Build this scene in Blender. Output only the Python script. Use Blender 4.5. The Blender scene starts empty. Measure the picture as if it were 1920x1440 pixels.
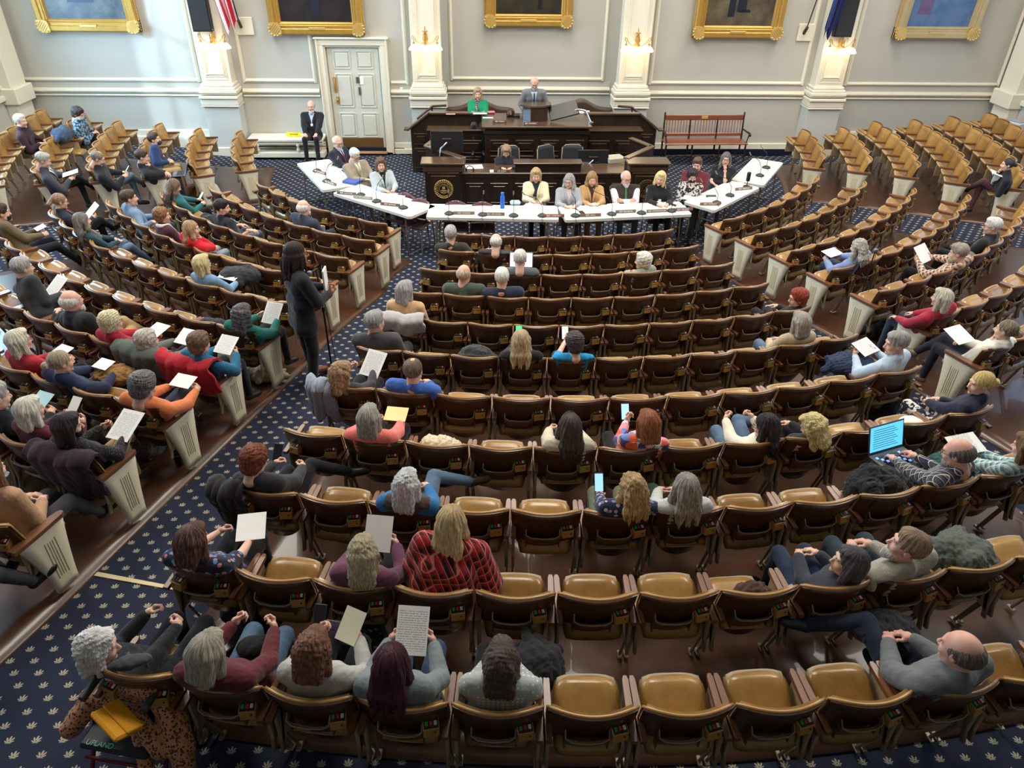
import bpy, math, random
import numpy as np
from mathutils import Vector, Matrix
random.seed(7)
RNG = np.random.RandomState(5)
D = bpy.data
C = bpy.context.scene.collection
PI = math.pi
rad = math.radians

# ---------------------------------------------------------------- camera frame (hall axes: x along the front wall, y towards it, origin under the centre of the seat arcs)
F_PX = 1375.037
CAM = np.array([-1.12973, -16.95070, 5.23490])
CR = np.array([[0.9990256, -0.0419271, 0.0137854],
               [0.0118234, 0.5551669, 0.8316549],
               [-0.0425221, -0.8306815, 0.5551217]])
CR[2] = np.cross(CR[1], CR[0])
YW = 1.027           # front wall
R0, DR, SL = 6.3485, 0.83629, 0.092584
PSI = 2.9304
def floor_z(x, y):
    return max(0.0, SL*(math.hypot(x, y)-R0))
def ray(px, py):
    return ((px-960)/F_PX)*CR[0] - ((py-720)/F_PX)*CR[1] + CR[2]
def at_z(px, py, z=0.0):
    d = ray(px, py); return CAM + (z-CAM[2])/d[2]*d
def at_y(px, py, y):
    d = ray(px, py); return CAM + (y-CAM[1])/d[1]*d
def on_floor(px, py, h=0.0):
    d = ray(px, py); lo, hi = 1.0, 60.0
    for _ in range(40):
        m = (lo+hi)/2; P = CAM+m*d
        if P[2]-h-floor_z(P[0], P[1]) > 0: lo = m
        else: hi = m
    return CAM+lo*d
def proj(P):
    v = np.array([CR[0]@(np.asarray(P)-CAM), CR[1]@(np.asarray(P)-CAM), CR[2]@(np.asarray(P)-CAM)])
    return 960+F_PX*v[0]/v[2], 720-F_PX*v[1]/v[2], v[2]

# ---------------------------------------------------------------- materials
MAT = {}
def lin(c):
    return tuple(((x/255.0)/12.92 if x/255.0 <= 0.04045 else ((x/255.0+0.055)/1.055)**2.4) for x in c)
class NT:
    def __init__(s, name):
        s.m = D.materials.new(name); s.m.use_nodes = True
        s.t = s.m.node_tree; s.t.nodes.clear()
        s.out = s.n('ShaderNodeOutputMaterial'); s.b = s.n('ShaderNodeBsdfPrincipled')
        s.l(s.b.outputs[0], s.out.inputs[0])
    def n(s, k, **kw):
        x = s.t.nodes.new(k)
        for a, v in kw.items(): setattr(x, a, v)
        return x
    def l(s, a, b): s.t.links.new(a, b)
    def v(s, inp, val):
        if hasattr(val, 'is_linked') or hasattr(val, 'links'): s.l(val, inp)
        else: inp.default_value = val
    def math(s, op, a, b=0.0, c=None):
        x = s.n('ShaderNodeMath', operation=op); s.v(x.inputs[0], a); s.v(x.inputs[1], b)
        if c is not None: s.v(x.inputs[2], c)
        return x.outputs[0]
    def mix(s, f, a, b, typ='MIX'):
        x = s.n('ShaderNodeMix', data_type='RGBA', blend_type=typ); s.v(x.inputs[0], f); s.v(x.inputs[6], a); s.v(x.inputs[7], b); return x.outputs[2]
    def coord(s, k='Object'):
        return s.n('ShaderNodeTexCoord').outputs[k]
    def mapping(s, vec, sc=(1, 1, 1), rot=(0, 0, 0), loc=(0, 0, 0)):
        x = s.n('ShaderNodeMapping'); s.l(vec, x.inputs[0]); x.inputs['Scale'].default_value = sc
        x.inputs['Rotation'].default_value = rot; x.inputs['Location'].default_value = loc; return x.outputs[0]
    def noise(s, vec, sc=5, det=2, rough=.5):
        x = s.n('ShaderNodeTexNoise'); s.l(vec, x.inputs['Vector']); x.inputs['Scale'].default_value = sc
        x.inputs['Detail'].default_value = det; x.inputs['Roughness'].default_value = rough; return x.outputs[0]
    def ramp(s, f, stops, mode='LINEAR'):
        x = s.n('ShaderNodeValToRGB'); s.l(f, x.inputs[0]); e = x.color_ramp; e.interpolation = mode
        while len(e.elements) < len(stops): e.elements.new(0.5)
        for el, (p, c) in zip(e.elements, stops):
            el.position = p; el.color = (*c, 1) if len(c) == 3 else c
        return x.outputs[0]
    def bump(s, h, dist=.01, st=.5):
        x = s.n('ShaderNodeBump'); x.inputs['Strength'].default_value = st; x.inputs['Distance'].default_value = dist
        s.l(h, x.inputs['Height']); s.l(x.outputs[0], s.b.inputs['Normal'])
    def set(s, col=None, rough=.6, metal=0.0, spec=.5, coat=0.0):
        if col is not None:
            if isinstance(col, tuple): s.b.inputs['Base Color'].default_value = (*col[:3], 1)
            else: s.l(col, s.b.inputs['Base Color'])
        s.v(s.b.inputs['Roughness'], rough); s.b.inputs['Metallic'].default_value = metal
        s.b.inputs['Specular IOR Level'].default_value = spec; s.b.inputs['Coat Weight'].default_value = coat
        return s.m
def c4(c): return (*c[:3], 1.0)
def plain(name, rgb, rough=.6, metal=0.0, var=.12, sc=6, bump=0.0, spec=.5, coat=0.0):
    if name in MAT: return MAT[name]
    k = NT(name); col = lin(rgb); o = k.coord(); n = k.noise(o, sc, 3)
    c = k.mix(n, c4([x*(1-var) for x in col]), c4([min(1, x*(1+var)) for x in col]))
    m = k.set(c, rough, metal, spec, coat)
    if bump: k.bump(k.noise(o, sc*8, 2), .004, bump)
    MAT[name] = m; return m
def wood(name, dark, light, rough=.35, axis=0, sc=1.0, coat=.2):
    if name in MAT: return MAT[name]
    k = NT(name); s = [26*sc]*3; s[axis] = 1.6*sc
    v = k.mapping(k.coord(), tuple(s)); n = k.noise(v, 1.0, 4, .6)
    c = k.ramp(n, [(.25, lin(dark)), (.75, lin(light))]); m = k.set(c, rough, 0, .5, coat)
    k.b.inputs['Coat Roughness'].default_value = .25
    MAT[name] = m; return m
def emis(name, rgb, st):
    if name in MAT: return MAT[name]
    k = NT(name); k.b.inputs['Emission Color'].default_value = (*lin(rgb), 1); k.b.inputs['Emission Strength'].default_value = st
    MAT[name] = k.set(lin(rgb), .4); return MAT[name]
def cloth(rgb, pat='plain', rgb2=(230, 225, 215), rgb3=(40, 40, 50), rough=.85):
    name = 'cloth_%s_%d_%d_%d_%d' % (pat, *rgb, rgb2[0])
    if name in MAT: return MAT[name]
    k = NT(name); o = k.coord(); a, b, c3 = c4(lin(rgb)), c4(lin(rgb2)), c4(lin(rgb3))
    fold = k.noise(k.mapping(o, (9, 9, 5)), 1.0, 3)
    if pat == 'plain': c = a
    elif pat == 'knit':
        w = k.noise(k.mapping(o, (60, 60, 160)), 1.0, 1); c = k.mix(w, c4([x*.7 for x in lin(rgb)]), c4([min(1, x*1.25) for x in lin(rgb)]))
    elif pat == 'plaid':
        sx = k.n('ShaderNodeSeparateXYZ'); k.l(k.mapping(o, (1, 1, 1), (0, .2, 0)), sx.inputs[0]); X = k.math('ADD', sx.outputs[0], k.math('MULTIPLY', sx.outputs[1], .6)); Z = k.math('ADD', sx.outputs[2], k.math('MULTIPLY', sx.outputs[1], -.8))
        f1 = k.math('GREATER_THAN', k.math('SINE', k.math('MULTIPLY', X, 105)), .1); f2 = k.math('GREATER_THAN', k.math('SINE', k.math('MULTIPLY', Z, 105)), .1)
        g1 = k.math('GREATER_THAN', k.math('SINE', k.math('ADD', k.math('MULTIPLY', X, 105), 2.2)), .95); g2 = k.math('GREATER_THAN', k.math('SINE', k.math('ADD', k.math('MULTIPLY', Z, 105), 2.2)), .95)
        c = k.mix(k.math('MULTIPLY', k.math('ADD', f1, f2), .5), a, c3); c = k.mix(k.math('MULTIPLY', k.math('MAXIMUM', g1, g2), .8), c, b)
    elif pat == 'multi':
        sx = k.n('ShaderNodeSeparateXYZ'); k.l(o, sx.inputs[0])
        w = k.n('ShaderNodeTexVoronoi'); w.distance = 'CHEBYCHEV'; w.inputs['Scale'].default_value = 13; w.inputs['Randomness'].default_value = .35; k.l(o, w.inputs['Vector'])
        sp = k.n('ShaderNodeSeparateColor'); k.l(w.outputs['Color'], sp.inputs[0])
        c = k.ramp(sp.outputs[0], [(0, lin((225, 95, 60))), (.3, lin((110, 140, 200))), (.5, lin((230, 150, 170))), (.7, lin((60, 70, 120))), (.88, lin((235, 225, 215)))], 'CONSTANT')
    elif pat in ('floral', 'leopard', 'dots', 'speck', 'tweed'):
        w = k.n('ShaderNodeTexVoronoi'); w.inputs['Scale'].default_value = {'floral': 22, 'leopard': 58, 'dots': 34, 'speck': 60, 'tweed': 190}[pat]; k.l(o, w.inputs['Vector'])
        if pat == 'dots': w.inputs['Randomness'].default_value = .15
        d = w.outputs['Distance']
        if pat == 'floral':
            sp = k.n('ShaderNodeSeparateColor'); k.l(w.outputs['Color'], sp.inputs[0])
            fc = k.mix(k.math('GREATER_THAN', sp.outputs[0], .55), b, c3)
            c = k.mix(k.math('LESS_THAN', d, .36), a, fc)
        elif pat == 'leopard':
            r = k.math('MULTIPLY', k.math('GREATER_THAN', d, .22), k.math('LESS_THAN', d, .42)); r2 = k.math('MULTIPLY', r, k.math('GREATER_THAN', k.noise(o, 40, 1), .33))
            c = k.mix(r2, k.mix(k.math('LESS_THAN', d, .22), a, b), c3)
        elif pat == 'dots': c = k.mix(k.math('LESS_THAN', d, .24), a, b)
        elif pat == 'speck': c = k.mix(k.math('LESS_THAN', d, .22), a, b)
        else: c = k.mix(k.math('MULTIPLY', d, 1.1), b, a)
    elif pat == 'stripe':
        sx = k.n('ShaderNodeSeparateXYZ'); k.l(o, sx.inputs[0]); c = k.mix(k.math('GREATER_THAN', k.math('SINE', k.math('MULTIPLY', sx.outputs[2], 160)), .3), a, b)
    elif pat == 'bold':
        c = k.mix(k.math('GREATER_THAN', k.noise(o, 22, 1), .5), a, b)
    else: c = a
    m = k.set(c, rough, 0, .25)
    k.b.inputs['Sheen Weight'].default_value = .15
    k.bump(fold, .03, .6 if pat != 'leather' else .4)
    MAT[name] = m; return m
def hairm(rgb, rgb2=None):
    rgb2 = rgb2 or tuple(min(255, int(x*1.35+12)) for x in rgb)
    name = 'hair_%d_%d_%d_%d' % (*rgb, rgb2[0])
    if name in MAT: return MAT[name]
    k = NT(name); o = k.coord(); sx = k.n('ShaderNodeSeparateXYZ'); k.l(o, sx.inputs[0])
    cx = k.n('ShaderNodeCombineXYZ'); k.l(sx.outputs[0], cx.inputs[0]); k.l(sx.outputs[1], cx.inputs[1])
    nv = k.n('ShaderNodeVectorMath', operation='NORMALIZE'); k.l(cx.outputs[0], nv.inputs[0])
    s2 = k.n('ShaderNodeSeparateXYZ'); k.l(nv.outputs[0], s2.inputs[0])
    c2 = k.n('ShaderNodeCombineXYZ'); k.l(s2.outputs[0], c2.inputs[0]); k.l(s2.outputs[1], c2.inputs[1])
    k.l(k.math('MULTIPLY', sx.outputs[2], 1.1), c2.inputs[2])
    n = k.noise(c2.outputs[0], 17, 3, .65)
    d = tuple(x*.5 for x in lin(rgb))
    c = k.ramp(n, [(.3, d), (.47, tuple(min(1, x*1.12) for x in lin(rgb))), (.64, lin(rgb2))])
    m = k.set(c, .42, 0, .35); k.bump(n, .012, .9)
    MAT[name] = m; return m
def skin(rgb):
    name = 'skin_%d_%d_%d' % rgb
    if name in MAT: return MAT[name]
    k = NT(name); o = k.coord(); n = k.noise(o, 14, 3)
    c = k.ramp(n, [(.3, lin(tuple(int(x*y) for x, y in zip(rgb, (.96, .88, .86))))), (.7, lin(rgb))])
    m = k.set(c, .5, 0, .4); k.b.inputs['Subsurface Weight'].default_value = 0.0
    MAT[name] = m; return m

# ---------------------------------------------------------------- objects
def tag(o, label=None, cat=None, group=None, kind=None):
    if label: o['label'] = label
    if cat: o['category'] = cat
    if group: o['group'] = group
    if kind: o['kind'] = kind
    return o
def raw_mesh(name, V, Fq, mats, midx=None, smooth=False):
    """V (n,3) array, Fq list/array of polygons (mixed lengths allowed)"""
    me = D.meshes.new(name); V = np.asarray(V, np.float32)
    if isinstance(Fq, np.ndarray):
        n, kk = Fq.shape; loops = Fq.ravel().astype(np.int32); starts = (np.arange(n)*kk).astype(np.int32)
    else:
        loops = np.array([i for f in Fq for i in f], np.int32); ln = np.array([len(f) for f in Fq], np.int32)
        starts = np.concatenate([[0], np.cumsum(ln)[:-1]]).astype(np.int32); n = len(Fq)
    me.vertices.add(len(V)); me.vertices.foreach_set('co', V.ravel())
    me.loops.add(len(loops)); me.loops.foreach_set('vertex_index', loops)
    me.polygons.add(n); me.polygons.foreach_set('loop_start', starts)
    if midx is not None: me.polygons.foreach_set('material_index', np.asarray(midx, np.int32))
    me.polygons.foreach_set('use_smooth', np.full(n, bool(smooth)) if not isinstance(smooth, np.ndarray) else smooth)
    for m in mats: me.materials.append(m)
    me.update(calc_edges=True)
    return me
def link(name, data, parent=None, loc=None, rotz=None):
    o = D.objects.new(name, data); C.objects.link(o)
    if parent is not None: o.parent = parent
    if loc is not None: o.location = loc
    if rotz is not None: o.rotation_euler = (0, 0, rotz)
    return o
def empty(name, loc=(0, 0, 0), rotz=0.0):
    o = D.objects.new(name, None); C.objects.link(o); o.location = loc; o.rotation_euler = (0, 0, rotz); o.empty_display_size = .1
    return o
def copy_tree(o, parent=None):
    c = o.copy(); C.objects.link(c)
    if parent is not None: c.parent = parent; c.matrix_parent_inverse = o.matrix_parent_inverse
    for ch in list(o.children): copy_tree(ch, c)
    return c
class MB:
    """collects solids; several materials allowed"""
    def __init__(s): s.V = []; s.F = []; s.M = []; s.S = []; s.n = 0; s.T = None; s.mats = []
    def mi(s, m):
        if m not in s.mats: s.mats.append(m)
        return s.mats.index(m)
    def add(s, V, F, m, smooth=False):
        V = np.asarray(V, float)
        if s.T is not None:
            T = np.array(s.T); V = V@T[:3, :3].T + T[:3, 3]
        s.V.append(V); k = s.mi(m)
        for f in F: s.F.append([i+s.n for i in f]); s.M.append(k); s.S.append(smooth)
        s.n += len(V); return s
    def box(s, c, d, m, b=0.0, rz=0.0, rx=0.0, ry=0.0):
        hx, hy, hz = d[0]/2, d[1]/2, d[2]/2
        if b <= 0:
            V = [(x, y, z) for x in (-hx, hx) for y in (-hy, hy) for z in (-hz, hz)]
            F = [(0, 1, 3, 2), (4, 6, 7, 5), (0, 4, 5, 1), (2, 3, 7, 6), (0, 2, 6, 4), (1, 5, 7, 3)]
        else:
            b = min(b, hx*.99, hy*.99, hz*.99); V = []; idx = {}
            for sx in (-1, 1):
                for sy in (-1, 1):
                    for sz in (-1, 1):
                        for a in range(3):
                            p = [sx*(hx-b), sy*(hy-b), sz*(hz-b)]; p[a] = (sx*hx, sy*hy, sz*hz)[a]
                            idx[(sx, sy, sz, a)] = len(V); V.append(tuple(p))
            F = []
            for a in range(3):
                o1, o2 = [(1, 2), (2, 0), (0, 1)][a]
                for sg in (-1, 1):
                    q = []
                    for u, v in ((-1, -1), (1, -1), (1, 1), (-1, 1)):
                        t = [0, 0, 0]; t[a] = sg; t[o1] = u; t[o2] = v; q.append(idx[(*t, a)])
                    F.append(q if sg > 0 else q[::-1])
            for a in range(3):
                o1, o2 = [(1, 2), (2, 0), (0, 1)][a]
                for u in (-1, 1):
                    for v in (-1, 1):
                        q = []
                        for sg in (-1, 1):
                            t = [0, 0, 0]; t[a] = sg; t[o1] = u; t[o2] = v; q.append((tuple(t)))
                        f = [idx[(*q[0], o1)], idx[(*q[1], o1)], idx[(*q[1], o2)], idx[(*q[0], o2)]]
                        F.append(f if u*v < 0 else f[::-1])
            for sx in (-1, 1):
                for sy in (-1, 1):
                    for sz in (-1, 1):
                        f = [idx[(sx, sy, sz, a)] for a in range(3)]; F.append(f if sx*sy*sz > 0 else f[::-1])
        V = np.array(V)
        if rx or ry or rz:
            R = (Matrix.Rotation(rz, 3, 'Z') @ Matrix.Rotation(ry, 3, 'Y') @ Matrix.Rotation(rx, 3, 'X')); V = V@np.array(R).T
        return s.add(V+np.array(c), F, m)
    def tube(s, P, r, m, n=8, cap=True):
        P = [np.array(p, float) for p in P]; r = [r]*len(P) if np.isscalar(r) else r
        V = []; F = []; up = None
        for i, p in enumerate(P):
            t = P[min(i+1, len(P)-1)]-P[max(i-1, 0)]; t = t/(np.linalg.norm(t)+1e-9)
            if up is None: up = np.array([0, 0, 1.]) if abs(t[2]) < .9 else np.array([1., 0, 0])
            a = np.cross(t, up); a /= np.linalg.norm(a)+1e-9; b = np.cross(a, t); up = b
            for j in range(n):
                th = 2*PI*j/n; V.append(p+r[i]*(math.cos(th)*a+math.sin(th)*b))
        for i in range(len(P)-1):
            for j in range(n):
                F.append((i*n+j, i*n+(j+1) % n, (i+1)*n+(j+1) % n, (i+1)*n+j))
        k = len(V)
        s.add(V, F, m, True)
        if cap: s.add(V[:n], [list(range(n))], m); s.add(V[k-n:], [list(range(n))[::-1]], m)
        return s
    def lathe(s, prof, m, c=(0, 0, 0), n=16, axis='z', cap=True):
        V = []; F = []
        for r, z in prof:
            for j in range(n):
                th = 2*PI*j/n; p = (r*math.cos(th), r*math.sin(th), z)
                if axis == 'y': p = (p[0], p[2], -p[1])
                elif axis == 'x': p = (p[2], p[1], -p[0])
                V.append((p[0]+c[0], p[1]+c[1], p[2]+c[2]))
        for i in range(len(prof)-1):
            for j in range(n): F.append((i*n+j, i*n+(j+1) % n, (i+1)*n+(j+1) % n, (i+1)*n+j))
        s.add(V, F, m, True)
        if cap: s.add(V[:n], [list(range(n))[::-1]], m); s.add(V[-n:], [list(range(n))], m)
        return s
    def ball(s, c, r, m, n=12, k=8):
        r = (r, r, r) if np.isscalar(r) else r
        V = [(c[0]+r[0]*math.sin(PI*i/k)*math.cos(2*PI*j/n), c[1]+r[1]*math.sin(PI*i/k)*math.sin(2*PI*j/n), c[2]-r[2]*math.cos(PI*i/k)) for i in range(k+1) for j in range(n)]
        F = [(i*n+j, i*n+(j+1) % n, (i+1)*n+(j+1) % n, (i+1)*n+j) for i in range(k) for j in range(n)]
        return s.add(V, F, m, True)
    def prism(s, poly, lo, hi, m, plane='xz'):
        """extrude a polygon (in plane) between lo and hi on the third axis"""
        def P(a, b, c): return {'xz': (a, c, b), 'xy': (a, b, c), 'yz': (c, a, b)}[plane]
        n = len(poly); V = [P(a, b, lo) for a, b in poly]+[P(a, b, hi) for a, b in poly]
        F = [list(range(n))[::-1], list(range(n, 2*n))]+[(i, (i+1) % n, n+(i+1) % n, n+i) for i in range(n)]
        return s.add(V, F, m)
    def sheet(s, fn, nu, nv, m, th=.02, m2=None, smooth=True):
        """closed shell of thickness th over fn(u,v); outer side m, back side m2"""
        G = np.array([[fn(i/nu, j/nv) for j in range(nv+1)] for i in range(nu+1)], float)
        du = np.gradient(G, axis=0); dv = np.gradient(G, axis=1); N = np.cross(du, dv); N /= np.linalg.norm(N, axis=2, keepdims=True)+1e-9
        H = G-N*th; k = (nu+1)*(nv+1); I = lambda i, j: i*(nv+1)+j
        V = np.concatenate([G.reshape(-1, 3), H.reshape(-1, 3)])
        F1 = [(I(i, j), I(i+1, j), I(i+1, j+1), I(i, j+1)) for i in range(nu) for j in range(nv)]
        F2 = [tuple(k+x for x in f[::-1]) for f in F1]
        B = [(I(i, 0), k+I(i, 0), k+I(i+1, 0), I(i+1, 0)) for i in range(nu)]+[(I(i+1, nv), k+I(i+1, nv), k+I(i, nv), I(i, nv)) for i in range(nu)]
        B += [(I(0, j+1), k+I(0, j+1), k+I(0, j), I(0, j)) for j in range(nv)]+[(I(nu, j), k+I(nu, j), k+I(nu, j+1), I(nu, j+1)) for j in range(nv)]
        n0 = s.n
        s.add(V, F1, m, smooth)
        k2 = s.mi(m2 or m)
        for f in F2: s.F.append([i+n0 for i in f]); s.M.append(k2); s.S.append(smooth)
        for f in B: s.F.append([i+n0 for i in f]); s.M.append(k2); s.S.append(False)
        return s
    def mesh(s, name): return raw_mesh(name, np.concatenate(s.V), s.F, s.mats, s.M, np.array(s.S))
    def obj(s, name, parent=None, loc=None, rotz=None): return link(name, s.mesh(name), parent, loc, rotz)

# ---------------------------------------------------------------- smooth implicit bodies (meshed by surface nets)
def fld(prims, X, Y, Z, box, h):
    """evaluate only near each primitive"""
    nx, ny, nz = len(X), len(Y), len(Z)
    d = np.full((nx, ny, nz), 1.0, np.float32)
    for pr in prims:
        k = pr[-1]; typ = pr[0]
        if typ == 'c':
            a, b, ra, rb = np.array(pr[1], float), np.array(pr[2], float), pr[3], pr[4]
            lo = np.minimum(a-ra, b-rb); hi = np.maximum(a+ra, b+rb)
        else:
            c, r = np.array(pr[1], float), np.array(pr[2], float); lo, hi = c-r, c+r
            if typ in ('er', '-er'): lo, hi = c-max(r), c+max(r)
        e = k*1.2+2.5*h
        i0, i1 = np.searchsorted(X, lo[0]-e), np.searchsorted(X, hi[0]+e); j0, j1 = np.searchsorted(Y, lo[1]-e), np.searchsorted(Y, hi[1]+e); k0, k1 = np.searchsorted(Z, lo[2]-e), np.searchsorted(Z, hi[2]+e)
        if i0 >= i1 or j0 >= j1 or k0 >= k1: continue
        x = X[i0:i1, None, None]; y = Y[None, j0:j1, None]; z = Z[None, None, k0:k1]
        if typ == 'c':
            ab = b-a; L2 = float(ab@ab)+1e-12
            t = np.clip(((x-a[0])*ab[0]+(y-a[1])*ab[1]+(z-a[2])*ab[2])/L2, 0, 1)
            q = np.sqrt((x-a[0]-t*ab[0])**2+(y-a[1]-t*ab[1])**2+(z-a[2]-t*ab[2])**2)-(ra+t*(rb-ra))
        elif typ in ('e', '-e', 'er', '-er'):
            px, py, pz = x-c[0], y-c[1], z-c[2]
            if typ in ('er', '-er'):
                R = pr[3]; px, py, pz = (R[0][0]*px+R[0][1]*py+R[0][2]*pz), (R[1][0]*px+R[1][1]*py+R[1][2]*pz), (R[2][0]*px+R[2][1]*py+R[2][2]*pz)
            k0_ = np.sqrt((px/r[0])**2+(py/r[1])**2+(pz/r[2])**2); k1_ = np.sqrt((px/r[0]**2)**2+(py/r[1]**2)**2+(pz/r[2]**2)**2)+1e-9
            q = k0_*(k0_-1)/k1_
        elif typ == '-b':      # cut a box away
            q = np.maximum(np.maximum(np.abs(x-c[0])-r[0], np.abs(y-c[1])-r[1]), np.abs(z-c[2])-r[2])
        sub = d[i0:i1, j0:j1, k0:k1]
        if typ[0] == '-':
            q = -q; hh = np.clip(.5-.5*(q-sub)/max(k, 1e-5), 0, 1) if False else None
            if k < 1e-4: sub[...] = np.maximum(sub, q)
            else:
                w = np.clip(.5+.5*(q-sub)/k, 0, 1); sub[...] = q*w+sub*(1-w)+k*w*(1-w)
        else:
            if k < 1e-4: sub[...] = np.minimum(sub, q)
            else:
                w = np.clip(.5+.5*(sub-q)/k, 0, 1); sub[...] = sub*(1-w)+q*w-k*w*(1-w)
    return d
def nets(prims, h):
    lo = np.full(3, 9e9); hi = -lo
    for pr in prims:
        if pr[0] == 'c':
            a, b = np.array(pr[1]), np.array(pr[2]); lo = np.minimum(lo, np.minimum(a-pr[3], b-pr[4])); hi = np.maximum(hi, np.maximum(a+pr[3], b+pr[4]))
        elif pr[0] == 'e': lo = np.minimum(lo, np.array(pr[1])-pr[2]); hi = np.maximum(hi, np.array(pr[1])+pr[2])
        elif pr[0] == 'er': lo = np.minimum(lo, np.array(pr[1])-max(pr[2])); hi = np.maximum(hi, np.array(pr[1])+max(pr[2]))
    lo -= 3*h; hi += 3*h
    X, Y, Z = [np.arange(lo[i], hi[i]+h, h) for i in range(3)]
    d = fld(prims, X, Y, Z, None, h)
    s = d < 0
    nx, ny, nz = d.shape
    cs = np.zeros((nx-1, ny-1, nz-1), np.int8)
    for a in (0, 1):
        for b in (0, 1):
            for c in (0, 1): cs += s[a:nx-1+a, b:ny-1+b, c:nz-1+c]
    act = (cs > 0) & (cs < 8)
    I, J, K = np.nonzero(act)
    n = len(I)
    if n == 0: return np.zeros((0, 3)), np.zeros((0, 4), int)
    acc = np.zeros((n, 3)); cnt = np.zeros(n)
    cor = [(0, 0, 0), (1, 0, 0), (0, 1, 0), (1, 1, 0), (0, 0, 1), (1, 0, 1), (0, 1, 1), (1, 1, 1)]
    val = [d[I+a, J+b, K+c] for a, b, c in cor]
    for e0, e1 in ((0, 1), (2, 3), (4, 5), (6, 7), (0, 2), (1, 3), (4, 6), (5, 7), (0, 4), (1, 5), (2, 6), (3, 7)):
        a, b = val[e0], val[e1]; m = (a < 0) != (b < 0); t = np.where(m, a/(a-b+1e-12), 0)
        p0, p1 = np.array(cor[e0], float), np.array(cor[e1], float)
        acc += m[:, None]*(p0+t[:, None]*(p1-p0)); cnt += m
    V = acc/cnt[:, None]
    V = np.stack([X[0]+(I+V[:, 0])*h, Y[0]+(J+V[:, 1])*h, Z[0]+(K+V[:, 2])*h], 1)
    idm = np.full(act.shape, -1, np.int32); idm[I, J, K] = np.arange(n)
    Q = []
    for ax in range(3):
        sl0 = [slice(None)]*3; sl1 = [slice(None)]*3; sl0[ax] = slice(0, -1); sl1[ax] = slice(1, None)
        a, b = s[tuple(sl0)], s[tuple(sl1)]; ch = a != b
        i, j, k = np.nonzero(ch); up = a[i, j, k]
        o1, o2 = [(1, 2), (2, 0), (0, 1)][ax]
        P = np.stack([i, j, k], 1); ok = (P[:, o1] > 0) & (P[:, o2] > 0) & (P[:, o1] < act.shape[o1]) & (P[:, o2] < act.shape[o2]); P = P[ok]; up = up[ok]
        e1 = np.zeros(3, int); e1[o1] = 1; e2 = np.zeros(3, int); e2[o2] = 1
        q = np.stack([idm[tuple((P-e1-e2).T)], idm[tuple((P-e2).T)], idm[tuple(P.T)], idm[tuple((P-e1).T)]], 1)
        q[~up] = q[~up][:, ::-1]
        Q.append(q)
    Q = np.concatenate(Q); Q = Q[(Q >= 0).all(1)]
    return V, Q
def smooth_pts(V, Q, it=1, lam=.5):
    e = np.concatenate([Q[:, [0, 1]], Q[:, [1, 2]], Q[:, [2, 3]], Q[:, [3, 0]]]); e = np.concatenate([e, e[:, ::-1]])
    for _ in range(it):
        s = np.zeros_like(V); np.add.at(s, e[:, 0], V[e[:, 1]]); c = np.bincount(e[:, 0], minlength=len(V))[:, None]
        V = V+lam*(s/np.maximum(c, 1)-V)
    return V
def sinoise(P, f, seed=0):
    r = np.random.RandomState(seed); o = np.zeros(len(P))
    for i in range(5):
        k = r.normal(size=3)*f*(1+.6*i); o += np.sin(P@k+r.rand()*6.28)/(1+.5*i)
    return o/2.6
# ---------------------------------------------------------------- shared materials
WALNUT = wood('walnut', (62, 38, 23), (92, 60, 38), .3, 2, .8, .35)
RACKW = wood('rack wood', (96, 62, 38), (122, 84, 52), .35, 0, 1, .3)
ARMW = wood('arm wood', (96, 60, 38), (128, 84, 56), .35, 1, 1.2, .3)
TRIMW = wood('trim wood', (150, 108, 62), (186, 142, 88), .3, 0, .8, .35)
DESKW = wood('desk wood', (30, 21, 16), (54, 38, 28), .28, 2, .7, .4)
DESKT = wood('desk top wood', (66, 48, 36), (92, 70, 52), .25, 0, .6, .4)
BENCHW = wood('bench wood', (110, 58, 38), (146, 84, 56), .3, 0, .6, .3)
BENCHD = plain('bench dark turning', (50, 30, 24), .35)
def vinyl(name, dark, light):
    k = NT(name); oi = k.n('ShaderNodeObjectInfo'); o = k.coord(); n = k.noise(o, 7, 4, .6)
    f = k.math('ADD', k.math('MULTIPLY', n, .7), k.math('MULTIPLY', oi.outputs['Random'], .35))
    c = k.ramp(f, [(.3, lin(dark)), (.75, lin(light))]); k.set(c, .27, 0, .5, .25); k.b.inputs['Coat Roughness'].default_value = .2
    k.bump(k.noise(o, 90, 2), .002, .25); return k.m
TAN = vinyl('tan vinyl', (130, 95, 46), (178, 139, 78))
BEIGE = plain('beige vinyl', (172, 152, 122), .45, var=.15)
CREAMM = plain('cream painted iron', (230, 222, 196), .4, var=.06)
STEEL = plain('worn steel', (142, 128, 108), .4, .35)
BRASS = plain('brass', (184, 138, 70), .35, .25)
BLACK = plain('black plastic', (22, 22, 25), .4)
DARKFAB = plain('dark mesh fabric', (38, 40, 48), .8)
CHROME = plain('chrome', (200, 200, 205), .2, .9)
WHITEP = plain('white paper', (238, 238, 235), .8, var=.02)
def paper_mat():
    k = NT('printed paper'); sx = k.n('ShaderNodeSeparateXYZ'); o = k.coord(); k.l(o, sx.inputs[0])
    ln = k.math('GREATER_THAN', k.math('SINE', k.math('MULTIPLY', sx.outputs[1], 480)), .25)
    wd = k.math('GREATER_THAN', k.noise(k.mapping(o, (120, 70, 1)), 1.0, 1), .44)
    inx = k.math('LESS_THAN', k.math('ABSOLUTE', sx.outputs[0]), .085); iny = k.math('LESS_THAN', k.math('ABSOLUTE', sx.outputs[1]), .115)
    f = k.math('MULTIPLY', k.math('MULTIPLY', ln, wd), k.math('MULTIPLY', inx, iny))
    k.set(k.mix(k.math('MULTIPLY', f, .6), (.86, .86, .84, 1), (.12, .12, .13, 1)), .8); return k.m
PRINT = paper_mat()
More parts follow.
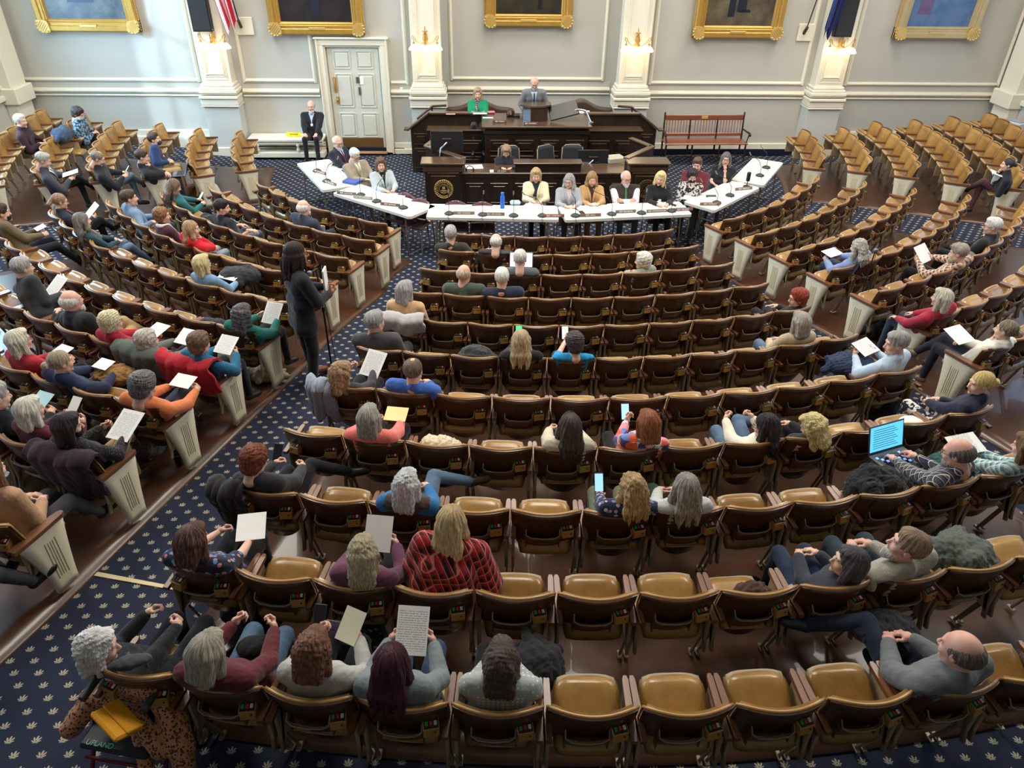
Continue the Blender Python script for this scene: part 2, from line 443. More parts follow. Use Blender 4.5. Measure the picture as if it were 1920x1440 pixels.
WALLP = plain('grey wall paint', (186, 184, 176), .6, var=.03, sc=1.5)
DADOP = plain('lower wall paint', (196, 198, 192), .6, var=.03, sc=1.5)
FRIEZEP = plain('warm grey band paint', (190, 186, 176), .6, var=.03)
CREAM = plain('cream trim paint', (226, 220, 202), .45, var=.03)
DOORP = plain('door paint', (208, 208, 196), .45, var=.03)

def carpet_mat():
    k = NT('navy palmette carpet'); o = k.coord()
    sx = k.n('ShaderNodeSeparateXYZ'); k.l(o, sx.inputs[0]); X, Y = sx.outputs[0], sx.outputs[1]
    P = .165
    def lattice(offx, offy):
        u = k.math('SUBTRACT', k.math('FRACT', k.math('ADD', k.math('DIVIDE', X, P), 50+offx)), .5)
        v = k.math('SUBTRACT', k.math('FRACT', k.math('ADD', k.math('DIVIDE', Y, P*1.25), 50+offy)), .5)
        u = k.math('MULTIPLY', u, P); v = k.math('MULTIPLY', v, P*1.25)
        r = k.math('SQRT', k.math('ADD', k.math('MULTIPLY', u, u), k.math('MULTIPLY', v, v)))
        th = k.math('ARCTAN2', u, k.math('ADD', v, .012))
        pet = k.math('POWER', k.math('ABSOLUTE', k.math('COSINE', k.math('MULTIPLY', th, 5.5))), .9)
        up = k.math('ADD', .62, k.math('MULTIPLY', k.math('COSINE', th), .26))
        R = k.math('MULTIPLY', k.math('MULTIPLY', up, .042), k.math('ADD', .12, k.math('MULTIPLY', pet, .88)))
        return k.math('MULTIPLY', k.math('LESS_THAN', r, R), k.math('GREATER_THAN', k.math('ADD', r, 0), .004))
    m = k.math('MAXIMUM', lattice(0, 0), lattice(.5, .5))
    n = k.noise(o, 220, 2); navy = k.mix(n, c4(lin((36, 41, 58))), c4(lin((54, 59, 78))))
    k.set(k.mix(m, navy, c4(lin((172, 167, 146)))), .95, 0, .1); return k.m
CARPET = carpet_mat()
def wallcarpet_mat():
    k = NT('navy skirting carpet'); o = k.coord(); n = k.noise(o, 200, 2)
    k.set(k.mix(n, c4(lin((22, 26, 46))), c4(lin((34, 40, 66)))), .95, 0, .1); return k.m
CARPDARK = wallcarpet_mat()
def floorwood_mat():
    k = NT('brown tier linoleum'); o = k.coord(); sx = k.n('ShaderNodeSeparateXYZ'); k.l(o, sx.inputs[0])
    r = k.math('SQRT', k.math('ADD', k.math('MULTIPLY', sx.outputs[0], sx.outputs[0]), k.math('MULTIPLY', sx.outputs[1], sx.outputs[1])))
    fr = k.math('FRACT', k.math('DIVIDE', k.math('SUBTRACT', r, R0-.25), DR))
    n = k.noise(o, 2.2, 4, .6)
    brown = k.mix(n, c4(lin((62, 35, 23))), c4(lin((98, 60, 40))))
    grey = k.mix(n, c4(lin((62, 52, 45))), c4(lin((92, 80, 70))))
    band = k.math('GREATER_THAN', fr, .52)
    k.set(k.mix(k.math('MULTIPLY', band, .35), brown, grey), .3, 0, .5, .15)
    k.bump(k.noise(o, 6, 3), .01, .15); return k.m
TIER = floorwood_mat()

# ---------------------------------------------------------------- floor: a flat well and a raked fan of seating
def polar(r, a):      # a in degrees from -y
    return (r*math.sin(rad(a)), -r*math.cos(rad(a)))
def cone_mesh(name, r0, r1, a0f, a1f, nr, na, m, lift=0.0, parent=None, skirt=0.0):
    V = []; F = []
    for i in range(nr+1):
        r = r0+(r1-r0)*i/nr; A0, A1 = a0f(r), a1f(r)
        for j in range(na+1):
            x, y = polar(r, A0+(A1-A0)*j/na); V.append((x, y, max(0.0, SL*(r-R0))-.028+lift))
    W = na+1
    for i in range(nr):
        for j in range(na): F.append((i*W+j, (i+1)*W+j, (i+1)*W+j+1, i*W+j+1))
    if skirt:
        n0 = len(V); V += [(x, y, z-skirt) for x, y, z in V[:]]
        for j in range(na):
            F.append((j, j+1, n0+j+1, n0+j)); q = nr*W; F.append((q+j+1, q+j, n0+q+j, n0+q+j+1))
        for i in range(nr):
            F.append(((i+1)*W, i*W, n0+i*W, n0+(i+1)*W)); F.append((i*W+na, (i+1)*W+na, n0+(i+1)*W+na, n0+i*W+na))
    return V, F
mb = MB()
V, F = cone_mesh('', .02, 24.0, lambda r: -125, lambda r: 125, 72, 90, CARPET); mb.add(V, F, CARPET, True)
mb.add([(-20, -3, -.029), (20, -3, -.029), (20, 3, -.029), (-20, 3, -.029)], [(0, 1, 2, 3)], CARPET)
tag(mb.obj('floor'), kind='structure')
# brown tiers under each block of seats
BL = {
 'C': {0: (-11.7, 21.1, 7), 1: (-11.2, 20.5, 7), 2: (-11.2, 20.7, 8), 3: (-10.9, 20.35, 9), 4: (-10.85, 20.2, 10), 5: (-10.54, 19.95, 11), 6: (-10.69, 20.18, 11), 7: (-10.57, 20.09, 12), 8: (-10.55, 20.03, 13), 9: (-10.7, 19.78, 14), 10: (-10.22, 19.8, 15)},
 'L': {0: (-21.2, -52.2, 6), 1: (-19.0, -51.9, 7), 2: (-18.7, -50.9, 8), 3: (-18.2, -50.5, 9), 4: (-17.4, -49.3, 10), 5: (-16.9, -48.8, 11), 6: (-16.5, -49.5, 12), 7: (-16.2, -47.7, 13), 8: (-15.9, -47., 14), 9: (-15.6, -47., 15), 10: (-15.5, -47., 16)},
 'R': {0: (29.9, 60.8, 6), 1: (28.75, 59.9, 7), 2: (27.9, 58.6, 8), 3: (27.1, 57.9, 9), 4: (26.5, 58., 10), 5: (25.8, 58.2, 11), 6: (24.4, 57., 12), 7: (24., 56., 13)},
 'F': {0: (-63.7, -85.1, 4), 1: (-61.9, -84.5, 5), 2: (-61.5, -85.5, 6), 3: (-61.3, -84.9, 7), 4: (-61.3, -86.9, 9), 5: (-61., -87., 10)},
 'G': {0: (71.4, 93.6, 4), 1: (69.8, 92.6, 5), 2: (68., 94.1, 7), 3: (66.2, 93.1, 8), 4: (65.3, 93., 9), 5: (64.8, 93., 10)}}
def edge(b, w, off):
    rows = sorted(BL[b]); xs = [R0+DR*k for k in rows]; ys = [BL[b][k][w]-PSI for k in rows]
    return lambda r: float(np.interp(r, xs, ys))+off/max(r, 1)*57.3
for b, (o0, o1) in {'C': (-.05, .05), 'L': (-.05, .06), 'R': (-.06, .05), 'F': (-.05, .06), 'G': (-.06, .05)}.items():
    w0, w1 = (0, 1) if BL[b][0][1] > BL[b][0][0] else (1, 0)
    rmax = R0+DR*10-.20 if b == 'C' else (R0+DR*(7.6 if b in 'R' else 10.3 if b == 'L' else 5.4))
    mb = MB(); V, F = cone_mesh('', R0-.62, rmax, edge(b, w0, o0), edge(b, w1, o1), 40, 36, TIER, .028, None, .06)
    mb.add(V, F, TIER, True)
    o = mb.obj('floor_tier'); tag(o, kind='structure')
# pale tape across the left aisle
p0, p1, p2, p3 = on_floor(146, 1062), on_floor(336, 1098), on_floor(338, 1105), on_floor(142, 1070)
mb = MB(); mb.add([(p[0], p[1], p[2]-.020) for p in (p0, p1, p2, p3)]+[(p[0], p[1], p[2]-.027) for p in (p0, p1, p2, p3)], [(3, 2, 1, 0), (0, 1, 5, 4), (1, 2, 6, 5), (2, 3, 7, 6), (3, 0, 4, 7)], plain('pale floor strip', (226, 208, 160), .6))
tag(mb.obj('floor_strip'), 'pale cream strip laid across the patterned carpet of the left aisle', 'floor strip')

# ---------------------------------------------------------------- walls
ZC = 8.6
XW = 11.45
def moulding(mb, p, q, ny, prof, m):
    """horizontal or vertical run between p and q on the wall plane, prof = (offset across, out) list"""
    p, q = np.array(p, float), np.array(q, float); t = (q-p)/np.linalg.norm(q-p); ny = np.array(ny, float); w = np.cross(ny, t)
    V = []; n = len(prof)
    for P in (p, q):
        for a, o in prof: V.append(P+w*a+ny*o)
    F = [(i, i+1, n+i+1, n+i) for i in range(n-1)]+[tuple(range(n))[::-1], tuple(range(n, 2*n))]
    F = [f[::-1] for f in F]
    mb.add(V, F, m)
def rail(mb, x0, x1, y, z, w, out, m=None, ny=(0, -1, 0), axis=0):
    m = m or CREAM
    n = np.array(ny, float)
    for k, (ww, oo) in enumerate(((w, out*.45), (w*.62, out*.8), (w*.3, out))):
        if axis == 0: mb.box(((x0+x1)/2, y+n[1]*oo/2, z), (x1-x0, oo, ww), m, .006)
        elif axis == 2: mb.box((x0, y+n[1]*oo/2, (z+x1)/2), (ww, oo, x1-z), m, .006)
def recty(mb, x0, x1, z0, z1, y, w=.09, out=.05):
    rail(mb, x0, x1, y, z0, w, out); rail(mb, x0, z1, y, z0-w/2, w, out, axis=2); rail(mb, x1, z1, y, z0-w/2, w, out, axis=2)
YC = YW+.36            # the middle bay is set back
PILX = [-6.94, -2.25, 2.42, 7.01]
PW = .84
bays = [(-XW, -6.94+.33, YW), (-6.94, -2.25+.3, YW), (-2.25+.0, 2.42, YC), (2.42-.3, 7.01, YW), (7.01-.33, XW, YW)]
mb = MB()
mb.box(((-XW-2.25)/2-.0, YW+.1, (ZC-.1)/2), (XW-2.25, .2, ZC+.1), WALLP); mb.box(((XW+2.42)/2, YW+.1, (ZC-.1)/2), (XW-2.42, .2, ZC+.1), WALLP)
mb.box((.085, YC+.1, (ZC-.1)/2), (4.8, .2, ZC+.1), WALLP)
mb.box((-2.2, YW+.27, ZC/2), (.1, .5, ZC), WALLP); mb.box((2.37, YW+.27, ZC/2), (.1, .5, ZC), WALLP)
tag(mb.obj('wall_front'), kind='structure')
mb = MB()          # rails, panel mouldings, frieze band, skirting
seg = [(-XW, -7.36, YW), (-6.5, -4.75, YW), (-3.13, -2.68, YW), (-1.83, 2.02, YC), (2.83, 6.6, YW), (7.42, XW, YW)]
for x0, x1, y in seg:
    rail(mb, x0, x1, y, 1.40, .11, .075); rail(mb, x0, x1, y, 1.30, .05, .05)
    mb.box(((x0+x1)/2, y-.006, 1.50), (x1-x0, .012, .13), FRIEZEP)
    mb.box(((x0+x1)/2, y-.03, floor_z((x0+x1)/2, y)*.5+.12), (x1-x0, .06, .26+floor_z((x0+x1)/2, y)), CREAM, .01)
    mb.box(((x0+x1)/2, y-.05, floor_z((x0+x1)/2, y)*.5+.05), (x1-x0, .1, .12+floor_z((x0+x1)/2, y)), CREAM, .01)
for x0, x1, y in [(-XW+.12, -7.45, YW), (-6.42, -4.83, YW), (-1.72, 1.83, YC), (2.9, 6.5, YW), (7.55, XW-.2, YW)]:
    recty(mb, x0, x1, 1.63, 7.5, y, .085, .05)
rail(mb, -3.11, -2.74, YW, 1.60, .085, .05); rail(mb, -2.74, 7.5, YW, 1.56, .085, .05, axis=2); rail(mb, -6.42, 2.58, YW, 1.6, .085, .05, axis=2) if False else None
tag(mb.obj('trim_1'), kind='structure')
for i, px in enumerate(PILX):
    mb = MB(); b = .34
    y0 = YW
    mb.box((px, y0-.16, ZC/2+.6), (.66, .34, ZC-1.2), CREAM, .01)                       # shaft
    mb.box((px, y0-.335, 4.75), (.50, .012, 6.1), plain('pilaster face', (226, 222, 206), .5, var=.03))
    for k, (w, o) in enumerate(((.44, .016), (.38, .03))):
        for sx in (-1, 1): mb.box((px+sx*w/2, y0-.33-o/2, 4.75), (.03, o+.01, 6.0-.1*k), CREAM, .004)
        mb.box((px, y0-.33-o/2, 1.78+.05*k), (w, o+.01, .03), CREAM, .004)
    for z, w, d, hh in ((1.60, .72, .42, .06), (1.535, .78, .47, .06), (1.47, .84, .5, .07), (1.42, .80, .46, .05), (1.35, .86, .52, .06), (1.25, .83, .48, .14), (1.16, .85, .5, .03)):
        mb.box((px, y0-d/2+.04, z), (w, d, hh), CREAM, .012)
    mb.box((px, y0-.19, .58), (.78, .42, 1.18), DADOP, .008)
    mb.box((px, y0-.21, .1), (.86, .46, .26), CREAM, .01)
    tag(mb.obj('pilaster_%d' % (i+1)), kind='structure')
# side, rear walls, ceiling, gallery soffit
mb = MB(); LWY = [(-3.2, -1.4), (-7.2, -5.4), (-11.2, -9.4), (-15.2, -13.4)]
def side_wall(sx, name):
    mb = MB(); x = sx*(XW+.1); ys = [YW+.3]+[v for a, b in LWY for v in (b, a)]+[-20.5]
    for i in range(0, len(ys), 2): mb.box((x, (ys[i]+ys[i+1])/2, ZC/2-.1), (.2, abs(ys[i+1]-ys[i]), ZC+.2), WALLP)
    for a, b in LWY: mb.box((x, (a+b)/2, .85), (.2, b-a, 2.1), WALLP); mb.box((x, (a+b)/2, ZC-.9), (.2, b-a, 1.8), WALLP)
    tag(mb.obj(name), kind='structure')
    mb = MB()
    for z, w, o in ((1.40, .11, .08), (1.62, .09, .05)):
        mb.box((sx*(XW-o/2), (YW-20)/2, z), (o, 20+YW, w), CREAM, .01)
    mb.box((sx*(XW-.03), (YW-20)/2, .35), (.06, 20+YW, .9), CREAM, .01)
    for yy in (.55, -3.9): mb.box((sx*(XW-.12), yy-.0, ZC/2), (.26, .62, ZC), CREAM, .02); mb.box((sx*(XW-.16), yy, 1.42), (.36, .74, .34), CREAM, .02)
    tag(mb.obj('trim_%d' % (2 if sx < 0 else 3)), kind='structure')
    for k, (a, b) in enumerate(LWY):
        w = empty('window_%d' % (k+1+(0 if sx < 0 else 4)), (sx*(XW+.1), (a+b)/2, 4.4)); tag(w, kind='structure')
        m = MB()
        for zz in np.linspace(-2.45, 2.45, 5): m.box((0, 0, zz), (.07, b-a, .06), CREAM)
        for yy in np.linspace(-.9, .9, 4): m.box((0, yy, 0), (.07, .05, 4.95), CREAM)
        o = m.obj('window_frame', w)
        if not (sx < 0 and k == 0):
            m = MB(); m.box((sx*.06, 0, 0), (.02, b-a, 4.9), emis('daylit blind', (170, 205, 255), 2.2)); m.obj('window_blind', w)  # added unseen glowing pane: keeps the sun out here and gives bluish light
side_wall(-1, 'wall_left'); side_wall(1, 'wall_right')
mb = MB(); mb.box((0, -20.6, ZC/2), (2*XW+.4, .2, ZC+.2), WALLP); tag(mb.obj('wall_back'), kind='structure')
mb = MB(); mb.box((0, -9.6, ZC+.1), (2*XW+.6, 22.6, .2), CREAM); tag(mb.obj('ceiling'), kind='structure')
mb = MB(); mb.box((0, -18.7, 3.95), (2*XW, 3.7, .3), CREAM); tag(mb.obj('ceiling_gallery'), kind='structure')
mb = MB()            # dark carpet skirting round the flat well
mb.box((-4.7, YW-.045, .06), (3.6, .03, .14), CARPDARK); mb.box((4.9, YW-.115, .06), (4.1, .03, .14), CARPDARK)
tag(mb.obj('baseboard_front'), kind='structure')

# ---------------------------------------------------------------- door
dr = empty('door_1', (-3.92, YW, 0.06)); tag(dr, kind='structure')
m = MB()
for sx in (-1, 1):
    m.box((sx*.70, -.05, 1.21), (.15, .12, 2.5), CREAM, .015); m.box((sx*.62, -.035, 1.18), (.05, .09, 2.42), CREAM, .01); m.box((sx*.765, -.065, 1.21), (.035, .15, 2.54), CREAM, .01)
m.box((0, -.05, 2.40), (1.56, .13, .15), CREAM, .015); m.box((0, -.07, 2.48), (1.64, .17, .04), CREAM, .01); m.box((0, -.035, 2.31), (1.25, .09, .04), CREAM, .01)
m.obj('door_frame', dr)
m = MB(); m.box((0, .0, 1.14), (1.14, .04, 2.28), DOORP)
for z0, z1 in ((.32, .86), (1.0, 1.72), (1.84, 2.2)):
    for sx in (-1, 1):
        cx, cz = sx*.255, (z0+z1)/2; w, h = .36, z1-z0
        m.box((cx, -.03, cz), (w-.08, .02, h-.08), DOORP, .008)
        for q in (-1, 1): m.box((cx+q*w/2, -.026, cz), (.025, .014, h), DOORP, .004); m.box((cx, -.026, cz+q*h/2), (w, .014, .025), DOORP, .004)
m.obj('door_leaf', dr)
m = MB(); m.box((.05, -.03, .19), (.96, .015, .22), plain('bronze kick plate', (112, 82, 46), .4, .3), .004); m.obj('kick_plate', dr)
m = MB(); m.box((-.46, -.045, 1.5), (.07, .02, .34), BRASS, .006); m.tube([(-.46, -.05, 1.38), (-.46, -.09, 1.4), (-.46, -.09, 1.6), (-.46, -.05, 1.62)], .012, BRASS); m.box((-.44, -.045, 1.16), (.06, .02, .17), BRASS, .006); m.ball((-.44, -.085, 1.17), .028, BRASS); m.obj('door_handle', dr)
m = MB(); m.box((.06, -.05, 1.6), (.07, .012, .13), plain('bronze sign', (96, 84, 62), .4)); m.box((.15, -.04, 1.58), (.09, .015, .16), WHITEP, .004); m.box((.08, -.05, 1.36), (.045, .012, .17), plain('bronze sign', (96, 84, 62), .4)); m.obj('door_sign', dr)
m = MB(); m.box((0, -.06, -.03), (1.24, .2, .05), TRIMW, .01); m.obj('threshold', dr)

# ---------------------------------------------------------------- camera
cam = D.cameras.new('camera'); co = D.objects.new('camera', cam); C.objects.link(co)
cam.sensor_fit = 'HORIZONTAL'; cam.sensor_width = 36.0; cam.lens = 36.0*F_PX/1920.0; cam.clip_end = 200
Mx = Matrix(((CR[0][0], CR[1][0], -CR[2][0], CAM[0]), (CR[0][1], CR[1][1], -CR[2][1], CAM[1]), (CR[0][2], CR[1][2], -CR[2][2], CAM[2]), (0, 0, 0, 1)))
co.matrix_world = Mx; bpy.context.scene.camera = co
# ---------------------------------------------------------------- light
def area(name, loc, rot, sx, sy, e, col):
    l = D.lights.new(name, 'AREA'); l.shape = 'RECTANGLE'; l.size = sx; l.size_y = sy; l.energy = e; l.color = col
    o = D.objects.new(name, l); C.objects.link(o); o.location = loc; o.rotation_euler = rot; return o
for sx in (-1, 1):
    for k, (a, b) in enumerate(LWY):
        area('window_daylight', (sx*(XW+.25), (a+b)/2, 4.4), (0, rad(90)*sx, 0), 4.9, b-a, (950 if sx < 0 else 700) if k == 0 else (150, 110, 40)[k-1], (.42, .72, 1.0) if k == 0 else (.70, .85, 1.0))
for x in (-6.5, 0, 6.5):
    for y in (-1.5, -5.5, -9.5):
        area('ceiling_lamp', (x, y, ZC-.05), (0, 0, 0), 2.2, 2.2, 285, (1.0, .93, .82))
s = D.lights.new('sun', 'SUN'); s.energy = 3.0; s.angle = rad(2); s.color = (.62, .85, 1.0)
so = D.objects.new('sun', s); C.objects.link(so)
so.rotation_euler = Vector((.70, .62, -.36)).to_track_quat('-Z', 'Y').to_euler()
w = D.worlds.new('sky'); bpy.context.scene.world = w; w.use_nodes = True
nt = w.node_tree; bg = nt.nodes['Background']; bg.inputs[0].default_value = (.55, .72, 1, 1); bg.inputs[1].default_value = .6
vs = bpy.context.scene.view_settings
vs.view_transform = 'Standard'; vs.look = 'None'; vs.gamma = 1.0; vs.use_curve_mapping = False; vs.exposure = -0.05
cy = bpy.context.scene.cycles
cy.max_bounces = 5; cy.diffuse_bounces = 3; cy.glossy_bounces = 2; cy.transmission_bounces = 2; cy.sample_clamp_indirect = 4; cy.use_denoising = True; cy.use_adaptive_sampling = True; cy.adaptive_threshold = .02
# ---------------------------------------------------------------- auditorium seats
def yback(s, z): return -.008+.068*s*s+(.86-z)*.28
def back_pt(u, v, off=0.0):
    s = 2*u-1; z0 = .285+.19*abs(s)**2.6; z1 = .855-.012*abs(s)**6; z = z0+(z1-z0)*v
    hw = .252*(.85+.15*min(1, max(0.0, (z-.27)/.45))**.8)
    return (s*hw, yback(s, z)+off, z)
def mk_seat(folded=True, aisle=0, boxes=(1,)):
    t = empty('auditorium_seat')
    m = MB(); m.sheet(lambda u, v: back_pt(u, v), 14, 8, WALNUT, .018); m.obj('backrest', t)
    m = MB()
    m.sheet(lambda u, v: tuple(np.array(back_pt(.035+.93*u, .03+.94*v, .018))), 12, 8, TAN, .03, TAN)
    m.obj('back_cushion', t)
    m = MB(); P = [np.array(back_pt(0, v, .02)) for v in np.linspace(.15, 1, 6)]+[np.array(back_pt(u, 1, .02)) for u in np.linspace(.06, .94, 13)]+[np.array(back_pt(1, v, .02)) for v in np.linspace(1, .15, 6)]
    m.tube(P, [.007]*5+[.009]+[.0125]*13+[.009]+[.007]*5, TRIMW, 6); m.obj('back_trim', t)
    # folding seat
    m = MB(); ang = rad(34) if folded else rad(3)
    m.T = Matrix.Translation((0, .08, .37 if folded else .405)) @ Matrix.Rotation(ang, 4, 'X')
    def top(u, v):
        a, b = 2*u-1, 2*v-1; sq = lambda q: math.copysign(abs(q)**.8, q)
        x, y = .205*sq(a)*(1-.10*b**4), .21+.21*sq(b)*(1-.08*a**4)
        return (x, y, .085-.030*abs(a)**5-.034*abs(b)**5)
    m.sheet(top, 10, 10, TAN, .05, TAN); m.obj('seat', t)
    m = MB(); m.T = Matrix.Translation((0, .08, .37 if folded else .405)) @ Matrix.Rotation(ang, 4, 'X')
    m.sheet(lambda u, v: (lambda a, b: (.196*a*(1-.12*abs(b)**4), .222+.216*b*(1-.1*a**4), .03-.055*(1-a*a)*(1-b*b)))(2*u-1, 1-2*v), 8, 8, BEIGE, .022, BEIGE); m.obj('seat_pan', t)
    for sx in (-1, 1):
        m = MB(); x = sx*.238
        m.prism([(x-.018, .0), (x+.018, .0), (x+.021, .2), (x+.018, .38), (x+.010, .405), (x-.010, .405), (x-.018, .38), (x-.021, .2)], .625, .655, ARMW, 'xy'); m.obj('armrest', t)
        m = MB()
        m.box((x, .21, .475), (.022, .30, .29), BEIGE, .008); m.box((x, .10, .44), (.022, .04, .36), STEEL, .006, rx=rad(-14))
        m.tube([(x, .14, .32), (x, .235, .02)], .012, STEEL, 6); m.box((x, .235, .012), (.03, .07, .016), STEEL, .004); m.obj('side_frame', t)
    if aisle:
        m = MB(); x = aisle*.268
        n = 6
        def pan(u, v):
            z = .05+.575*v; f = v**1.5; y0 = .17-.13*f; y1 = .36+.07*f
            return (x+aisle*.012, (y0+(y1-y0)*u) if aisle > 0 else (y1+(y0-y1)*u), z)
        m.sheet(pan, 4, 10, CREAMM, .03, CREAMM)
        y0, y1 = .20, .34
        gm_ = plain('cream shadow groove', (200, 188, 154), .5)
        for yy in (.235, .255, .275): m.box((x+aisle*.014, yy+.01, .35), (.005, .005, .34), gm_, .002)
        for yy in (.22, .31): m.box((x+aisle*.014, yy, .35), (.006, .006, .36), gm_, .003)
        m.obj('aisle_panel', t)
        m = MB(); m.prism([(x-.03, -.0), (x+.03, -.0), (x+.036, .2), (x+.03, .42), (x+.012, .45), (x-.012, .45), (x-.03, .42), (x-.036, .2)], .630, .662, ARMW, 'xy'); m.obj('armrest', t)
    for bx in boxes:
        s_ = bx*.62; zz = .665; yy = yback(s_, zz)-.03
        m = MB(); m.T = Matrix.Translation((bx*.158, yy, zz)) @ Matrix.Rotation(rad(14)*bx, 4, 'Z') @ Matrix.Rotation(rad(-12), 4, 'X')
        m.box((0, 0, -.006), (.092, .055, .068), BRASS, .004); m.ball((.02*bx, -.029, -.005), .006, BLACK, 6, 4)
        vb = m.obj('voting_box', t)
        m = MB(); m.T = Matrix.Translation((bx*.158, yy, zz)) @ Matrix.Rotation(rad(14)*bx, 4, 'Z') @ Matrix.Rotation(rad(-12), 4, 'X')
        m.box((0, -.006, .034), (.094, .064, .008), BRASS, .003, rx=rad(26)); m.box((0, -.007, .039), (.082, .052, .005), BLACK, .001, rx=rad(26))
        for q, cc in enumerate(((40, 170, 80), (215, 50, 45), (235, 235, 230))): m.box((-.025+.025*q, -.009, .043), (.017, .024, .005), plain('button %d' % q, cc, .4), .001, rx=rad(26))
        m.obj('button_panel', vb)
    m = MB(); rk = .125
    m.sheet(lambda u, v: (lambda s, z: (s*rk-.02, yback(s*.55, z)-.030-.022*v, z))(2*u-1, .485+.125*v), 6, 2, RACKW, .012)
    for sx in (-1, 1): m.box((sx*rk-.02, yback(.55, .56)-.022, .56), (.010, .05, .14), RACKW, .003)
    r = m.obj('book_rack', t)
    m = MB(); m.tube([(-rk-.02, yback(.5, .67)-.008, .675), (-rk-.02, yback(.5, .63)-.05, .64)]+[(s*rk-.02, yback(s*.5, .62)-.058, .622) for s in (-.7, 0, .7)]+[(rk-.02, yback(.5, .63)-.05, .64), (rk-.02, yback(.5, .67)-.008, .675)], .006, STEEL, 6); m.obj('rack_bar', r)
    return t
PROTO = {}
def seat_proto(folded, aisle, boxes):
    k = (folded, aisle, boxes)
    if k not in PROTO: PROTO[k] = [mk_seat(folded, aisle, boxes), False]
    p = PROTO[k]
    if not p[1]: p[1] = True; return p[0]
    return copy_tree(p[0])
ORD = ['first', 'second', 'third', 'fourth', 'fifth', 'sixth', 'seventh', 'eighth', 'ninth', 'tenth', 'eleventh', 'twelfth', 'thirteenth', 'fourteenth', 'fifteenth', 'sixteenth']
BNAME = {'C': 'middle block', 'L': 'left block', 'R': 'right block', 'F': 'far left block', 'G': 'far right block'}
FROM = {'C': 'from the left', 'L': 'from its aisle end', 'R': 'from its aisle end', 'F': 'from the nearer end', 'G': 'from the nearer end'}
SEAT = {}
for b, rows in BL.items():
    for k, (a, e, n) in rows.items():
        for i in range(n):
            am = rad(a+(e-a)*(i+.5)/n-PSI); R = R0+DR*k
            SEAT[(b, k, i)] = (am, R, R*abs(rad((e-a)/n)), n)
def seat_world(key, lat, fwd, z):
    am, R, w, n = SEAT[key]; r = R-fwd
    return np.array([r*math.sin(am)+lat*math.cos(am), -r*math.cos(am)+lat*math.sin(am), SL*max(0, R-R0)+z])
def build_seats(occ):
    vis = []
    for key, (am, R, w, n) in SEAT.items():
        ok = False; q = [proj(seat_world(key, l, f, z)) for f in (0, .4) for l in (-.2, .2) for z in (.35, .84)]
        if sum(1 for x, y, d in q if 4 < x < 1916 and 4 < y < 1436) >= 2: vis.append((min(t[2] for t in q), key))
    vis.sort(); print('SEATS', len(vis))
    far = MB()
    for c, (dist, key) in enumerate(vis):
        b, k, i = key; am, R, w, n = SEAT[key]; o = occ.get(key)
        if c >= 300:
            T = Matrix.Translation(Vector(seat_world(key, 0, -.045, 0))) @ Matrix.Rotation(am, 4, 'Z') @ Matrix.Scale(w/.53, 4, (1, 0, 0))
            far.T = T
            far.sheet(lambda u, v: back_pt(u, v), 6, 4, WALNUT, .018); far.sheet(lambda u, v: back_pt(.035+.93*u, .03+.94*v, .018), 6, 4, TAN, .03, TAN)
            far.T = T @ Matrix.Translation((0, .10, .41)) @ Matrix.Rotation(rad(36), 4, 'X'); far.box((0, .21, .04), (.4, .4, .08), TAN, .03); far.box((0, .21, -.01), (.42, .42, .04), BEIGE, .015)
            far.T = T
            for sx in (-1, 1): far.box((sx*.238, .2, .64), (.045, .4, .03), ARMW, .008); far.box((sx*.238, .21, .475), (.022, .3, .29), BEIGE); far.box((sx*.238, .1, .18), (.03, .04, .36), STEEL)
            continue
        al = 0
        if i == 0: al = {'C': 0, 'L': 1, 'R': -1, 'F': 1, 'G': -1}[b]
        elif i == n-1 and b in 'CLR': al = {'C': 0, 'L': -1, 'R': 1}[b]
        boxes = (-1, 1) if (i == 0 and b in 'CR') else (1,)
        t = seat_proto(o is None or o == 'folded', al, boxes)
        t.location = seat_world(key, 0, -.045, 0); t.rotation_euler = (0, 0, am); t.scale = (w/.53, 1, 1)
        st = 'occupied' if (o and o != 'folded') else 'empty'
        lab = '%s tan seat, %s row of %s, %s %s' % (st, ORD[k], BNAME[b], ORD[i], FROM[b])
        tag(t, lab, 'theatre seat', 'theatre seats in curved rows')
    if far.V: tag(far.obj('auditorium_seats'), 'small far tan folding seats at the outer ends of the side blocks', 'theatre seats', kind='stuff')
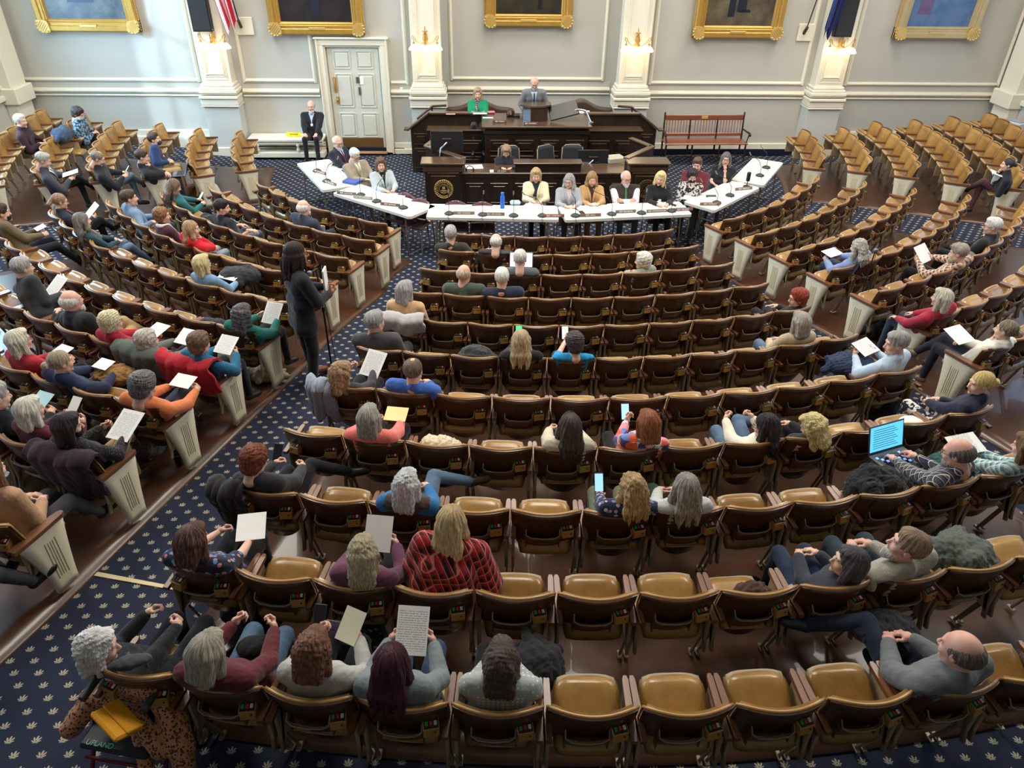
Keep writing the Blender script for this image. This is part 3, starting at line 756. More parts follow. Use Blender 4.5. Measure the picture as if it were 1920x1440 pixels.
# ---------------------------------------------------------------- people
def nrm(v): v = np.array(v, float); return v/(np.linalg.norm(v)+1e-9)
def rotz(a): c, s = math.cos(a), math.sin(a); return np.array([[c, -s, 0], [s, c, 0], [0, 0, 1.]])
def rotx(a): c, s = math.cos(a), math.sin(a); return np.array([[1, 0, 0], [0, c, -s], [0, s, c]])
def roty(a): c, s = math.cos(a), math.sin(a); return np.array([[c, 0, s], [0, 1, 0], [-s, 0, c]])
_HEAD = {}
def head_mesh(fem, h):
    k = (fem, h)
    if k in _HEAD: return _HEAD[k]
    j = .92 if fem else 1.0
    P = [('e', (0, -.014, .036), (.077, .097, .091), 0), ('e', (0, .028, -.022), (.063*j, .066, .088), .03), ('c', (-.036*j, .028, -.070), (.036*j, .028, -.070), .030, .030, .03),
         ('e', (0, .074, -.098), (.024*j, .020, .020), .02), ('e', (-.036, .066, -.028), (.026, .024, .026), .02), ('e', (.036, .066, -.028), (.026, .024, .026), .02),
         ('c', (-.032, .082, .032), (.032, .082, .032), .012, .012, .018),
         ('-e', (-.031, .108, .012), (.018, .020, .012), .012), ('-e', (.031, .108, .012), (.018, .020, .012), .012),
         ('c', (0, .088, .018), (0, .112, -.024), .008, .012, .010), ('e', (-.012, .101, -.030), (.009, .010, .007), .007), ('e', (.012, .101, -.030), (.009, .010, .007), .007),
         ('c', (-.019, .084, -.060), (.019, .084, -.060), .006, .006, .008), ('c', (0, .090, -.059), (0, .090, -.059), .007, .007, .008), ('c', (-.015, .084, -.070), (.015, .084, -.070), .0075, .0075, .008),
         ('-e', (0, .100, -.0648), (.022, .012, .0022), .003),
         ('c', (0, -.022, -.075), (0, -.040, -.165), .048 if fem else .056, .050 if fem else .060, .03)]
    for s in (-1, 1):
        P += [('e', (s*.079, -.006, -.002), (.010, .022, .032), .006), ('-e', (s*.090, .000, .002), (.006, .011, .017), .004)]
    V, Q = nets(P, h); V = smooth_pts(V, Q, 1, .3)
    c = V[Q].mean(1)
    mi = np.zeros(len(Q), int)
    lips = ((c[:, 0]/.024)**2+((c[:, 2]+.0645)/.013)**2 < 1) & (c[:, 1] > .08); mi[lips] = 1
    # eyes and brows
    Vs, Fs, Ms = [V], [Q], [mi]; n = len(V)
    def ball(cn, r, m, nn=8, kk=6):
        nonlocal n
        v = np.array([(cn[0]+r[0]*math.sin(PI*i/kk)*math.cos(2*PI*q/nn), cn[1]+r[1]*math.sin(PI*i/kk)*math.sin(2*PI*q/nn), cn[2]-r[2]*math.cos(PI*i/kk)) for i in range(kk+1) for q in range(nn)])
        f = np.array([(i*nn+q, i*nn+(q+1) % nn, (i+1)*nn+(q+1) % nn, (i+1)*nn+q) for i in range(kk) for q in range(nn)])+n
        Vs.append(v); Fs.append(f); Ms.append(np.full(len(f), m)); n += len(v)
    for s in (-1, 1):
        ball((s*.031, .0805, .012), (.0125, .0095, .0065), 2); ball((s*.031, .0860, .012), (.0055, .0048, .0055), 3)
        for q in range(3): ball((s*(.021+.010*q), .0955-.004*q, .031+.002*(q == 1)), (.008, .004, .0035), 4, 6, 4)
    r = (np.concatenate(Vs), np.concatenate(Fs), np.concatenate(Ms)); _HEAD[k] = r; return r
_HAND = {}
def hand_mesh(pose, h):
    """right hand, wrist at origin, fingers to +y, back of the hand +z, thumb on -x"""
    k = (pose, h)
    if k in _HAND: return _HAND[k]
    P = [('c', (0, -.03, 0), (0, .02, 0), .024, .026, 0), ('c', (-.022, .03, 0), (.022, .03, 0), .016, .015, .02), ('c', (-.026, .075, .002), (.026, .07, .0), .012, .011, .02), ('c', (-.012, .03, 0), (-.012, .075, 0), .014, .013, .01), ('c', (.014, .03, 0), (.014, .07, 0), .014, .012, .01)]
    curl = {'relax': (28, 34, 22), 'grip': (46, 58, 34), 'flat': (6, 10, 6), 'fist': (62, 80, 50)}[pose]
    for x, y, L, r, sp in ((-.030, .078, .072, .0088, -.10), (-.0105, .084, .080, .0090, -.03), (.0095, .082, .074, .0086, .04), (.028, .074, .058, .0076, .13)):
        p = np.array([x, y, 0.]); a = 0
        for f, cu in zip((.45, .31, .24), curl):
            a -= rad(cu*(1+.12*(sp > .1))); d = np.array([math.sin(sp), math.cos(a), math.sin(a)]); d /= np.linalg.norm(d); q = p+d*L*f
            P.append(('c', tuple(p), tuple(q), r, r*.94, .003 if f < .4 else .006)); p = q; r *= .94
    tb = {'relax': ((-.052, .052, -.018), (-.058, .085, -.028)), 'grip': ((-.046, .05, -.03), (-.028, .078, -.044)), 'flat': ((-.058, .05, -.004), (-.074, .08, -.006)), 'fist': ((-.045, .05, -.03), (-.015, .065, -.042))}[pose]
    P += [('c', (-.018, .018, -.004), (tb[0][0]*.8, tb[0][1]*.8, tb[0][2]), .015, .012, .012), ('c', (tb[0][0]*.8, tb[0][1]*.8, tb[0][2]), tb[1], .0105, .0090, .005)]
    V, Q = nets(P, h); _HAND[k] = (V, Q); return V, Q
def ik(S, W, a, b, pole):
    S, W = np.array(S, float), np.array(W, float); d = W-S; L = np.linalg.norm(d); mx = (a+b)*.995
    if L > mx: W = S+d/L*mx; d = W-S; L = mx
    x = (a*a-b*b+L*L)/(2*L); hgt = math.sqrt(max(1e-6, a*a-x*x)); u = d/L; p = np.array(pole, float); p = p-u*(p@u); p = nrm(p)
    return S+u*x+p*hgt, W
def hair_mesh(style, h, seed):
    """prims in head space; returns V, Q"""
    cap = ('e', (0, -.020, .040), (.086, .104, .096), 0)
    face = ('-e', (0, .115, -.035), (.072, .075, .105), .012)
    r = np.random.RandomState(seed); P = []
    amp, fr = .004, 60; zc = None
    if style == 'short':
        P = [('e', (0, -.020, .043), (.084, .102, .094), 0), ('e', (0, .03, .095), (.06, .055, .035), .02), ('-e', (0, .120, -.03), (.078, .075, .095), .010), ('-b', (0, 0, -.22), (.2, .2, .145), .01), ('-b', (0, .12, -.10), (.2, .12, .10), .01)]; amp = .004; fr = 110
    elif style == 'bald':
        P = [('e', (0, -.026, .016), (.083, .098, .078), 0), ('-e', (0, .03, .10), (.076, .10, .085), .010), ('-e', (0, .120, -.03), (.09, .095, .12), .010), ('-b', (0, 0, -.20), (.2, .2, .145), .01)]; amp = .003; fr = 110
    elif style == 'thin':
        P = [('e', (0, -.022, .036), (.083, .100, .090), 0), ('-e', (0, -.01, .15), (.045, .07, .035), .02), ('-e', (0, .125, -.02), (.08, .085, .115), .010), ('-b', (0, 0, -.20), (.2, .2, .145), .01)]; amp = .003; fr = 100
    elif style in ('bob', 'wavy', 'curlybob'):
        L = -.125 if style != 'wavy' else -.17
        P = [cap]+[('c', (s*.066, -.005, .02), (s*.074, .012, L), .036, .030, .03) for s in (-1, 1)]+[('c', (x, -.07, .02), (x*1.15, -.066, L), .045, .036, .03) for x in (-.045, 0, .045)]+[('e', (0, .045, .098), (.055, .045, .028), .02), face, ('-b', (0, .115, -.12), (.046, .09, .13), .012)]
        amp = {'bob': .004, 'wavy': .009, 'curlybob': .009}[style]; fr = {'bob': 70, 'wavy': 45, 'curlybob': 100}[style]
    elif style in ('long', 'longwavy'):
        L = -.205-.05*r.rand()
        P = [cap]+[('c', (s*.068, -.005, .02), (s*.078, .02, -.10), .034, .032, .03) for s in (-1, 1)]+[('c', (s*.078, .02, -.10), (s*.095, .03, L+.05), .032, .022, .03) for s in (-1, 1)]
        P += [('c', (x, -.075, .0), (x*1.2, -.085, -.14), .042, .042, .03) for x in (-.05, 0, .05)]+[('c', (x*1.2, -.085, -.14), (x*1.3, -.10, L+.02*math.sin(x*60)), .042, .022, .03) for x in (-.055, 0, .055)]
        P += [face, ('-b', (0, .115, -.16), (.046, .085, .17), .012)]; amp = .005 if style == 'long' else .012; fr = 60 if style == 'long' else 42
    elif style == 'curly':
        P = [('e', (0, -.025, .045), (.098, .112, .102), 0), ('e', (0, -.05, -.03), (.082, .07, .07), .03), ('e', (0, .03, .10), (.06, .05, .035), .02), face, ('-b', (0, 0, -.23), (.2, .2, .13), .01)]; amp = .007; fr = 125
    elif style == 'bun':
        P = [('e', (0, -.020, .038), (.082, .101, .093), 0), ('e', (0, -.135, .01), (.040, .036, .040), .012), face, ('-b', (0, 0, -.20), (.2, .2, .145), .01)]; amp = .003; fr = 90
    elif style == 'pony':
        P = [('e', (0, -.020, .038), (.082, .101, .093), 0), ('c', (0, -.115, .02), (.01, -.155, -.05), .030, .034, .015), ('c', (.01, -.155, -.05), (.02, -.14, -.16), .034, .014, .02), face, ('-b', (0, 0, -.20), (.2, .2, .145), .01)]; amp = .004; fr = 70
    elif style == 'dreads':
        P = [('e', (0, -.022, .042), (.086, .104, .094), 0), face, ('-b', (0, 0, -.20), (.2, .2, .14), .01)]
        for i in range(34):
            th = -PI*.5+(i/33-.5)*PI*1.45; el = .3+.55*r.rand(); c, s = math.cos(th), math.sin(th)
            p0 = np.array([.06*c*math.cos(el), -.02+.07*s*math.cos(el), .045+.08*math.sin(el)]); p1 = np.array([.092*c, -.02+.108*s, .01]); p2 = np.array([.098*c+.012*r.randn(), -.03+.115*s+.01*r.randn(), -.10]); p3 = p2+np.array([.012*r.randn(), -.01+.012*r.randn(), -.10-.05*r.rand()])
            P += [('c', tuple(p0), tuple(p1), .011, .011, .002), ('c', tuple(p1), tuple(p2), .011, .0105, .002), ('c', tuple(p2), tuple(p3), .0105, .0085, .002)]
        amp = .002; fr = 120
    V, Q = nets(P, h)
    if style != 'dreads': V = smooth_pts(V, Q, 1, .4)
    # strand ridges: displace outward by angle around the crown
    th = np.arctan2(V[:, 0], V[:, 1]+.02); rr = np.sqrt(V[:, 0]**2+(V[:, 1]+.02)**2)
    w = np.clip(rr/.05, 0, 1)
    o = np.stack([V[:, 0], V[:, 1]+.02, .35*(V[:, 2]-.03)], 1); o /= np.linalg.norm(o, axis=1, keepdims=True)+1e-6
    if style in ('curly', 'curlybob', 'wavy', 'longwavy'): nz = .75*sinoise(V, fr, seed)+.8*np.abs(sinoise(V, fr*1.7, seed+3))*np.sign(sinoise(V, fr*.6, seed+7))
    else: nz = .6*np.sin(th*17+2*np.sin(V[:, 2]*14+seed))+.4*np.sin(th*41+seed*1.7+V[:, 2]*20)
    V = V+o*(nz*amp*w)[:, None]
    if style in ('long', 'longwavy', 'wavy', 'bob'):
        low = np.clip((-V[:, 2]-.08)/.1, 0, 1); V[:, 2] += low*.016*np.sin(th*23+seed)*(1.2 if style[0] == 'l' else .5)
    return V, Q
EYEW = plain('eye white', (225, 220, 215), .3, var=.01); IRIS = plain('dark iris', (50, 38, 30), .2)
SK = {'light': (226, 188, 166), 'pink': (226, 180, 162), 'pale': (232, 198, 178), 'tan': (168, 116, 84), 'olive': (206, 158, 124)}
def back_cuts(s=1.0, ox=0.0, oy=0.0, oz=0.0):
    o = []
    for zb in np.arange(.36, .86, .05):
        for x0, x1 in ((-.28, -.17), (-.17, .17), (.17, .28)):
            sx = .85 if x0 != -.17 else .35; yl = yback(sx, zb+.025)+.012
            o.append(('-b', (((x0+x1)/2-ox)/s, (yl-.045-.3-oy)/s, (zb+.025-oz)/s), ((x1-x0)/2/s+.004, .3/s, .026/s), 0))
    return o
def person(label, pos, rz, head, s=1.0, fem=False, hair=('short', (120, 110, 100)), top='shirt', col=(80, 80, 90), pat='plain', col2=None, col3=None, bot=(50, 60, 85), shoe=(40, 36, 34),
           arms='lap', legs='n', look=(0, 0), skin_='light', g=1.0, twist=0.0, beard=None, glasses=False, mask=None, inner=None, tie=None, scarf=None, stand=False, badge=None, watch=False, group=None, roll=0.0, seated_z=.53, cap=None, hip_y=.25, cut=False):
    CUT = back_cuts(s) if cut else []
    P0 = np.array(pos, float); d = float(np.linalg.norm(P0+np.array([0, 0, 1.])-CAM)); lod = 1.0 if d < 9.0 else (1.45 if d < 12.5 else 1.9)
    seed = int(abs(P0[0]*131+P0[1]*57)*10) % 9999; rg = np.random.RandomState(seed)
    Hd = np.array(head, float)
    if stand: hip = np.array([0, -.02, .93])
    else: hip = np.array([Hd[0]*.25, hip_y, seated_z])
    N = Hd+np.array([0, -.035, -.160]) if not stand else Hd+np.array([0, -.04, -.172])
    if not stand:      # keep torso length natural by sliding the hips
        L = .49; dz = N[2]-hip[2]; dx = N[0]-hip[0]; q = L*L-dz*dz-dx*dx
        if q < 0: hip[2] = max(.50, N[2]-math.sqrt(max(.01, L*L-dx*dx)))
        elif N[1]-hip[1] > math.sqrt(q): hip[1] = N[1]-math.sqrt(q)
        elif hip[1]-N[1] > math.sqrt(q)+.05: hip[1] = min(N[1]+math.sqrt(q)+.05, .36)
    hip[1] = max(hip[1], .20) if not stand else hip[1]
    Rt = rotz(rad(twist)); up = nrm(N-hip); X = Rt@np.array([1., 0, 0]); fwd = nrm(np.cross(up, X)); X = np.cross(fwd, up)
    T = lambda a, f, u: N*u+hip*(1-u)+X*a+fwd*f           # torso coordinates
    sw = (.175 if fem else .198)*(.5+.5*g)
    SH = {q: T(q*sw, 0, .90) for q in (-1, 1)}
    ga = .75+.25*g
    # ---- legs
    hx = .095*(.7+.3*g); K, A, TO = {}, {}, {}
    for q in (-1, 1):
        if stand:
            K[q] = hip+np.array([q*.10, .03, -.43]); A[q] = np.array([q*.12, .0-q*.06, .09]); TO[q] = A[q]+np.array([q*.05, .17, -.05]); continue
        hipq = hip+np.array([q*hx, 0, 0]); side = q
        spread = .04 if not fem else .015
        K[q] = hipq+np.array([q*spread, .41, .035]); A[q] = K[q]+np.array([0, .05, -(K[q][2]-.10)]); TO[q] = A[q]+np.array([q*.03, .16, -.045])
        if legs == 's': A[q] = K[q]+np.array([0, .26, -.36]); A[q][2] = max(.10, A[q][2]); TO[q] = A[q]+np.array([q*.04, .13, .02])
    if not stand and legs in ('xr', 'xl'):
        q = 1 if legs == 'xr' else -1   # this leg lies over the other
        K[q] = hip+np.array([-q*.02, .42, .14]); A[q] = K[q]+np.array([-q*.20, .20, -.27]); TO[q] = A[q]+np.array([-q*.06, .15, .00])
    if not stand and legs in ('fr', 'fl'):   # ankle on the other knee
        q = 1 if legs == 'fr' else -1
        K[q] = hip+np.array([q*.26, .30, .12]); A[q] = hip+np.array([-q*.10, .42, .16]); TO[q] = A[q]+np.array([-q*.15, .06, .0])
    if not stand and legs in ('or', 'ol'):   # crossed and swung out sideways
        q = 1 if legs == 'or' else -1
        K[q] = hip+np.array([q*.12, .44, .13]); A[q] = K[q]+np.array([q*.33, .14, -.16]); TO[q] = A[q]+np.array([q*.15, .04, .02])
    # ---- arms: wrist target, hand direction, back of hand
    hm = T(0, 0, 0); hy = hip[1]
    def W(x, y, z): return np.array([hip[0]*.5+N[0]*.5+x, hy+y, z+(hip[2]-.53 if not stand else 0)])
    AR = {}
    hp = {-1: 'relax', 1: 'relax'}; pole = {q: (q*.6, -.35, -.9) for q in (-1, 1)}
    for q in (-1, 1):
        if arms == 'lap': AR[q] = (W(q*.085, .25, .70), (-q*.7, .65, -.2), (q*.35, -.1, 1))
        elif arms == 'knees': AR[q] = (W(q*.13, .30, .66), (-q*.05, 1, -.15), (0, 0, 1))
        elif arms == 'paper': AR[q] = (W(q*.145, .28, .80), (-q*.45, .8, .35), (q*.8, -.35, -.3)); hp[q] = 'grip'
        elif arms == 'low': AR[q] = (W(q*.14, .30, .74), (-q*.45, .85, .1), (q*.8, -.1, .4)); hp[q] = 'grip'
        elif arms == 'cross': AR[q] = (T(-q*.06, .20, .42), (-q*.95, .15, .0), (0, .9, .35)); pole[q] = (q*.9, .25, -.5)
        elif arms == 'rest': AR[q] = (W(q*.27, .20, .69), (0, 1, -.1), (0, 0, 1)); pole[q] = (q*.9, -.4, -.4)
        elif arms == 'type': AR[q] = (W(q*.11, .30, .72), (-q*.15, 1, -.1), (0, .0, 1)); hp[q] = 'relax'
        elif arms == 'table': AR[q] = (W(q*.10, .30, .80), (-q*.6, .75, 0), (0, 0, 1)); hp[q] = 'relax'
        elif arms == 'wide': AR[q] = (W(q*.62, -.20, .86), (q*.9, .1, -.25), (0, 0, 1)); pole[q] = (0, -.2, -1)
        elif arms == 'stand': AR[q] = (T(q*.10, .32, .42), (-q*.4, .8, .2), (q*.8, -.2, -.5)); hp[q] = 'grip'
        elif arms == 'lectern': AR[q] = (T(q*.22, .24, .14), (q*.2, .9, -.3), (0, 0, 1)); pole[q] = (q*.5, -.5, -.5)
        elif arms in ('chinR', 'chinL'):
            m = 1 if arms == 'chinR' else -1
            if q == m: AR[q] = (Hd+np.array([m*.035, .085, -.17]), (-m*.15, .02, 1), (m*.5, .85, 0)); hp[q] = 'fist'; pole[q] = (m*.4, .2, -1)
            else: AR[q] = (W(q*.05, .22, .73), (-q, .3, -.1), (0, .2, 1))
        elif arms in ('phoneR', 'phoneL'):
            m = 1 if arms == 'phoneR' else -1
            if q == m: AR[q] = (W(m*.04, .27, .86), (-m*.3, .7, .6), (m*.6, .5, -.6)); hp[q] = 'grip'
            else: AR[q] = (W(q*.10, .26, .71), (-q*.7, .65, -.2), (0, 0, 1))
        elif arms in ('sideL', 'sideR'):
            m = 1 if arms == 'sideR' else -1
            if q == m: AR[q] = (W(m*.50, .02, .84), (m*.8, .5, -.3), (0, 0, 1)); pole[q] = (m*.2, -.5, -.8)
            else: AR[q] = (W(q*.12, .26, .70), (-q*.5, .8, -.2), (0, 0, 1))
    E_, W_ = {}, {}
    for q in (-1, 1):
        E_[q], W_[q] = ik(SH[q], AR[q][0], .285, .25, pole[q])
    # ---- root and skin body
    skn = skin(SK[skin_]); hc = hair[1]; hb = 0.0
    yaw, pit = rad(look[0]), rad(look[1])
    RH = rotz(rad(twist)*.5+yaw)@rotx(-pit)@roty(rad(roll))
    Hc = Hd
    B = [('c', T(-.08, 0, .80), T(.08, 0, .80), .085, .085, 0), ('c', T(-.06, 0, .35), T(.06, 0, .35), .09*ga, .09*ga, .05), ('c', T(-hx*.7, 0, 0), T(hx*.7, 0, 0), .10, .10, .05), ('c', N-up*.05, Hc+RH@np.array([0, -.03, -.09]), .060, .052, .03)]
    for q in (-1, 1):
        ar = (.043 if fem else .050)*ga
        B += [('c', T(q*.06, 0, .88), SH[q], .06, ar+.004, .03), ('c', SH[q], E_[q], ar, ar*.82, .01), ('c', E_[q], W_[q], ar*.80, .0245, .01)]
        B += [('c', hip+np.array([q*hx, 0, 0]), K[q], .075*ga, .050, .02), ('c', K[q], A[q], .048, .036, .01)]
    V, Q = nets(B+CUT, .016*lod)
    Vs, Fs, Ms = [V], [Q], [np.zeros(len(Q), int)]; n = len(V)
    hv, hq, hmi = head_mesh(fem, .0055*lod if lod < 1.2 else .009)
    hs = 1.05 if not fem else 1.02
    Vs.append((hv*hs)@RH.T+Hc); Fs.append(hq+n); Ms.append(hmi); n += len(hv)
    for q in (-1, 1):
        v, f = hand_mesh(hp[q], .0042 if lod < 1.2 else .0065)
        v = v.copy(); v[:, 0] *= q       # thumbs point inward with the backs up
        if q < 0: f = f[:, ::-1]
        yv = nrm(AR[q][1]); fa = nrm(W_[q]-E_[q]); yv = nrm(yv*.75+fa*.35); zv = np.array(AR[q][2], float); zv = nrm(zv-yv*(zv@yv)); xv = np.cross(yv, zv)
        R = np.stack([xv, yv, zv], 1); k = (.93 if fem else 1.03)
        Vs.append(v@R.T*k+W_[q]); Fs.append(f+n); Ms.append(np.zeros(len(f), int)); n += len(v)
    lip = plain('lips %d' % SK[skin_][0], tuple(int(x*y) for x, y in zip(SK[skin_], (.82, .60, .60))), .4, var=.03)
    brow = plain('brow %d' % hc[0], tuple(int(x*.7) for x in hc), .7)
    me = raw_mesh('person', np.concatenate(Vs), np.concatenate(Fs), [skn, lip, EYEW, IRIS, brow], np.concatenate(Ms), True)
    root = link('person', me, None, tuple(P0), rz); root.scale = (s, s, s)
    tag(root, label, 'person', group)
    def part(name, V, Q, m): return link(name, raw_mesh(name, V, Q, [m], None, True), root)
    # ---- clothing
    tm = cloth(col, pat, col2 or (230, 225, 215), col3 or (35, 35, 42)) if top != 'leather' else cloth(col, 'leather')
    if top == 'leather': tm.node_tree.nodes['Principled BSDF'].inputs['Roughness'].default_value = .4
    th = {'shirt': .018, 'tee': .016, 'knit': .024, 'jacket': .026, 'hoodie': .028, 'puffy': .045, 'leather': .028, 'vest': .026, 'shawl': .03, 'top': .015, 'cardigan': .024}[top]
    kk = .05
    b0 = .098
    G = [('c', T(-sw*.62, -.005, .87), T(sw*.62, -.005, .87), .062+th, .062+th, 0), ('c', T(-.085*ga, .005, .66), T(.085*ga, .005, .66), (b0+th)*(.9+.1*g), (b0+th)*(.9+.1*g), kk), ('c', T(-.075*g, .012*g, .36), T(.075*g, .012*g, .36), (.088+th)*g, (.088+th)*g, kk), ('c', T(-hx, .0, .06), T(hx, .0, .06), (.098+th)*g, (.098+th)*g, kk)]
    if not stand: pass
    else: G += [('c', T(-.10, 0, -.18), T(.10, 0, -.18), .105+th, .105+th, .05), ('c', T(-.10, 0, .30), T(.10, 0, .30), .090+th, .090+th, .05)] if top == 'jacket' else []
    if fem: G += [('c', T(q*.070, .075, .60), T(q*.070, .075, .60), .052+th*.5, .052+th*.5, .04) for q in (-1, 1)]
    G.append(('c', N-up*.06, N+up*.026-fwd*.016, .082+th*.3, .056+th*.4, .03))
    for q in (-1, 1): G.append(('c', N-up*.02-fwd*.01+X*q*.03, T(q*sw*.75, 0, .93), .055+th*.4, .045+th*.6, .03))
    sl = {'tee': .62, 'vest': 0}.get(top, 1.0)
    for q in (-1, 1):
        ar = (.046 if fem else .053)*ga; r0 = ar+th; r1 = ar*.85+th
        G.append(('c', T(q*.07, 0, .86), SH[q], .058+th, r0, .03))
        if top == 'vest': continue
        if sl < 1: G.append(('c', SH[q], SH[q]+(E_[q]-SH[q])*sl, r0, r1, .012)); continue
        G.append(('c', SH[q], E_[q], r0, r1, .014)); we = W_[q]+(E_[q]-W_[q])*.10
        G.append(('c', E_[q], we, r1, .026+th*.75, .010))
    if top == 'hoodie':
        for i in range(9):
            a0 = PI*(1.08+.84*i/8)*1.0; a1 = PI*(1.08+.84*(i+1)/8)
            c0 = N+X*.095*math.cos(a0)+fwd*(.02+.085*math.sin(a0))+up*(.005-.01*math.sin(a0)); c1 = N+X*.095*math.cos(a1)+fwd*(.02+.085*math.sin(a1))+up*(.005-.01*math.sin(a1)); G.append(('c', c0, c1, .043, .043, .012))
        G.append(('c', N-fwd*.10-up*.05, N-fwd*.10-up*.12, .060, .035, .03))
    if top == 'shawl':
        G += [('c', SH[q]+np.array([q*.03, 0, -.02]), SH[q]+np.array([q*.10, -.03, -.30]), .08, .11, .06) for q in (-1, 1)]+[('c', T(-.12, -.09, .6), T(.12, -.09, .6), .10, .10, .05), ('c', T(-.15, -.08, .25), T(.15, -.08, .25), .12, .12, .05)]
    V, Q = nets(G+CUT, .0115*lod)
    if cut: V = smooth_pts(V, Q, 2, .4)
    if top == 'puffy': u_ = (V-hip)@up; V = V+(V-(hip+np.outer(u_, up)))*(.045*np.sin(u_*75))[:, None]
    w_ = .0035 if top not in ('jacket',) else .002
    V = V+nrm_rows(V-T(0, 0, .5))*(w_*sinoise(V*np.array([1, 1, 1.4]), 38, seed))[:, None]
    tname = {'jacket': 'jacket', 'hoodie': 'hoodie', 'puffy': 'puffer_jacket', 'leather': 'jacket', 'vest': 'vest', 'shawl': 'shawl', 'knit': 'sweater', 'cardigan': 'cardigan'}.get(top, 'shirt')
    part(tname, V, Q, tm); TV = V
    if top == 'vest' and inner:
        G2 = []
        for q in (-1, 1):
            ar = .055*ga; G2 += [('c', T(q*.07, 0, .87), SH[q], .066, ar+.016, .02), ('c', SH[q], E_[q], ar+.018, ar*.85+.016, .014), ('c', E_[q], W_[q]+(E_[q]-W_[q])*.08, ar*.85+.016, .038, .01)]
        V, Q = nets(G2, .012*lod); part('shirt', V, Q, cloth(inner))
    def patch(name, a0, a1, t0, t1, wfn, m, cx=0.0, nu=4, nv=8, off=.005, cfn=None):
        """strip laid on the chest; a across, t from the neck down"""
        lx = (TV-N)@X; lu = (TV-N)@up; lf = (TV-N)@fwd
        pts = []
        for j in range(nv+1):
            t = t0+(t1-t0)*j/nv; row = []
            c = cx if cfn is None else cfn(t)
            for i in range(nu+1):
                a = c+wfn(t)*(2*i/nu-1); sel = (abs(lx-a) < .022) & (abs(lu+t) < .022) & (lf > 0)
                f = lf[sel].max() if sel.any() else .09
                row.append(N+X*a-up*t+fwd*(f+off))
            pts.append(row)
        Pn = np.array(pts); k = (nu+1)*(nv+1)
        Vv = np.concatenate([Pn.reshape(-1, 3), (Pn-fwd*.012).reshape(-1, 3)]); I = lambda i, j: j*(nu+1)+i
        Fq = [(I(i, j), I(i, j+1), I(i+1, j+1), I(i+1, j)) for i in range(nu) for j in range(nv)]
        Fq += [tuple(k+x for x in f[::-1]) for f in Fq[:]]
        for i in range(nu): Fq += [(I(i, 0), I(i+1, 0), k+I(i+1, 0), k+I(i, 0)), (I(i+1, nv), I(i, nv), k+I(i, nv), k+I(i+1, nv))]
        for j in range(nv): Fq += [(I(0, j+1), I(0, j), k+I(0, j), k+I(0, j+1)), (I(nu, j), I(nu, j+1), k+I(nu, j+1), k+I(nu, j))]
        part(name, Vv, Fq, m)
    if inner and top != 'vest':
        patch('shirt_front', 0, 0, -.005, .30, lambda t: .012+.060*max(0, 1-t/.30), cloth(inner), off=.004)
        for q in (-1, 1): patch('lapel', 0, 0, .0, .31, lambda t: .006+.020*max(0, math.sin(PI*min(1, max(0, t)/.31))), tm, off=.010, nu=2, cfn=lambda t, q=q: q*(.014+.066*max(0, 1-t/.31)))
    if tie: patch('tie', 0, 0, .015, .34, lambda t: .012+.030*t, cloth(tie), off=.009, nu=2)
    if badge: patch('badge', 0, 0, .24, .30, lambda t: .028, plain('badge %d' % badge[0], badge, .4), cx=.0, off=.014, nu=2, nv=2)
    if scarf:
        S_ = []
        for i in range(12):
            a0, a1 = 2*PI*i/12, 2*PI*(i+1)/12; f = lambda a: N+X*.072*math.cos(a)+fwd*(.005+.072*math.sin(a))+up*(.02-.025*math.sin(a)); S_.append(('c', f(a0), f(a1), .030, .030, .004))
        S_ += [('c', N+fwd*.08-up*.03+X*.02, N+fwd*.135-up*.22+X*.03, .030, .034, .01)]
        V, Q = nets(S_, .009*lod); V = V+nrm_rows(V-N)*(.003*sinoise(V, 90, seed))[:, None]; part('scarf', V, Q, cloth(*scarf) if isinstance(scarf[0], tuple) else cloth(scarf))
    # trousers
    G = [('c', hip+np.array([-hx, 0, -.0]), hip+np.array([hx, 0, -.0]), .112*g, .112*g, 0)]
    for q in (-1, 1):
        G += [('c', hip+np.array([q*hx, .02, -.005]), K[q], (.088 if not stand else .095)*ga, .064*ga if not stand else .07, .03)]
        an = A[q]+(K[q]-A[q])*.08; G += [('c', K[q], an, .062*ga if not stand else .07, .047 if not stand else .055, .012)]
    V, Q = nets(G, .0125*lod); V = V+nrm_rows(V-hip)*(.003*sinoise(V, 40, seed+1))[:, None]
    part('trousers', V, Q, cloth(bot) if not isinstance(bot[0], tuple) else cloth(*bot))
    # shoes
    for q in (-1, 1):
        dd = nrm(TO[q]-A[q]); sh = nrm(A[q]-K[q]); hz = np.cross(np.cross(dd, sh), dd); hl = A[q]-dd*.03+sh*.02
        to = TO[q] if stand else A[q]+nrm(TO[q]-A[q])*.165
        G = [('c', A[q]-dd*.02, hl, .042, .036, 0), ('c', hl, to-dd*.02, .034, .036, .02), ('c', A[q], to-dd*.06, .040, .034, .03)]
        V, Q = nets(G, .010*lod); part('shoe', V, Q, plain('shoe %d %d' % (shoe[0], shoe[2]), shoe, .4))
    # hair, beard, glasses, mask in head space
    def hpart(name, V, Q, m):
        o = link(name, raw_mesh(name, V*(hs*(1.07 if name == 'hair' else 1.0)), Q, [m], None, True), root); M4 = np.eye(4); M4[:3, :3] = RH; M4[:3, 3] = Hc
        o.matrix_local = Matrix(M4.tolist()); return o
    if hair[0] != 'none':
        V, Q = hair_mesh(hair[0], .0062*lod, seed % 17); hpart('hair', V, Q, hairm(*hair[1:]))
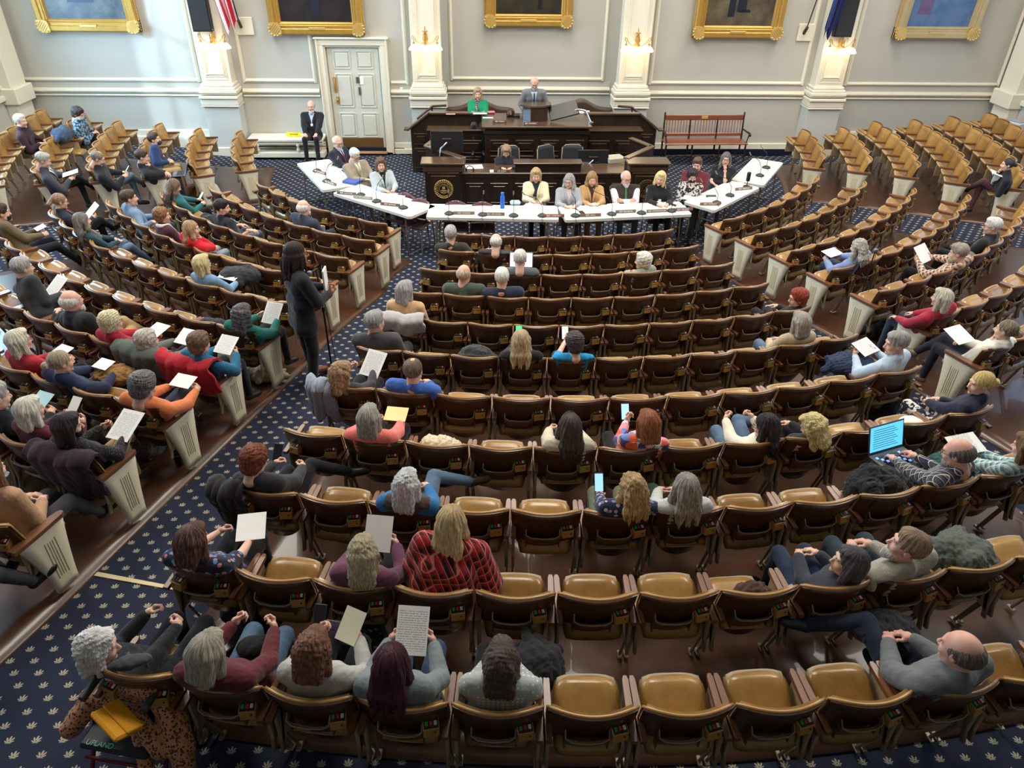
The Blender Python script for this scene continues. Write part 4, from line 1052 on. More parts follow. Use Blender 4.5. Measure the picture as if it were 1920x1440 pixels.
    if beard:
        V, Q = nets([('e', (0, .045, -.085), (.066, .056, .050), 0), ('e', (0, .080, -.118), (.034, .030, .040), .02), ('e', (0, .088, -.047), (.030, .016, .008), .006), ('-e', (0, .10, -.062), (.024, .02, .008), .006), ('-b', (0, 0, .06), (.2, .2, .095), .015)], .007*lod); hpart('beard', V+nrm_rows(V)*(.003*sinoise(V, 120, 3))[:, None], Q, hairm(beard))
    if mask:
        V, Q = nets([('e', (0, .055, -.055), (.068, .062, .058), 0), ('-e', (0, .0, -.05), (.09, .045, .09), .01)], .008*lod); hpart('face_mask', V, Q, cloth(mask))
    if glasses:
        m = MB()
        for q in (-1, 1):
            m.tube([(q*.033+.024*math.cos(a), .103, .010+.018*math.sin(a)) for a in np.linspace(0, 2*PI, 13)], .0022, BLACK, 5, False); m.tube([(q*.057, .102, .014), (q*.083, .02, .012), (q*.084, -.01, .0)], .002, BLACK, 5)
        m.tube([(-.009, .106, .014), (.009, .106, .014)], .002, BLACK, 5)
        o = m.obj('glasses', root); M4 = np.eye(4); M4[:3, :3] = RH*hs; M4[:3, 3] = Hc; o.matrix_local = Matrix(M4.tolist())
    if watch:
        m = MB(); m.tube([W_[1]+(E_[1]-W_[1])*.02+np.array([0, 0, .0]), W_[1]+(E_[1]-W_[1])*.10], .031, plain('watch strap', watch if isinstance(watch, tuple) else (30, 30, 34), .5), 10); m.obj('wristband', root)
    # useful anchor: middle of the hands in world space
    Rz = rotz(rz); hm = (W_[-1]+W_[1])/2
    root_info = dict(root=root, hands=P0+Rz@(hm*s), W={q: P0+Rz@(W_[q]*s) for q in (-1, 1)}, rz=rz, s=s, hip=P0+Rz@(hip*s), fwd=Rz@np.array([0, 1., 0]), right=Rz@np.array([1., 0, 0]), K={q: P0+Rz@(K[q]*s) for q in (-1, 1)}, head=P0+Rz@(Hc*s))
    return root_info
def nrm_rows(V): return V/(np.linalg.norm(V, axis=1, keepdims=True)+1e-6)
OCC = {}
PI_ = {}
def sit(n, key, px, label, z=1.06, s=None, **kw):
    fem = kw.get('fem', False); s = s or (.90 if fem else .95)
    am, R, w, _ = SEAT[key]; base = seat_world(key, 0, 0, .0)
    d = ray(*px); t = (base[2]+z-CAM[2])/d[2]; P = CAM+t*d-base
    lat = P[0]*math.cos(am)+P[1]*math.sin(am); fw = -P[0]*math.sin(am)+P[1]*math.cos(am)
    while fw < (.09 if kw.get('twist') else .03) and z > .94:
        z -= .01; t = (base[2]+z-CAM[2])/d[2]; P = CAM+t*d-base
        lat = P[0]*math.cos(am)+P[1]*math.sin(am); fw = -P[0]*math.sin(am)+P[1]*math.cos(am)
    if not (-.12 <= fw <= .50 and abs(lat) < .34): print('CLAMP', n, round(lat, 2), round(fw, 2))
    lat = max(-.30, min(.30, lat)); fw = max(.03, min(.46, fw))
    OCC[key] = 'sit'
    PI_[n] = person(label, base, am, (lat/s, fw/s, z/s), s=s, seated_z=.53/s*.95, cut=True, **kw)
WH, LG, GR, DG = (215, 212, 208), (190, 186, 180), (150, 148, 146), (92, 90, 92)
BLD, DBL, BR, DBR, AUB = (206, 178, 132), (176, 150, 112), (112, 84, 62), (62, 48, 42), (112, 56, 34)
JEAN, DJ, BLK, KHK, CHAR = (92, 118, 146), (44, 56, 84), (28, 28, 32), (176, 148, 106), (58, 60, 66)
# ---- middle block, front rows
sit('C1', ('C', 1, 0), (845, 440), 'person with curly grey hair in a dark olive shirt, front left of the middle block', hair=('short', GR), col=(56, 58, 48), arms='sideR', look=(10, 5))
sit('C2', ('C', 1, 1), (930, 455), 'balding person in a dark leather jacket beside the curly grey haired person', hair=('bald', LG), top='leather', col=(38, 42, 48), arms='lap', look=(0, 22))
sit('C3', ('C', 2, 2), (975, 487), 'grey haired person in a mid grey suit with an open laptop', hair=('short', LG), top='jacket', col=(92, 96, 102), arms='type', look=(0, 15))
sit('C4', ('C', 3, 1), (870, 515), 'bald person in a puffy dark green hooded jacket', hair=('bald', (170, 150, 130)), top='hoodie', col=(70, 84, 72), bot=KHK, arms='lap', look=(-12, 12), g=1.15, skin_='pink')
sit('C5', ('C', 3, 2), (941, 522), 'white haired person in a navy suit jacket resting a hand on the chin', hair=('short', WH), top='jacket', col=(46, 54, 74), arms='chinL', look=(0, 8), g=1.15)
sit('C6', ('C', 2, 5), (1205, 490), 'person with curly white hair in a sage green jacket, looking left', fem=True, hair=('curly', (220, 214, 196)), top='hoodie', col=(142, 152, 134), bot=KHK, arms='lap', look=(50, 5), twist=22, g=1.1)
sit('C7', ('C', 4, 0), (760, 545), 'person with grey bobbed hair in a tan cardigan by the left aisle', fem=True, hair=('bob', GR), top='knit', col=(206, 168, 124), arms='lap', look=(-20, 10), g=1.1)
sit('C8', ('C', 5, 0), (703, 605), 'grey haired person in a charcoal suit by the left aisle', hair=('short', GR), top='jacket', col=(74, 76, 78), bot=CHAR, arms='lap', look=(-30, 4), g=1.15)
sit('C9', ('C', 5, 3), (977, 640), 'person with long straight blond hair in a black sweater', fem=True, hair=('long', DBL, (222, 204, 164)), top='knit', col=(26, 26, 30), arms='phoneL', look=(0, 15), g=1.1)
sit('C10', ('C', 5, 4), (1077, 645), 'person with short dark hair in a bright blue shirt', fem=True, hair=('curly', (62, 56, 54)), top='tee', col=(26, 140, 198), arms='phoneL', look=(10, 20), g=1.15)
sit('C11', ('C', 6, 0), (640, 700), 'person with wavy light brown hair reading a white sheet at the left aisle', fem=True, hair=('wavy', (150, 122, 92)), col=(52, 50, 56), bot=BLK, arms='paper', look=(-25, 15))
sit('C12', ('C', 6, 1), (775, 695), 'person with thinning brown hair in a blue shirt', hair=('thin', (96, 84, 72)), col=(62, 104, 184), arms='lap', look=(-5, 5), g=1.1, bot=BLK)
sit('C13', ('C', 7, 1), (692, 785), 'person with a grey bob in a coral pink sweater', fem=True, hair=('bob', (146, 142, 134)), top='knit', pat='knit', col=(230, 122, 112), bot=BLK, arms='low', look=(0, 8), g=1.2)
sit('C14', ('C', 7, 4), (1068, 800), 'person with long dark brown hair in a cream sweater and jeans', fem=True, hair=('long', (66, 56, 50)), top='knit', pat='knit', col=(206, 196, 172), bot=JEAN, arms='low', look=(10, 5), legs='xl')
sit('C15', ('C', 7, 5), (1215, 795), 'person with an auburn bob in a bright orange and blue plaid shirt', fem=True, hair=('bob', (128, 74, 42)), top='shirt', pat='multi', col=(225, 95, 60), bot=BLK, arms='phoneL', look=(8, 18), g=1.1)
sit('C16', ('C', 7, 7), (1435, 800), 'person with long dark hair and glasses in a white sweater and jeans', fem=True, hair=('long', (44, 38, 38)), top='knit', col=(226, 218, 200), bot=JEAN, arms='paper', look=(40, 10), legs='or', glasses=True, shoe=(34, 40, 56), twist=25)
sit('C17', ('C', 7, 8), (1530, 808), 'blond person in black slumped low in the seat', z=.98, fem=True, hair=('wavy', (206, 176, 120)), top='knit', col=(26, 26, 30), bot=BLK, arms='lap', look=(40, 30))
sit('C18', ('C', 8, 0), (478, 865), 'person with short curly auburn hair in a dark grey jacket and tall boots', fem=True, hair=('curly', (112, 58, 38)), top='jacket', col=(52, 52, 56), bot=BLK, shoe=(24, 24, 26), arms='low', look=(-15, 22), legs='or')
sit('C19', ('C', 8, 2), (763, 910), 'silver haired person in a brown vest over a blue jacket', fem=True, hair=('wavy', (190, 192, 190)), top='vest', inner=(34, 108, 158), col=(70, 56, 54), bot=JEAN, shoe=(66, 44, 32), arms='lap', look=(-12, 8), legs='or', g=1.15)
sit('C20', ('C', 8, 5), (1185, 915), 'person with long wavy dark blond hair in a navy floral top', fem=True, hair=('longwavy', (166, 136, 94)), pat='floral', col=(40, 48, 78), col2=(206, 176, 190), col3=(120, 130, 176), bot=(118, 130, 100), arms='knees', look=(18, 8), g=1.25, watch=True)
sit('C21', ('C', 8, 6), (1285, 915), 'person with very long grey hair in a pale grey knit', fem=True, hair=('long', (140, 134, 128)), top='knit', pat='knit', col=(186, 188, 186), bot=(46, 66, 58), arms='lap', look=(10, 5))
sit('C22', ('C', 8, 10), (1795, 850), 'bald bearded person in a dark plaid shirt typing on a laptop', hair=('bald', (90, 84, 80)), pat='plaid', col=(38, 40, 58), col2=(224, 214, 184), col3=(78, 82, 104), bot=JEAN, beard=(140, 134, 128), glasses=True, arms='type', look=(25, 14), twist=18, skin_='pink')
sit('C23', ('C', 8, 11), (1925, 840), 'person in a pale green plaid shirt at the right edge holding papers', fem=True, hair=('bob', BR), pat='plaid', col=(176, 196, 196), col2=(236, 236, 230), col3=(84, 124, 130), bot=(46, 84, 82), arms='low', look=(20, 10))
sit('C24', ('C', 9, 0), (362, 1015), 'person with dark reddish hair in a navy shirt with bright blue flowers', fem=True, hair=('bob', (66, 42, 42), (150, 110, 86)), pat='floral', col=(34, 38, 58), col2=(84, 148, 200), col3=(196, 130, 140), bot=BLK, arms='low', look=(-10, 15), g=1.35, watch=(226, 110, 110), top='tee')
sit('C25', ('C', 9, 2), (680, 1040), 'person with tousled ash blond hair in a plum sweater', fem=True, hair=('wavy', (160, 146, 116), (206, 196, 166)), top='knit', col=(98, 54, 78), bot=BLK, arms='paper', look=(8, 18))
sit('C26', ('C', 9, 3), (847, 978), 'person with long blond hair wrapped in a red and black plaid shawl', z=1.15, fem=True, hair=('long', (196, 166, 118), (226, 206, 162)), top='shawl', pat='plaid', col=(178, 30, 44), col2=(206, 140, 120), col3=(28, 24, 30), bot=BLK, arms='lap', look=(-12, 5), g=1.1)
sit('C27', ('C', 9, 8), (1590, 1055), 'person with dark greying hair in a navy jacket and clasped hands', fem=True, hair=('bob', (74, 72, 74)), top='jacket', col=(46, 52, 64), bot=DJ, arms='lap', look=(55, -8), twist=30)
sit('C28', ('C', 9, 9), (1700, 1025), 'bearded person with brown grey hair in a speckled grey sweater', hair=('short', (134, 112, 88)), top='knit', pat='tweed', col=(176, 172, 158), col2=(120, 118, 110), bot=(52, 70, 84), beard=(170, 164, 156), arms='lap', look=(50, -12), twist=15, g=1.15, skin_='pink')
sit('C29', ('C', 10, 0), (185, 1215), 'white haired person in a black sweater with a gold brooch', z=1.05, fem=True, hair=('curlybob', (226, 224, 220)), top='knit', col=(24, 27, 34), bot=(24, 26, 36), arms='low', look=(-45, 10), twist=-30, g=1.1)
sit('C30', ('C', 10, 1), (390, 1225), 'person with an ash blond bob in a maroon fleece and jeans', fem=True, hair=('bob', (160, 152, 136), (200, 194, 180)), top='knit', col=(92, 34, 42), bot=JEAN, arms='paper', look=(-10, 18), g=1.15)
sit('C31', ('C', 10, 2), (588, 1220), 'person with curly brown hair in a pale grey sweatshirt', fem=True, hair=('curlybob', (112, 76, 56)), top='knit', col=(176, 176, 170), bot=(30, 30, 34), arms='paper', look=(-5, 22))
sit('C32', ('C', 10, 3), (735, 1245), 'person with dark burgundy hair in a ribbed grey cardigan', fem=True, hair=('long', (60, 30, 38), (104, 44, 58)), top='knit', pat='knit', col=(118, 128, 132), bot=(62, 84, 118), arms='paper', look=(-5, 15), g=1.1, watch=True)
sit('C33', ('C', 10, 4), (940, 1240), 'person with shoulder length brown hair in a grey dotted shirt', fem=True, hair=('wavy', (78, 64, 56)), pat='dots', col=(164, 172, 170), col2=(224, 226, 220), bot=BLK, arms='lap', look=(-3, 5), g=1.15)
sit('C34', ('C', 10, 9), (1800, 1220), 'bald person in a grey hooded sweatshirt with clasped hands', hair=('bald', (96, 82, 74)), top='hoodie', col=(104, 108, 110), bot=(32, 42, 62), shoe=(36, 44, 70), arms='lap', look=(20, 5), legs='ol', twist=12, skin_='pink')
sit('C35', ('C', 4, 9), (1495, 560), 'person with curly bright red hair and glasses in a black jacket', fem=True, hair=('curly', (138, 58, 44)), top='jacket', col=(30, 30, 36), bot=BLK, arms='lap', look=(65, 5), twist=20, glasses=True)
sit('C36', ('C', 5, 9), (1500, 605), 'person with silver cropped hair in a tan cable sweater', fem=True, hair=('bob', (150, 142, 130)), top='knit', pat='knit', col=(190, 168, 136), bot=JEAN, arms='lap', look=(5, 8), scarf=(96, 96, 104))
sit('C37', ('C', 6, 10), (1680, 645), 'grey haired person in a pale blue shirt reading papers', hair=('short', GR), col=(186, 206, 226), bot=(40, 54, 80), arms='paper', look=(60, 8), twist=15)
sit('C38', ('C', 7, 11), (1838, 720), 'person with braided blond hair in a navy top', fem=True, hair=('bun', (206, 168, 110)), top='knit', col=(36, 40, 62), bot=((40, 44, 66), 'bold', (222, 216, 206)), arms='lap', look=(60, 5), twist=20, g=1.15)
# ---- right block
sit('Ra', ('R', 3, 1), (1607, 465), 'person with long curly grey hair in a light blue cardigan', fem=True, hair=('longwavy', (160, 156, 146), (206, 204, 196)), top='knit', col=(124, 142, 184), bot=(48, 62, 88), arms='low', look=(10, 12))
sit('Rb', ('R', 4, 3), (1797, 475), 'grey haired person in a brown and cream plaid shirt holding a book', hair=('short', (140, 132, 124)), pat='plaid', col=(196, 166, 146), col2=(236, 226, 210), col3=(92, 62, 56), bot=BLK, arms='paper', look=(18, 12), beard=(150, 140, 130))
sit('Rc', ('R', 4, 5), (1860, 425), 'white haired person with red glasses in a black jacket', hair=('short', WH), top='jacket', col=(32, 32, 36), bot=BLK, arms='lap', look=(25, 5), glasses=True, inner=(220, 220, 216))
sit('Rd', ('R', 5, 0), (1765, 560), 'person with straight grey blond hair in a raspberry red sweater', fem=True, hair=('bob', (176, 168, 152)), top='knit', col=(160, 38, 58), bot=(46, 56, 72), arms='knees', look=(18, 2), g=1.25)
sit('Re', ('R', 6, 0), (1885, 620), 'person in a cream hooded sweatshirt with a hand at the mouth', fem=True, hair=('bun', (98, 86, 72), (196, 176, 140)), top='hoodie', col=(222, 216, 202), bot=(30, 32, 42), shoe=(110, 94, 76), arms='chinL', look=(20, 0), legs='xr', g=1.05)
sit('Gf', ('G', 4, 0), (1895, 325), 'person with dark tied back hair in a black jacket and maroon trousers', fem=True, hair=('bun', (58, 50, 48)), top='jacket', col=(36, 38, 46), bot=(84, 50, 52), shoe=(28, 26, 28), arms='chinR', look=(10, 0), legs='xl', inner=(210, 206, 200))
# ---- left block
sit('L1', ('L', 1, 2), (570, 390), 'bald person with white side hair in a navy suit', hair=('bald', WH), top='jacket', col=(56, 62, 80), bot=(40, 44, 56), beard=WH, arms='lap', look=(0, 0), g=1.1)
sit('L2', ('L', 2, 4), (417, 390), 'dark bearded person in a black t-shirt looking over the shoulder', hair=('short', (40, 34, 32)), top='tee', col=(32, 36, 44), bot=(72, 88, 112), beard=(44, 36, 34), arms='sideR', look=(-45, 5))
sit('L3', ('L', 3, 4), (360, 430), 'person with light brown hair in a bright red hooded jacket', fem=True, hair=('long', (156, 128, 98)), top='hoodie', col=(206, 26, 44), bot=(122, 142, 150), arms='chinR', look=(-45, 2), g=1.05)
sit('L4', ('L', 3, 5), (305, 405), 'person with short brown hair, white scarf and maroon top', fem=True, hair=('curly', (132, 96, 66)), top='knit', col=(76, 40, 52), scarf=(230, 226, 224), arms='lap', look=(-40, 0))
sit('L5', ('L', 3, 7), (243, 372), 'person in a light blue jacket with a pink tie', hair=('short', (74, 60, 50)), top='jacket', col=(112, 140, 170), inner=(206, 200, 210), tie=(206, 90, 104), bot=(60, 66, 78), arms='sideR', look=(-20, 0))
sit('L6', ('L', 2, 7), (327, 350), 'person with long brown hair in a teal sweater using a phone', fem=True, hair=('long', (108, 88, 76)), top='knit', col=(34, 98, 104), bot=BLK, arms='low', look=(-10, 25))
sit('L7', ('L', 4, 2), (380, 495), 'blond person with glasses in a light blue denim shirt with a notebook', fem=True, hair=('bob', (196, 176, 132)), col=(118, 154, 186), bot=CHAR, arms='low', look=(-15, 0), glasses=True, legs='xr')
sit('L8', ('L', 4, 7), (155, 415), 'person with long grey hair in a dark teal shirt and jeans', fem=True, hair=('long', (108, 104, 100)), col=(34, 62, 74), bot=JEAN, arms='lap', look=(-5, 0), legs='s', scarf=(120, 112, 106))
sit('L9', ('L', 4, 9), (113, 378), 'person with tied back brown hair and glasses writing on a pad', fem=True, hair=('pony', (136, 112, 88)), top='cardigan', col=(38, 42, 58), bot=BLK, arms='paper', look=(-8, 12), glasses=True, legs='xr', inner=(150, 50, 60))
sit('L10', ('L', 6, 3), (135, 565), 'bald white bearded person in a black hoodie with an arm along the seats', hair=('bald', WH), top='hoodie', col=(34, 38, 46), beard=WH, bot=KHK, arms='sideL', look=(-8, 0), g=1.25, skin_='pink', legs='xl')
sit('L11', ('L', 6, 2), (210, 605), 'elderly person with short pale blond hair in a red jacket', fem=True, hair=('curly', (206, 190, 150)), top='jacket', col=(160, 30, 48), bot=BLK, arms='low', look=(-20, 3), glasses=True)
sit('L12', ('L', 6, 1), (277, 640), 'elderly person with curly white hair in a grey green coat', fem=True, hair=('curly', (176, 172, 164)), top='jacket', col=(96, 102, 96), bot=BLK, arms='low', look=(-18, 5), g=1.05)
sit('L13', ('L', 6, 0), (375, 645), 'person with short brown hair in a teal blue jacket reading a sheet', fem=True, hair=('curly', (106, 84, 66)), top='jacket', col=(28, 98, 132), bot=BLK, arms='paper', look=(-10, 10), g=1.05)
sit('L14', ('L', 5, 0), (455, 590), 'person with wavy dark grey hair in a teal green cardigan', fem=True, hair=('wavy', (86, 84, 86)), top='knit', col=(26, 108, 98), bot=BLK, arms='paper', look=(-5, 10), g=1.15)
sit('L15', ('L', 7, 3), (37, 640), 'person with straight white blond hair and glasses in a red patterned cardigan', fem=True, hair=('bob', (206, 200, 176)), top='knit', col=(166, 34, 48), bot=BLK, arms='low', look=(-15, 0), glasses=True)
sit('L16', ('L', 7, 2), (115, 680), 'person with a grey blond bun in a navy top', fem=True, hair=('bun', (150, 138, 118)), top='knit', col=(36, 44, 74), bot=CHAR, arms='low', look=(-20, 5), g=1.1)
sit('L17', ('L', 7, 0), (270, 725), 'person with curly grey hair in an orange shirt', hair=('curly', (100, 96, 94)), col=(206, 118, 72), bot=(66, 74, 88), arms='low', look=(-8, 20), legs='xr')
sit('L18', ('L', 8, 1), (57, 770), 'person with a white blond bob in a maroon top by the left block end', fem=True, hair=('bob', (216, 210, 190)), col=(96, 34, 46), bot=BLK, arms='paper', look=(-15, 5))
sit('L19', ('L', 8, 0), (128, 800), 'dark haired person in a black face mask and sparkly black sweater', fem=True, hair=('bob', (48, 40, 42)), top='knit', pat='speck', col=(28, 28, 32), col2=(120, 110, 110), bot=KHK, shoe=(30, 32, 36), mask=(26, 26, 28), arms='paper', look=(-40, 8), legs='xr')
sit('L20', ('L', 9, 0), (-18, 885), 'person in a patchwork beige and grey sweater and grey skirt', fem=True, hair=('bob', BR), top='knit', pat='knit', col=(178, 140, 108), bot=(62, 66, 70), shoe=(34, 36, 40), arms='lap', look=(0, 5), legs='s', g=1.1)
sit('L21', ('L', 10, 0), (-120, 1000), 'person in dark grey trousers and black shoes at the left edge', hair=('short', DBR), top='jacket', col=(46, 50, 60), bot=(50, 54, 62), shoe=(20, 20, 22), arms='lap', legs='s')
sit('L22', ('L', 8, 2), (-8, 745), 'person in a black jacket at the left edge holding a leaflet', hair=('short', GR), top='jacket', col=(30, 32, 40), arms='low', look=(-15, 10), bot=BLK)
sit('L23', ('L', 6, 5), (-35, 470), 'person in dark trousers at the left edge with a sheet of paper', hair=('short', GR), top='jacket', col=(46, 52, 58), bot=(62, 62, 66), arms='low', look=(-10, 5))
sit('L24', ('L', 5, 9), (2, 400), 'person in a black face mask and an olive brown jacket', hair=('short', DBR), top='jacket', col=(104, 92, 72), bot=(28, 32, 44), mask=(26, 26, 30), arms='low', look=(-5, 5), legs='s')
# ---- far left block
sit('F1', ('F', 5, 6), (22, 240), 'person with short white hair in a dark maroon sweater by the left wall', hair=('short', WH), top='knit', col=(56, 36, 48), bot=BLK, arms='knees', look=(-15, 5))
sit('F2', ('F', 4, 7), (145, 215), 'dark haired person in a mask and a black and blue hooded top', hair=('curly', (52, 46, 44)), top='hoodie', col=(50, 58, 72), pat='bold', col2=(110, 150, 176), mask=(170, 196, 206), bot=(34, 36, 46), arms='lap', look=(-10, 25))
sit('F3', ('F', 4, 0), (80, 322), 'grey haired person in a charcoal suit reading a document', hair=('short', (160, 158, 154)), top='jacket', col=(62, 66, 74), inner=(216, 214, 214), tie=(70, 74, 90), bot=BLK, arms='low', look=(-8, 22), legs='xr')
sit('F4', ('F', 3, 0), (185, 310), 'balding person in a black jacket and jeans looking at a phone', hair=('thin', (120, 108, 98)), top='jacket', col=(32, 34, 40), bot=(104, 126, 146), arms='low', look=(-8, 28), legs='xr')
sit('F5', ('F', 2, 1), (290, 262), 'person in a dark face mask and a bright navy blazer', hair=('short', (60, 50, 46)), top='jacket', col=(40, 62, 106), inner=(196, 190, 184), mask=(50, 66, 74), bot=KHK, arms='lap', look=(-20, -8))
sit('F6', ('F', 2, 0), (268, 300), 'person with short dark hair and a red lanyard in a black top', hair=('short', (66, 56, 50)), top='jacket', col=(36, 36, 42), bot=BLK, arms='chinR', look=(-8, 8))
# ---------------------------------------------------------------- lettering
def text(s, size, m, parent, loc, rot=(0, 0, 0), align='CENTER', name='lettering', ext=.0015):
    cu = D.curves.new(name, 'FONT'); cu.body = s; cu.size = size; cu.align_x = align; cu.align_y = 'CENTER'; cu.extrude = ext
    tmp = D.objects.new('tmp', cu); C.objects.link(tmp); bpy.context.view_layer.update()
    me = D.meshes.new_from_object(tmp.evaluated_get(bpy.context.evaluated_depsgraph_get())); D.objects.remove(tmp); D.curves.remove(cu)
    me.materials.clear(); me.materials.append(m)
    o = link(name, me, parent); o.location = loc; o.rotation_euler = rot; return o
GOLD = plain('gilt', (188, 148, 72), .38, .45, var=.2, sc=18)
GOLDL = plain('bright gilt', (214, 184, 112), .35, .4, var=.15, sc=25)
INK = plain('black ink', (24, 20, 16), .6)
# ---------------------------------------------------------------- paintings
def canvas(name, base, fig, hi):
    k = NT(name); o = k.coord(); n = k.noise(o, 2.2, 5, .6)
    k.set(k.ramp(n, [(.3, lin(base)), (.52, lin(fig)), (.72, lin(hi))]), .35); return k.m
def painting(x, y, w, zb, txt, cv, legs, label, gm=GOLD, fw=.26):
    t = empty('framed_painting', (x, y, zb)); h = 2.9
    tag(t, label, 'painting', 'portraits on the front wall')
    m = MB(); T0 = Matrix.Rotation(rad(3), 4, 'X')
    m.T = T0
    for k, (ww, dd, o) in enumerate(((fw, .07, 0), (fw*.72, .11, .02), (fw*.42, .14, .03), (fw*.16, .10, fw*.78))):
        m.box((0, -dd/2, o+ww/2), (w-2*o, dd, ww), gm, .012); m.box((0, -dd/2, h-o-ww/2), (w-2*o, dd, ww), gm, .012)
        for s in (-1, 1): m.box((s*(w/2-o-ww/2), -dd/2, h/2), (ww, dd, h-2*o), gm, .012)
    m.obj('frame', t)
    m = MB(); m.T = T0; n = int(w/.045)
    for i in range(n): m.ball((-w/2+.03+i*(w-.06)/n, -.05, .012), (.02, .02, .016), GOLDL, 6, 4)
    for s in (-1, 1):
        for i in range(30): m.ball((s*(w/2-.01), -.05, .05+i*.05), (.016, .02, .02), GOLDL, 6, 4)
    m.obj('beaded_edge', t)
    for s in (-1, 1):
        m = MB(); m.T = T0 @ Matrix.Translation((s*(w/2-fw*.5), -.15, fw*.5)) @ Matrix.Rotation(s*rad(-42), 4, 'Y')
        m.prism([(.15*math.cos(a)*(1+.10*math.cos(4*a)), .125*math.sin(a)*(1+.10*math.cos(4*a))) for a in np.linspace(0, 2*PI, 24, endpoint=False)], -.02, .03, GOLDL)
        for i in range(5): m.box((-.08+.04*i, -.022, 0), (.008, .01, .16), gm, .003)
        for i in range(7): a = PI+PI*i/6; m.ball((.13*math.cos(a), -.015, .12*math.sin(a)-.01), .022, GOLDL, 6, 4)
        m.obj('corner_ornament', t)
    m = MB(); m.T = T0; m.box((0, -.03, h/2), (w-2*fw+.02, .03, h-2*fw+.02), cv)
    for (px, pz, ww, hh, c_) in legs: m.prism([(px-ww/2, fw+pz), (px+ww/2, fw+pz), (px+ww*.42, fw+pz+hh), (px-ww*.42, fw+pz+hh)], -.048, -.044, plain('paint %d %d %d' % c_, c_, .4, var=.3, sc=9))
    m.obj('canvas', t)
    m = MB(); m.T = T0; m.box((0, -.145, fw*.55), (.36, .012, .05), GOLDL, .004); pl = m.obj('nameplate', t)
    text(txt, .035, INK, pl, (0, -.155, fw*.55+.0), (rad(93), 0, 0))
N1, N2 = (28, 32, 46), (120, 60, 56)
painting(-9.5, YW-.02, 2.15, 2.62, 'JOHN P. HALE', canvas('clouded blue canvas', (50, 62, 78), (86, 98, 108), (128, 132, 128)), [(-.05, .32, .55, 1.2, (52, 66, 92))], 'gilt framed painting of grey blue clouds, leftmost on the front wall')
painting(-4.62, YW-.02, 2.06, 2.60, 'A. LINCOLN', canvas('near black canvas', (30, 28, 32), (42, 38, 40), (56, 50, 48)), [(.0, .12, .20, 1.2, (30, 36, 50))], 'gilt framed very dark painting hanging above the panelled door')
painting(.04, YC-.02, 1.98, 2.75, 'GEO. WASHINGTON', canvas('dark green brown canvas', (32, 28, 28), (50, 48, 38), (66, 60, 46)), [(.25, .1, .10, 1, (26, 24, 28)), (-.05, .42, .28, .8, N2), (-.55, .3, .07, .9, (92, 88, 80))], 'gilt framed dark painting with a patch of red, above the rostrum')
painting(4.72, YW-.02, 2.03, 2.60, 'FRANKLIN PIERCE', canvas('brown olive canvas', (60, 48, 46), (92, 82, 66), (120, 110, 86)), [(-.2, .18, .15, 1.1, N1), (.02, .28, .2, 1.0, N1), (.10, .27, .26, .06, N1)], 'gilt framed painting showing dark trousered legs, right of the rostrum')
painting(9.3, YW-.02, 1.95, 2.62, 'DANIEL WEBSTER', canvas('blue violet canvas', (62, 86, 124), (84, 118, 160), (112, 96, 136)), [(-.4, .25, .3, 1.2, (104, 84, 122))], 'silver gilt framed painting of blue and violet tones, rightmost', gm=plain('pale gilt', (196, 176, 130), .35, .45, var=.15))
# ---------------------------------------------------------------- sconces, flags, loudspeakers
GLOW = emis('lit glass shade', (255, 238, 200), 5.0)
wd = ['below the left loudspeaker', 'right of the door', 'right of the rostrum', 'beside the blue flag']
for i, px in enumerate((-6.94, -2.25, 2.42, 7.01)):
    t = empty('wall_sconce', (px+(.12 if i in (0,) else 0), YW-.34, 2.50)); tag(t, 'three lamp brass wall sconce on the pilaster %s' % wd[i], 'wall lamp', 'brass sconces on the pilasters')
    m = MB(); m.lathe([(.01, .26), (.07, .24), (.02, .22), (.05, .14), (.065, .08), (.03, .02), (.045, -.03), (.01, -.08)], BRASS, (0, -.09, 0), 10); m.ball((0, -.09, .30), (.012, .012, .05), BRASS, 8, 5); m.ball((0, -.09, -.13), .022, BRASS, 8, 5); m.tube([(0, 0, .08), (0, -.09, .08)], .03, BRASS)
    m.obj('backplate', t)
    for k, s in enumerate((-1, 0, 1)):
        m = MB(); ax, ay = s*.25, -.13-.12*(s == 0)
        m.tube([(0, -.09, .03), (ax*.4, ay*.9, -.01), (ax*.8, ay, .05), (ax, ay, .14), (ax*1.12, ay, .16), (ax*1.15, ay, .11), (ax, ay, .08), (ax, ay, -.0)], .011, BRASS, 6); m.lathe([(.03, .03), (.035, -.01), (.02, -.02)], BRASS, (ax, ay, 0), 10); a_ = m.obj('arm', t)
        m = MB(); m.lathe([(.035, -.01), (.075, -.045), (.115, -.10), (.118, -.125), (.0, -.13)], GLOW, (ax, ay, 0), 14); m.obj('lamp_shade', a_)
    l = D.lights.new('sconce_bulb', 'POINT'); l.energy = 5.5; l.color = (1, .72, .34); l.shadow_soft_size = .12; lo = D.objects.new('sconce_bulb', l); C.objects.link(lo); lo.location = (px, YW-.72, 2.30)
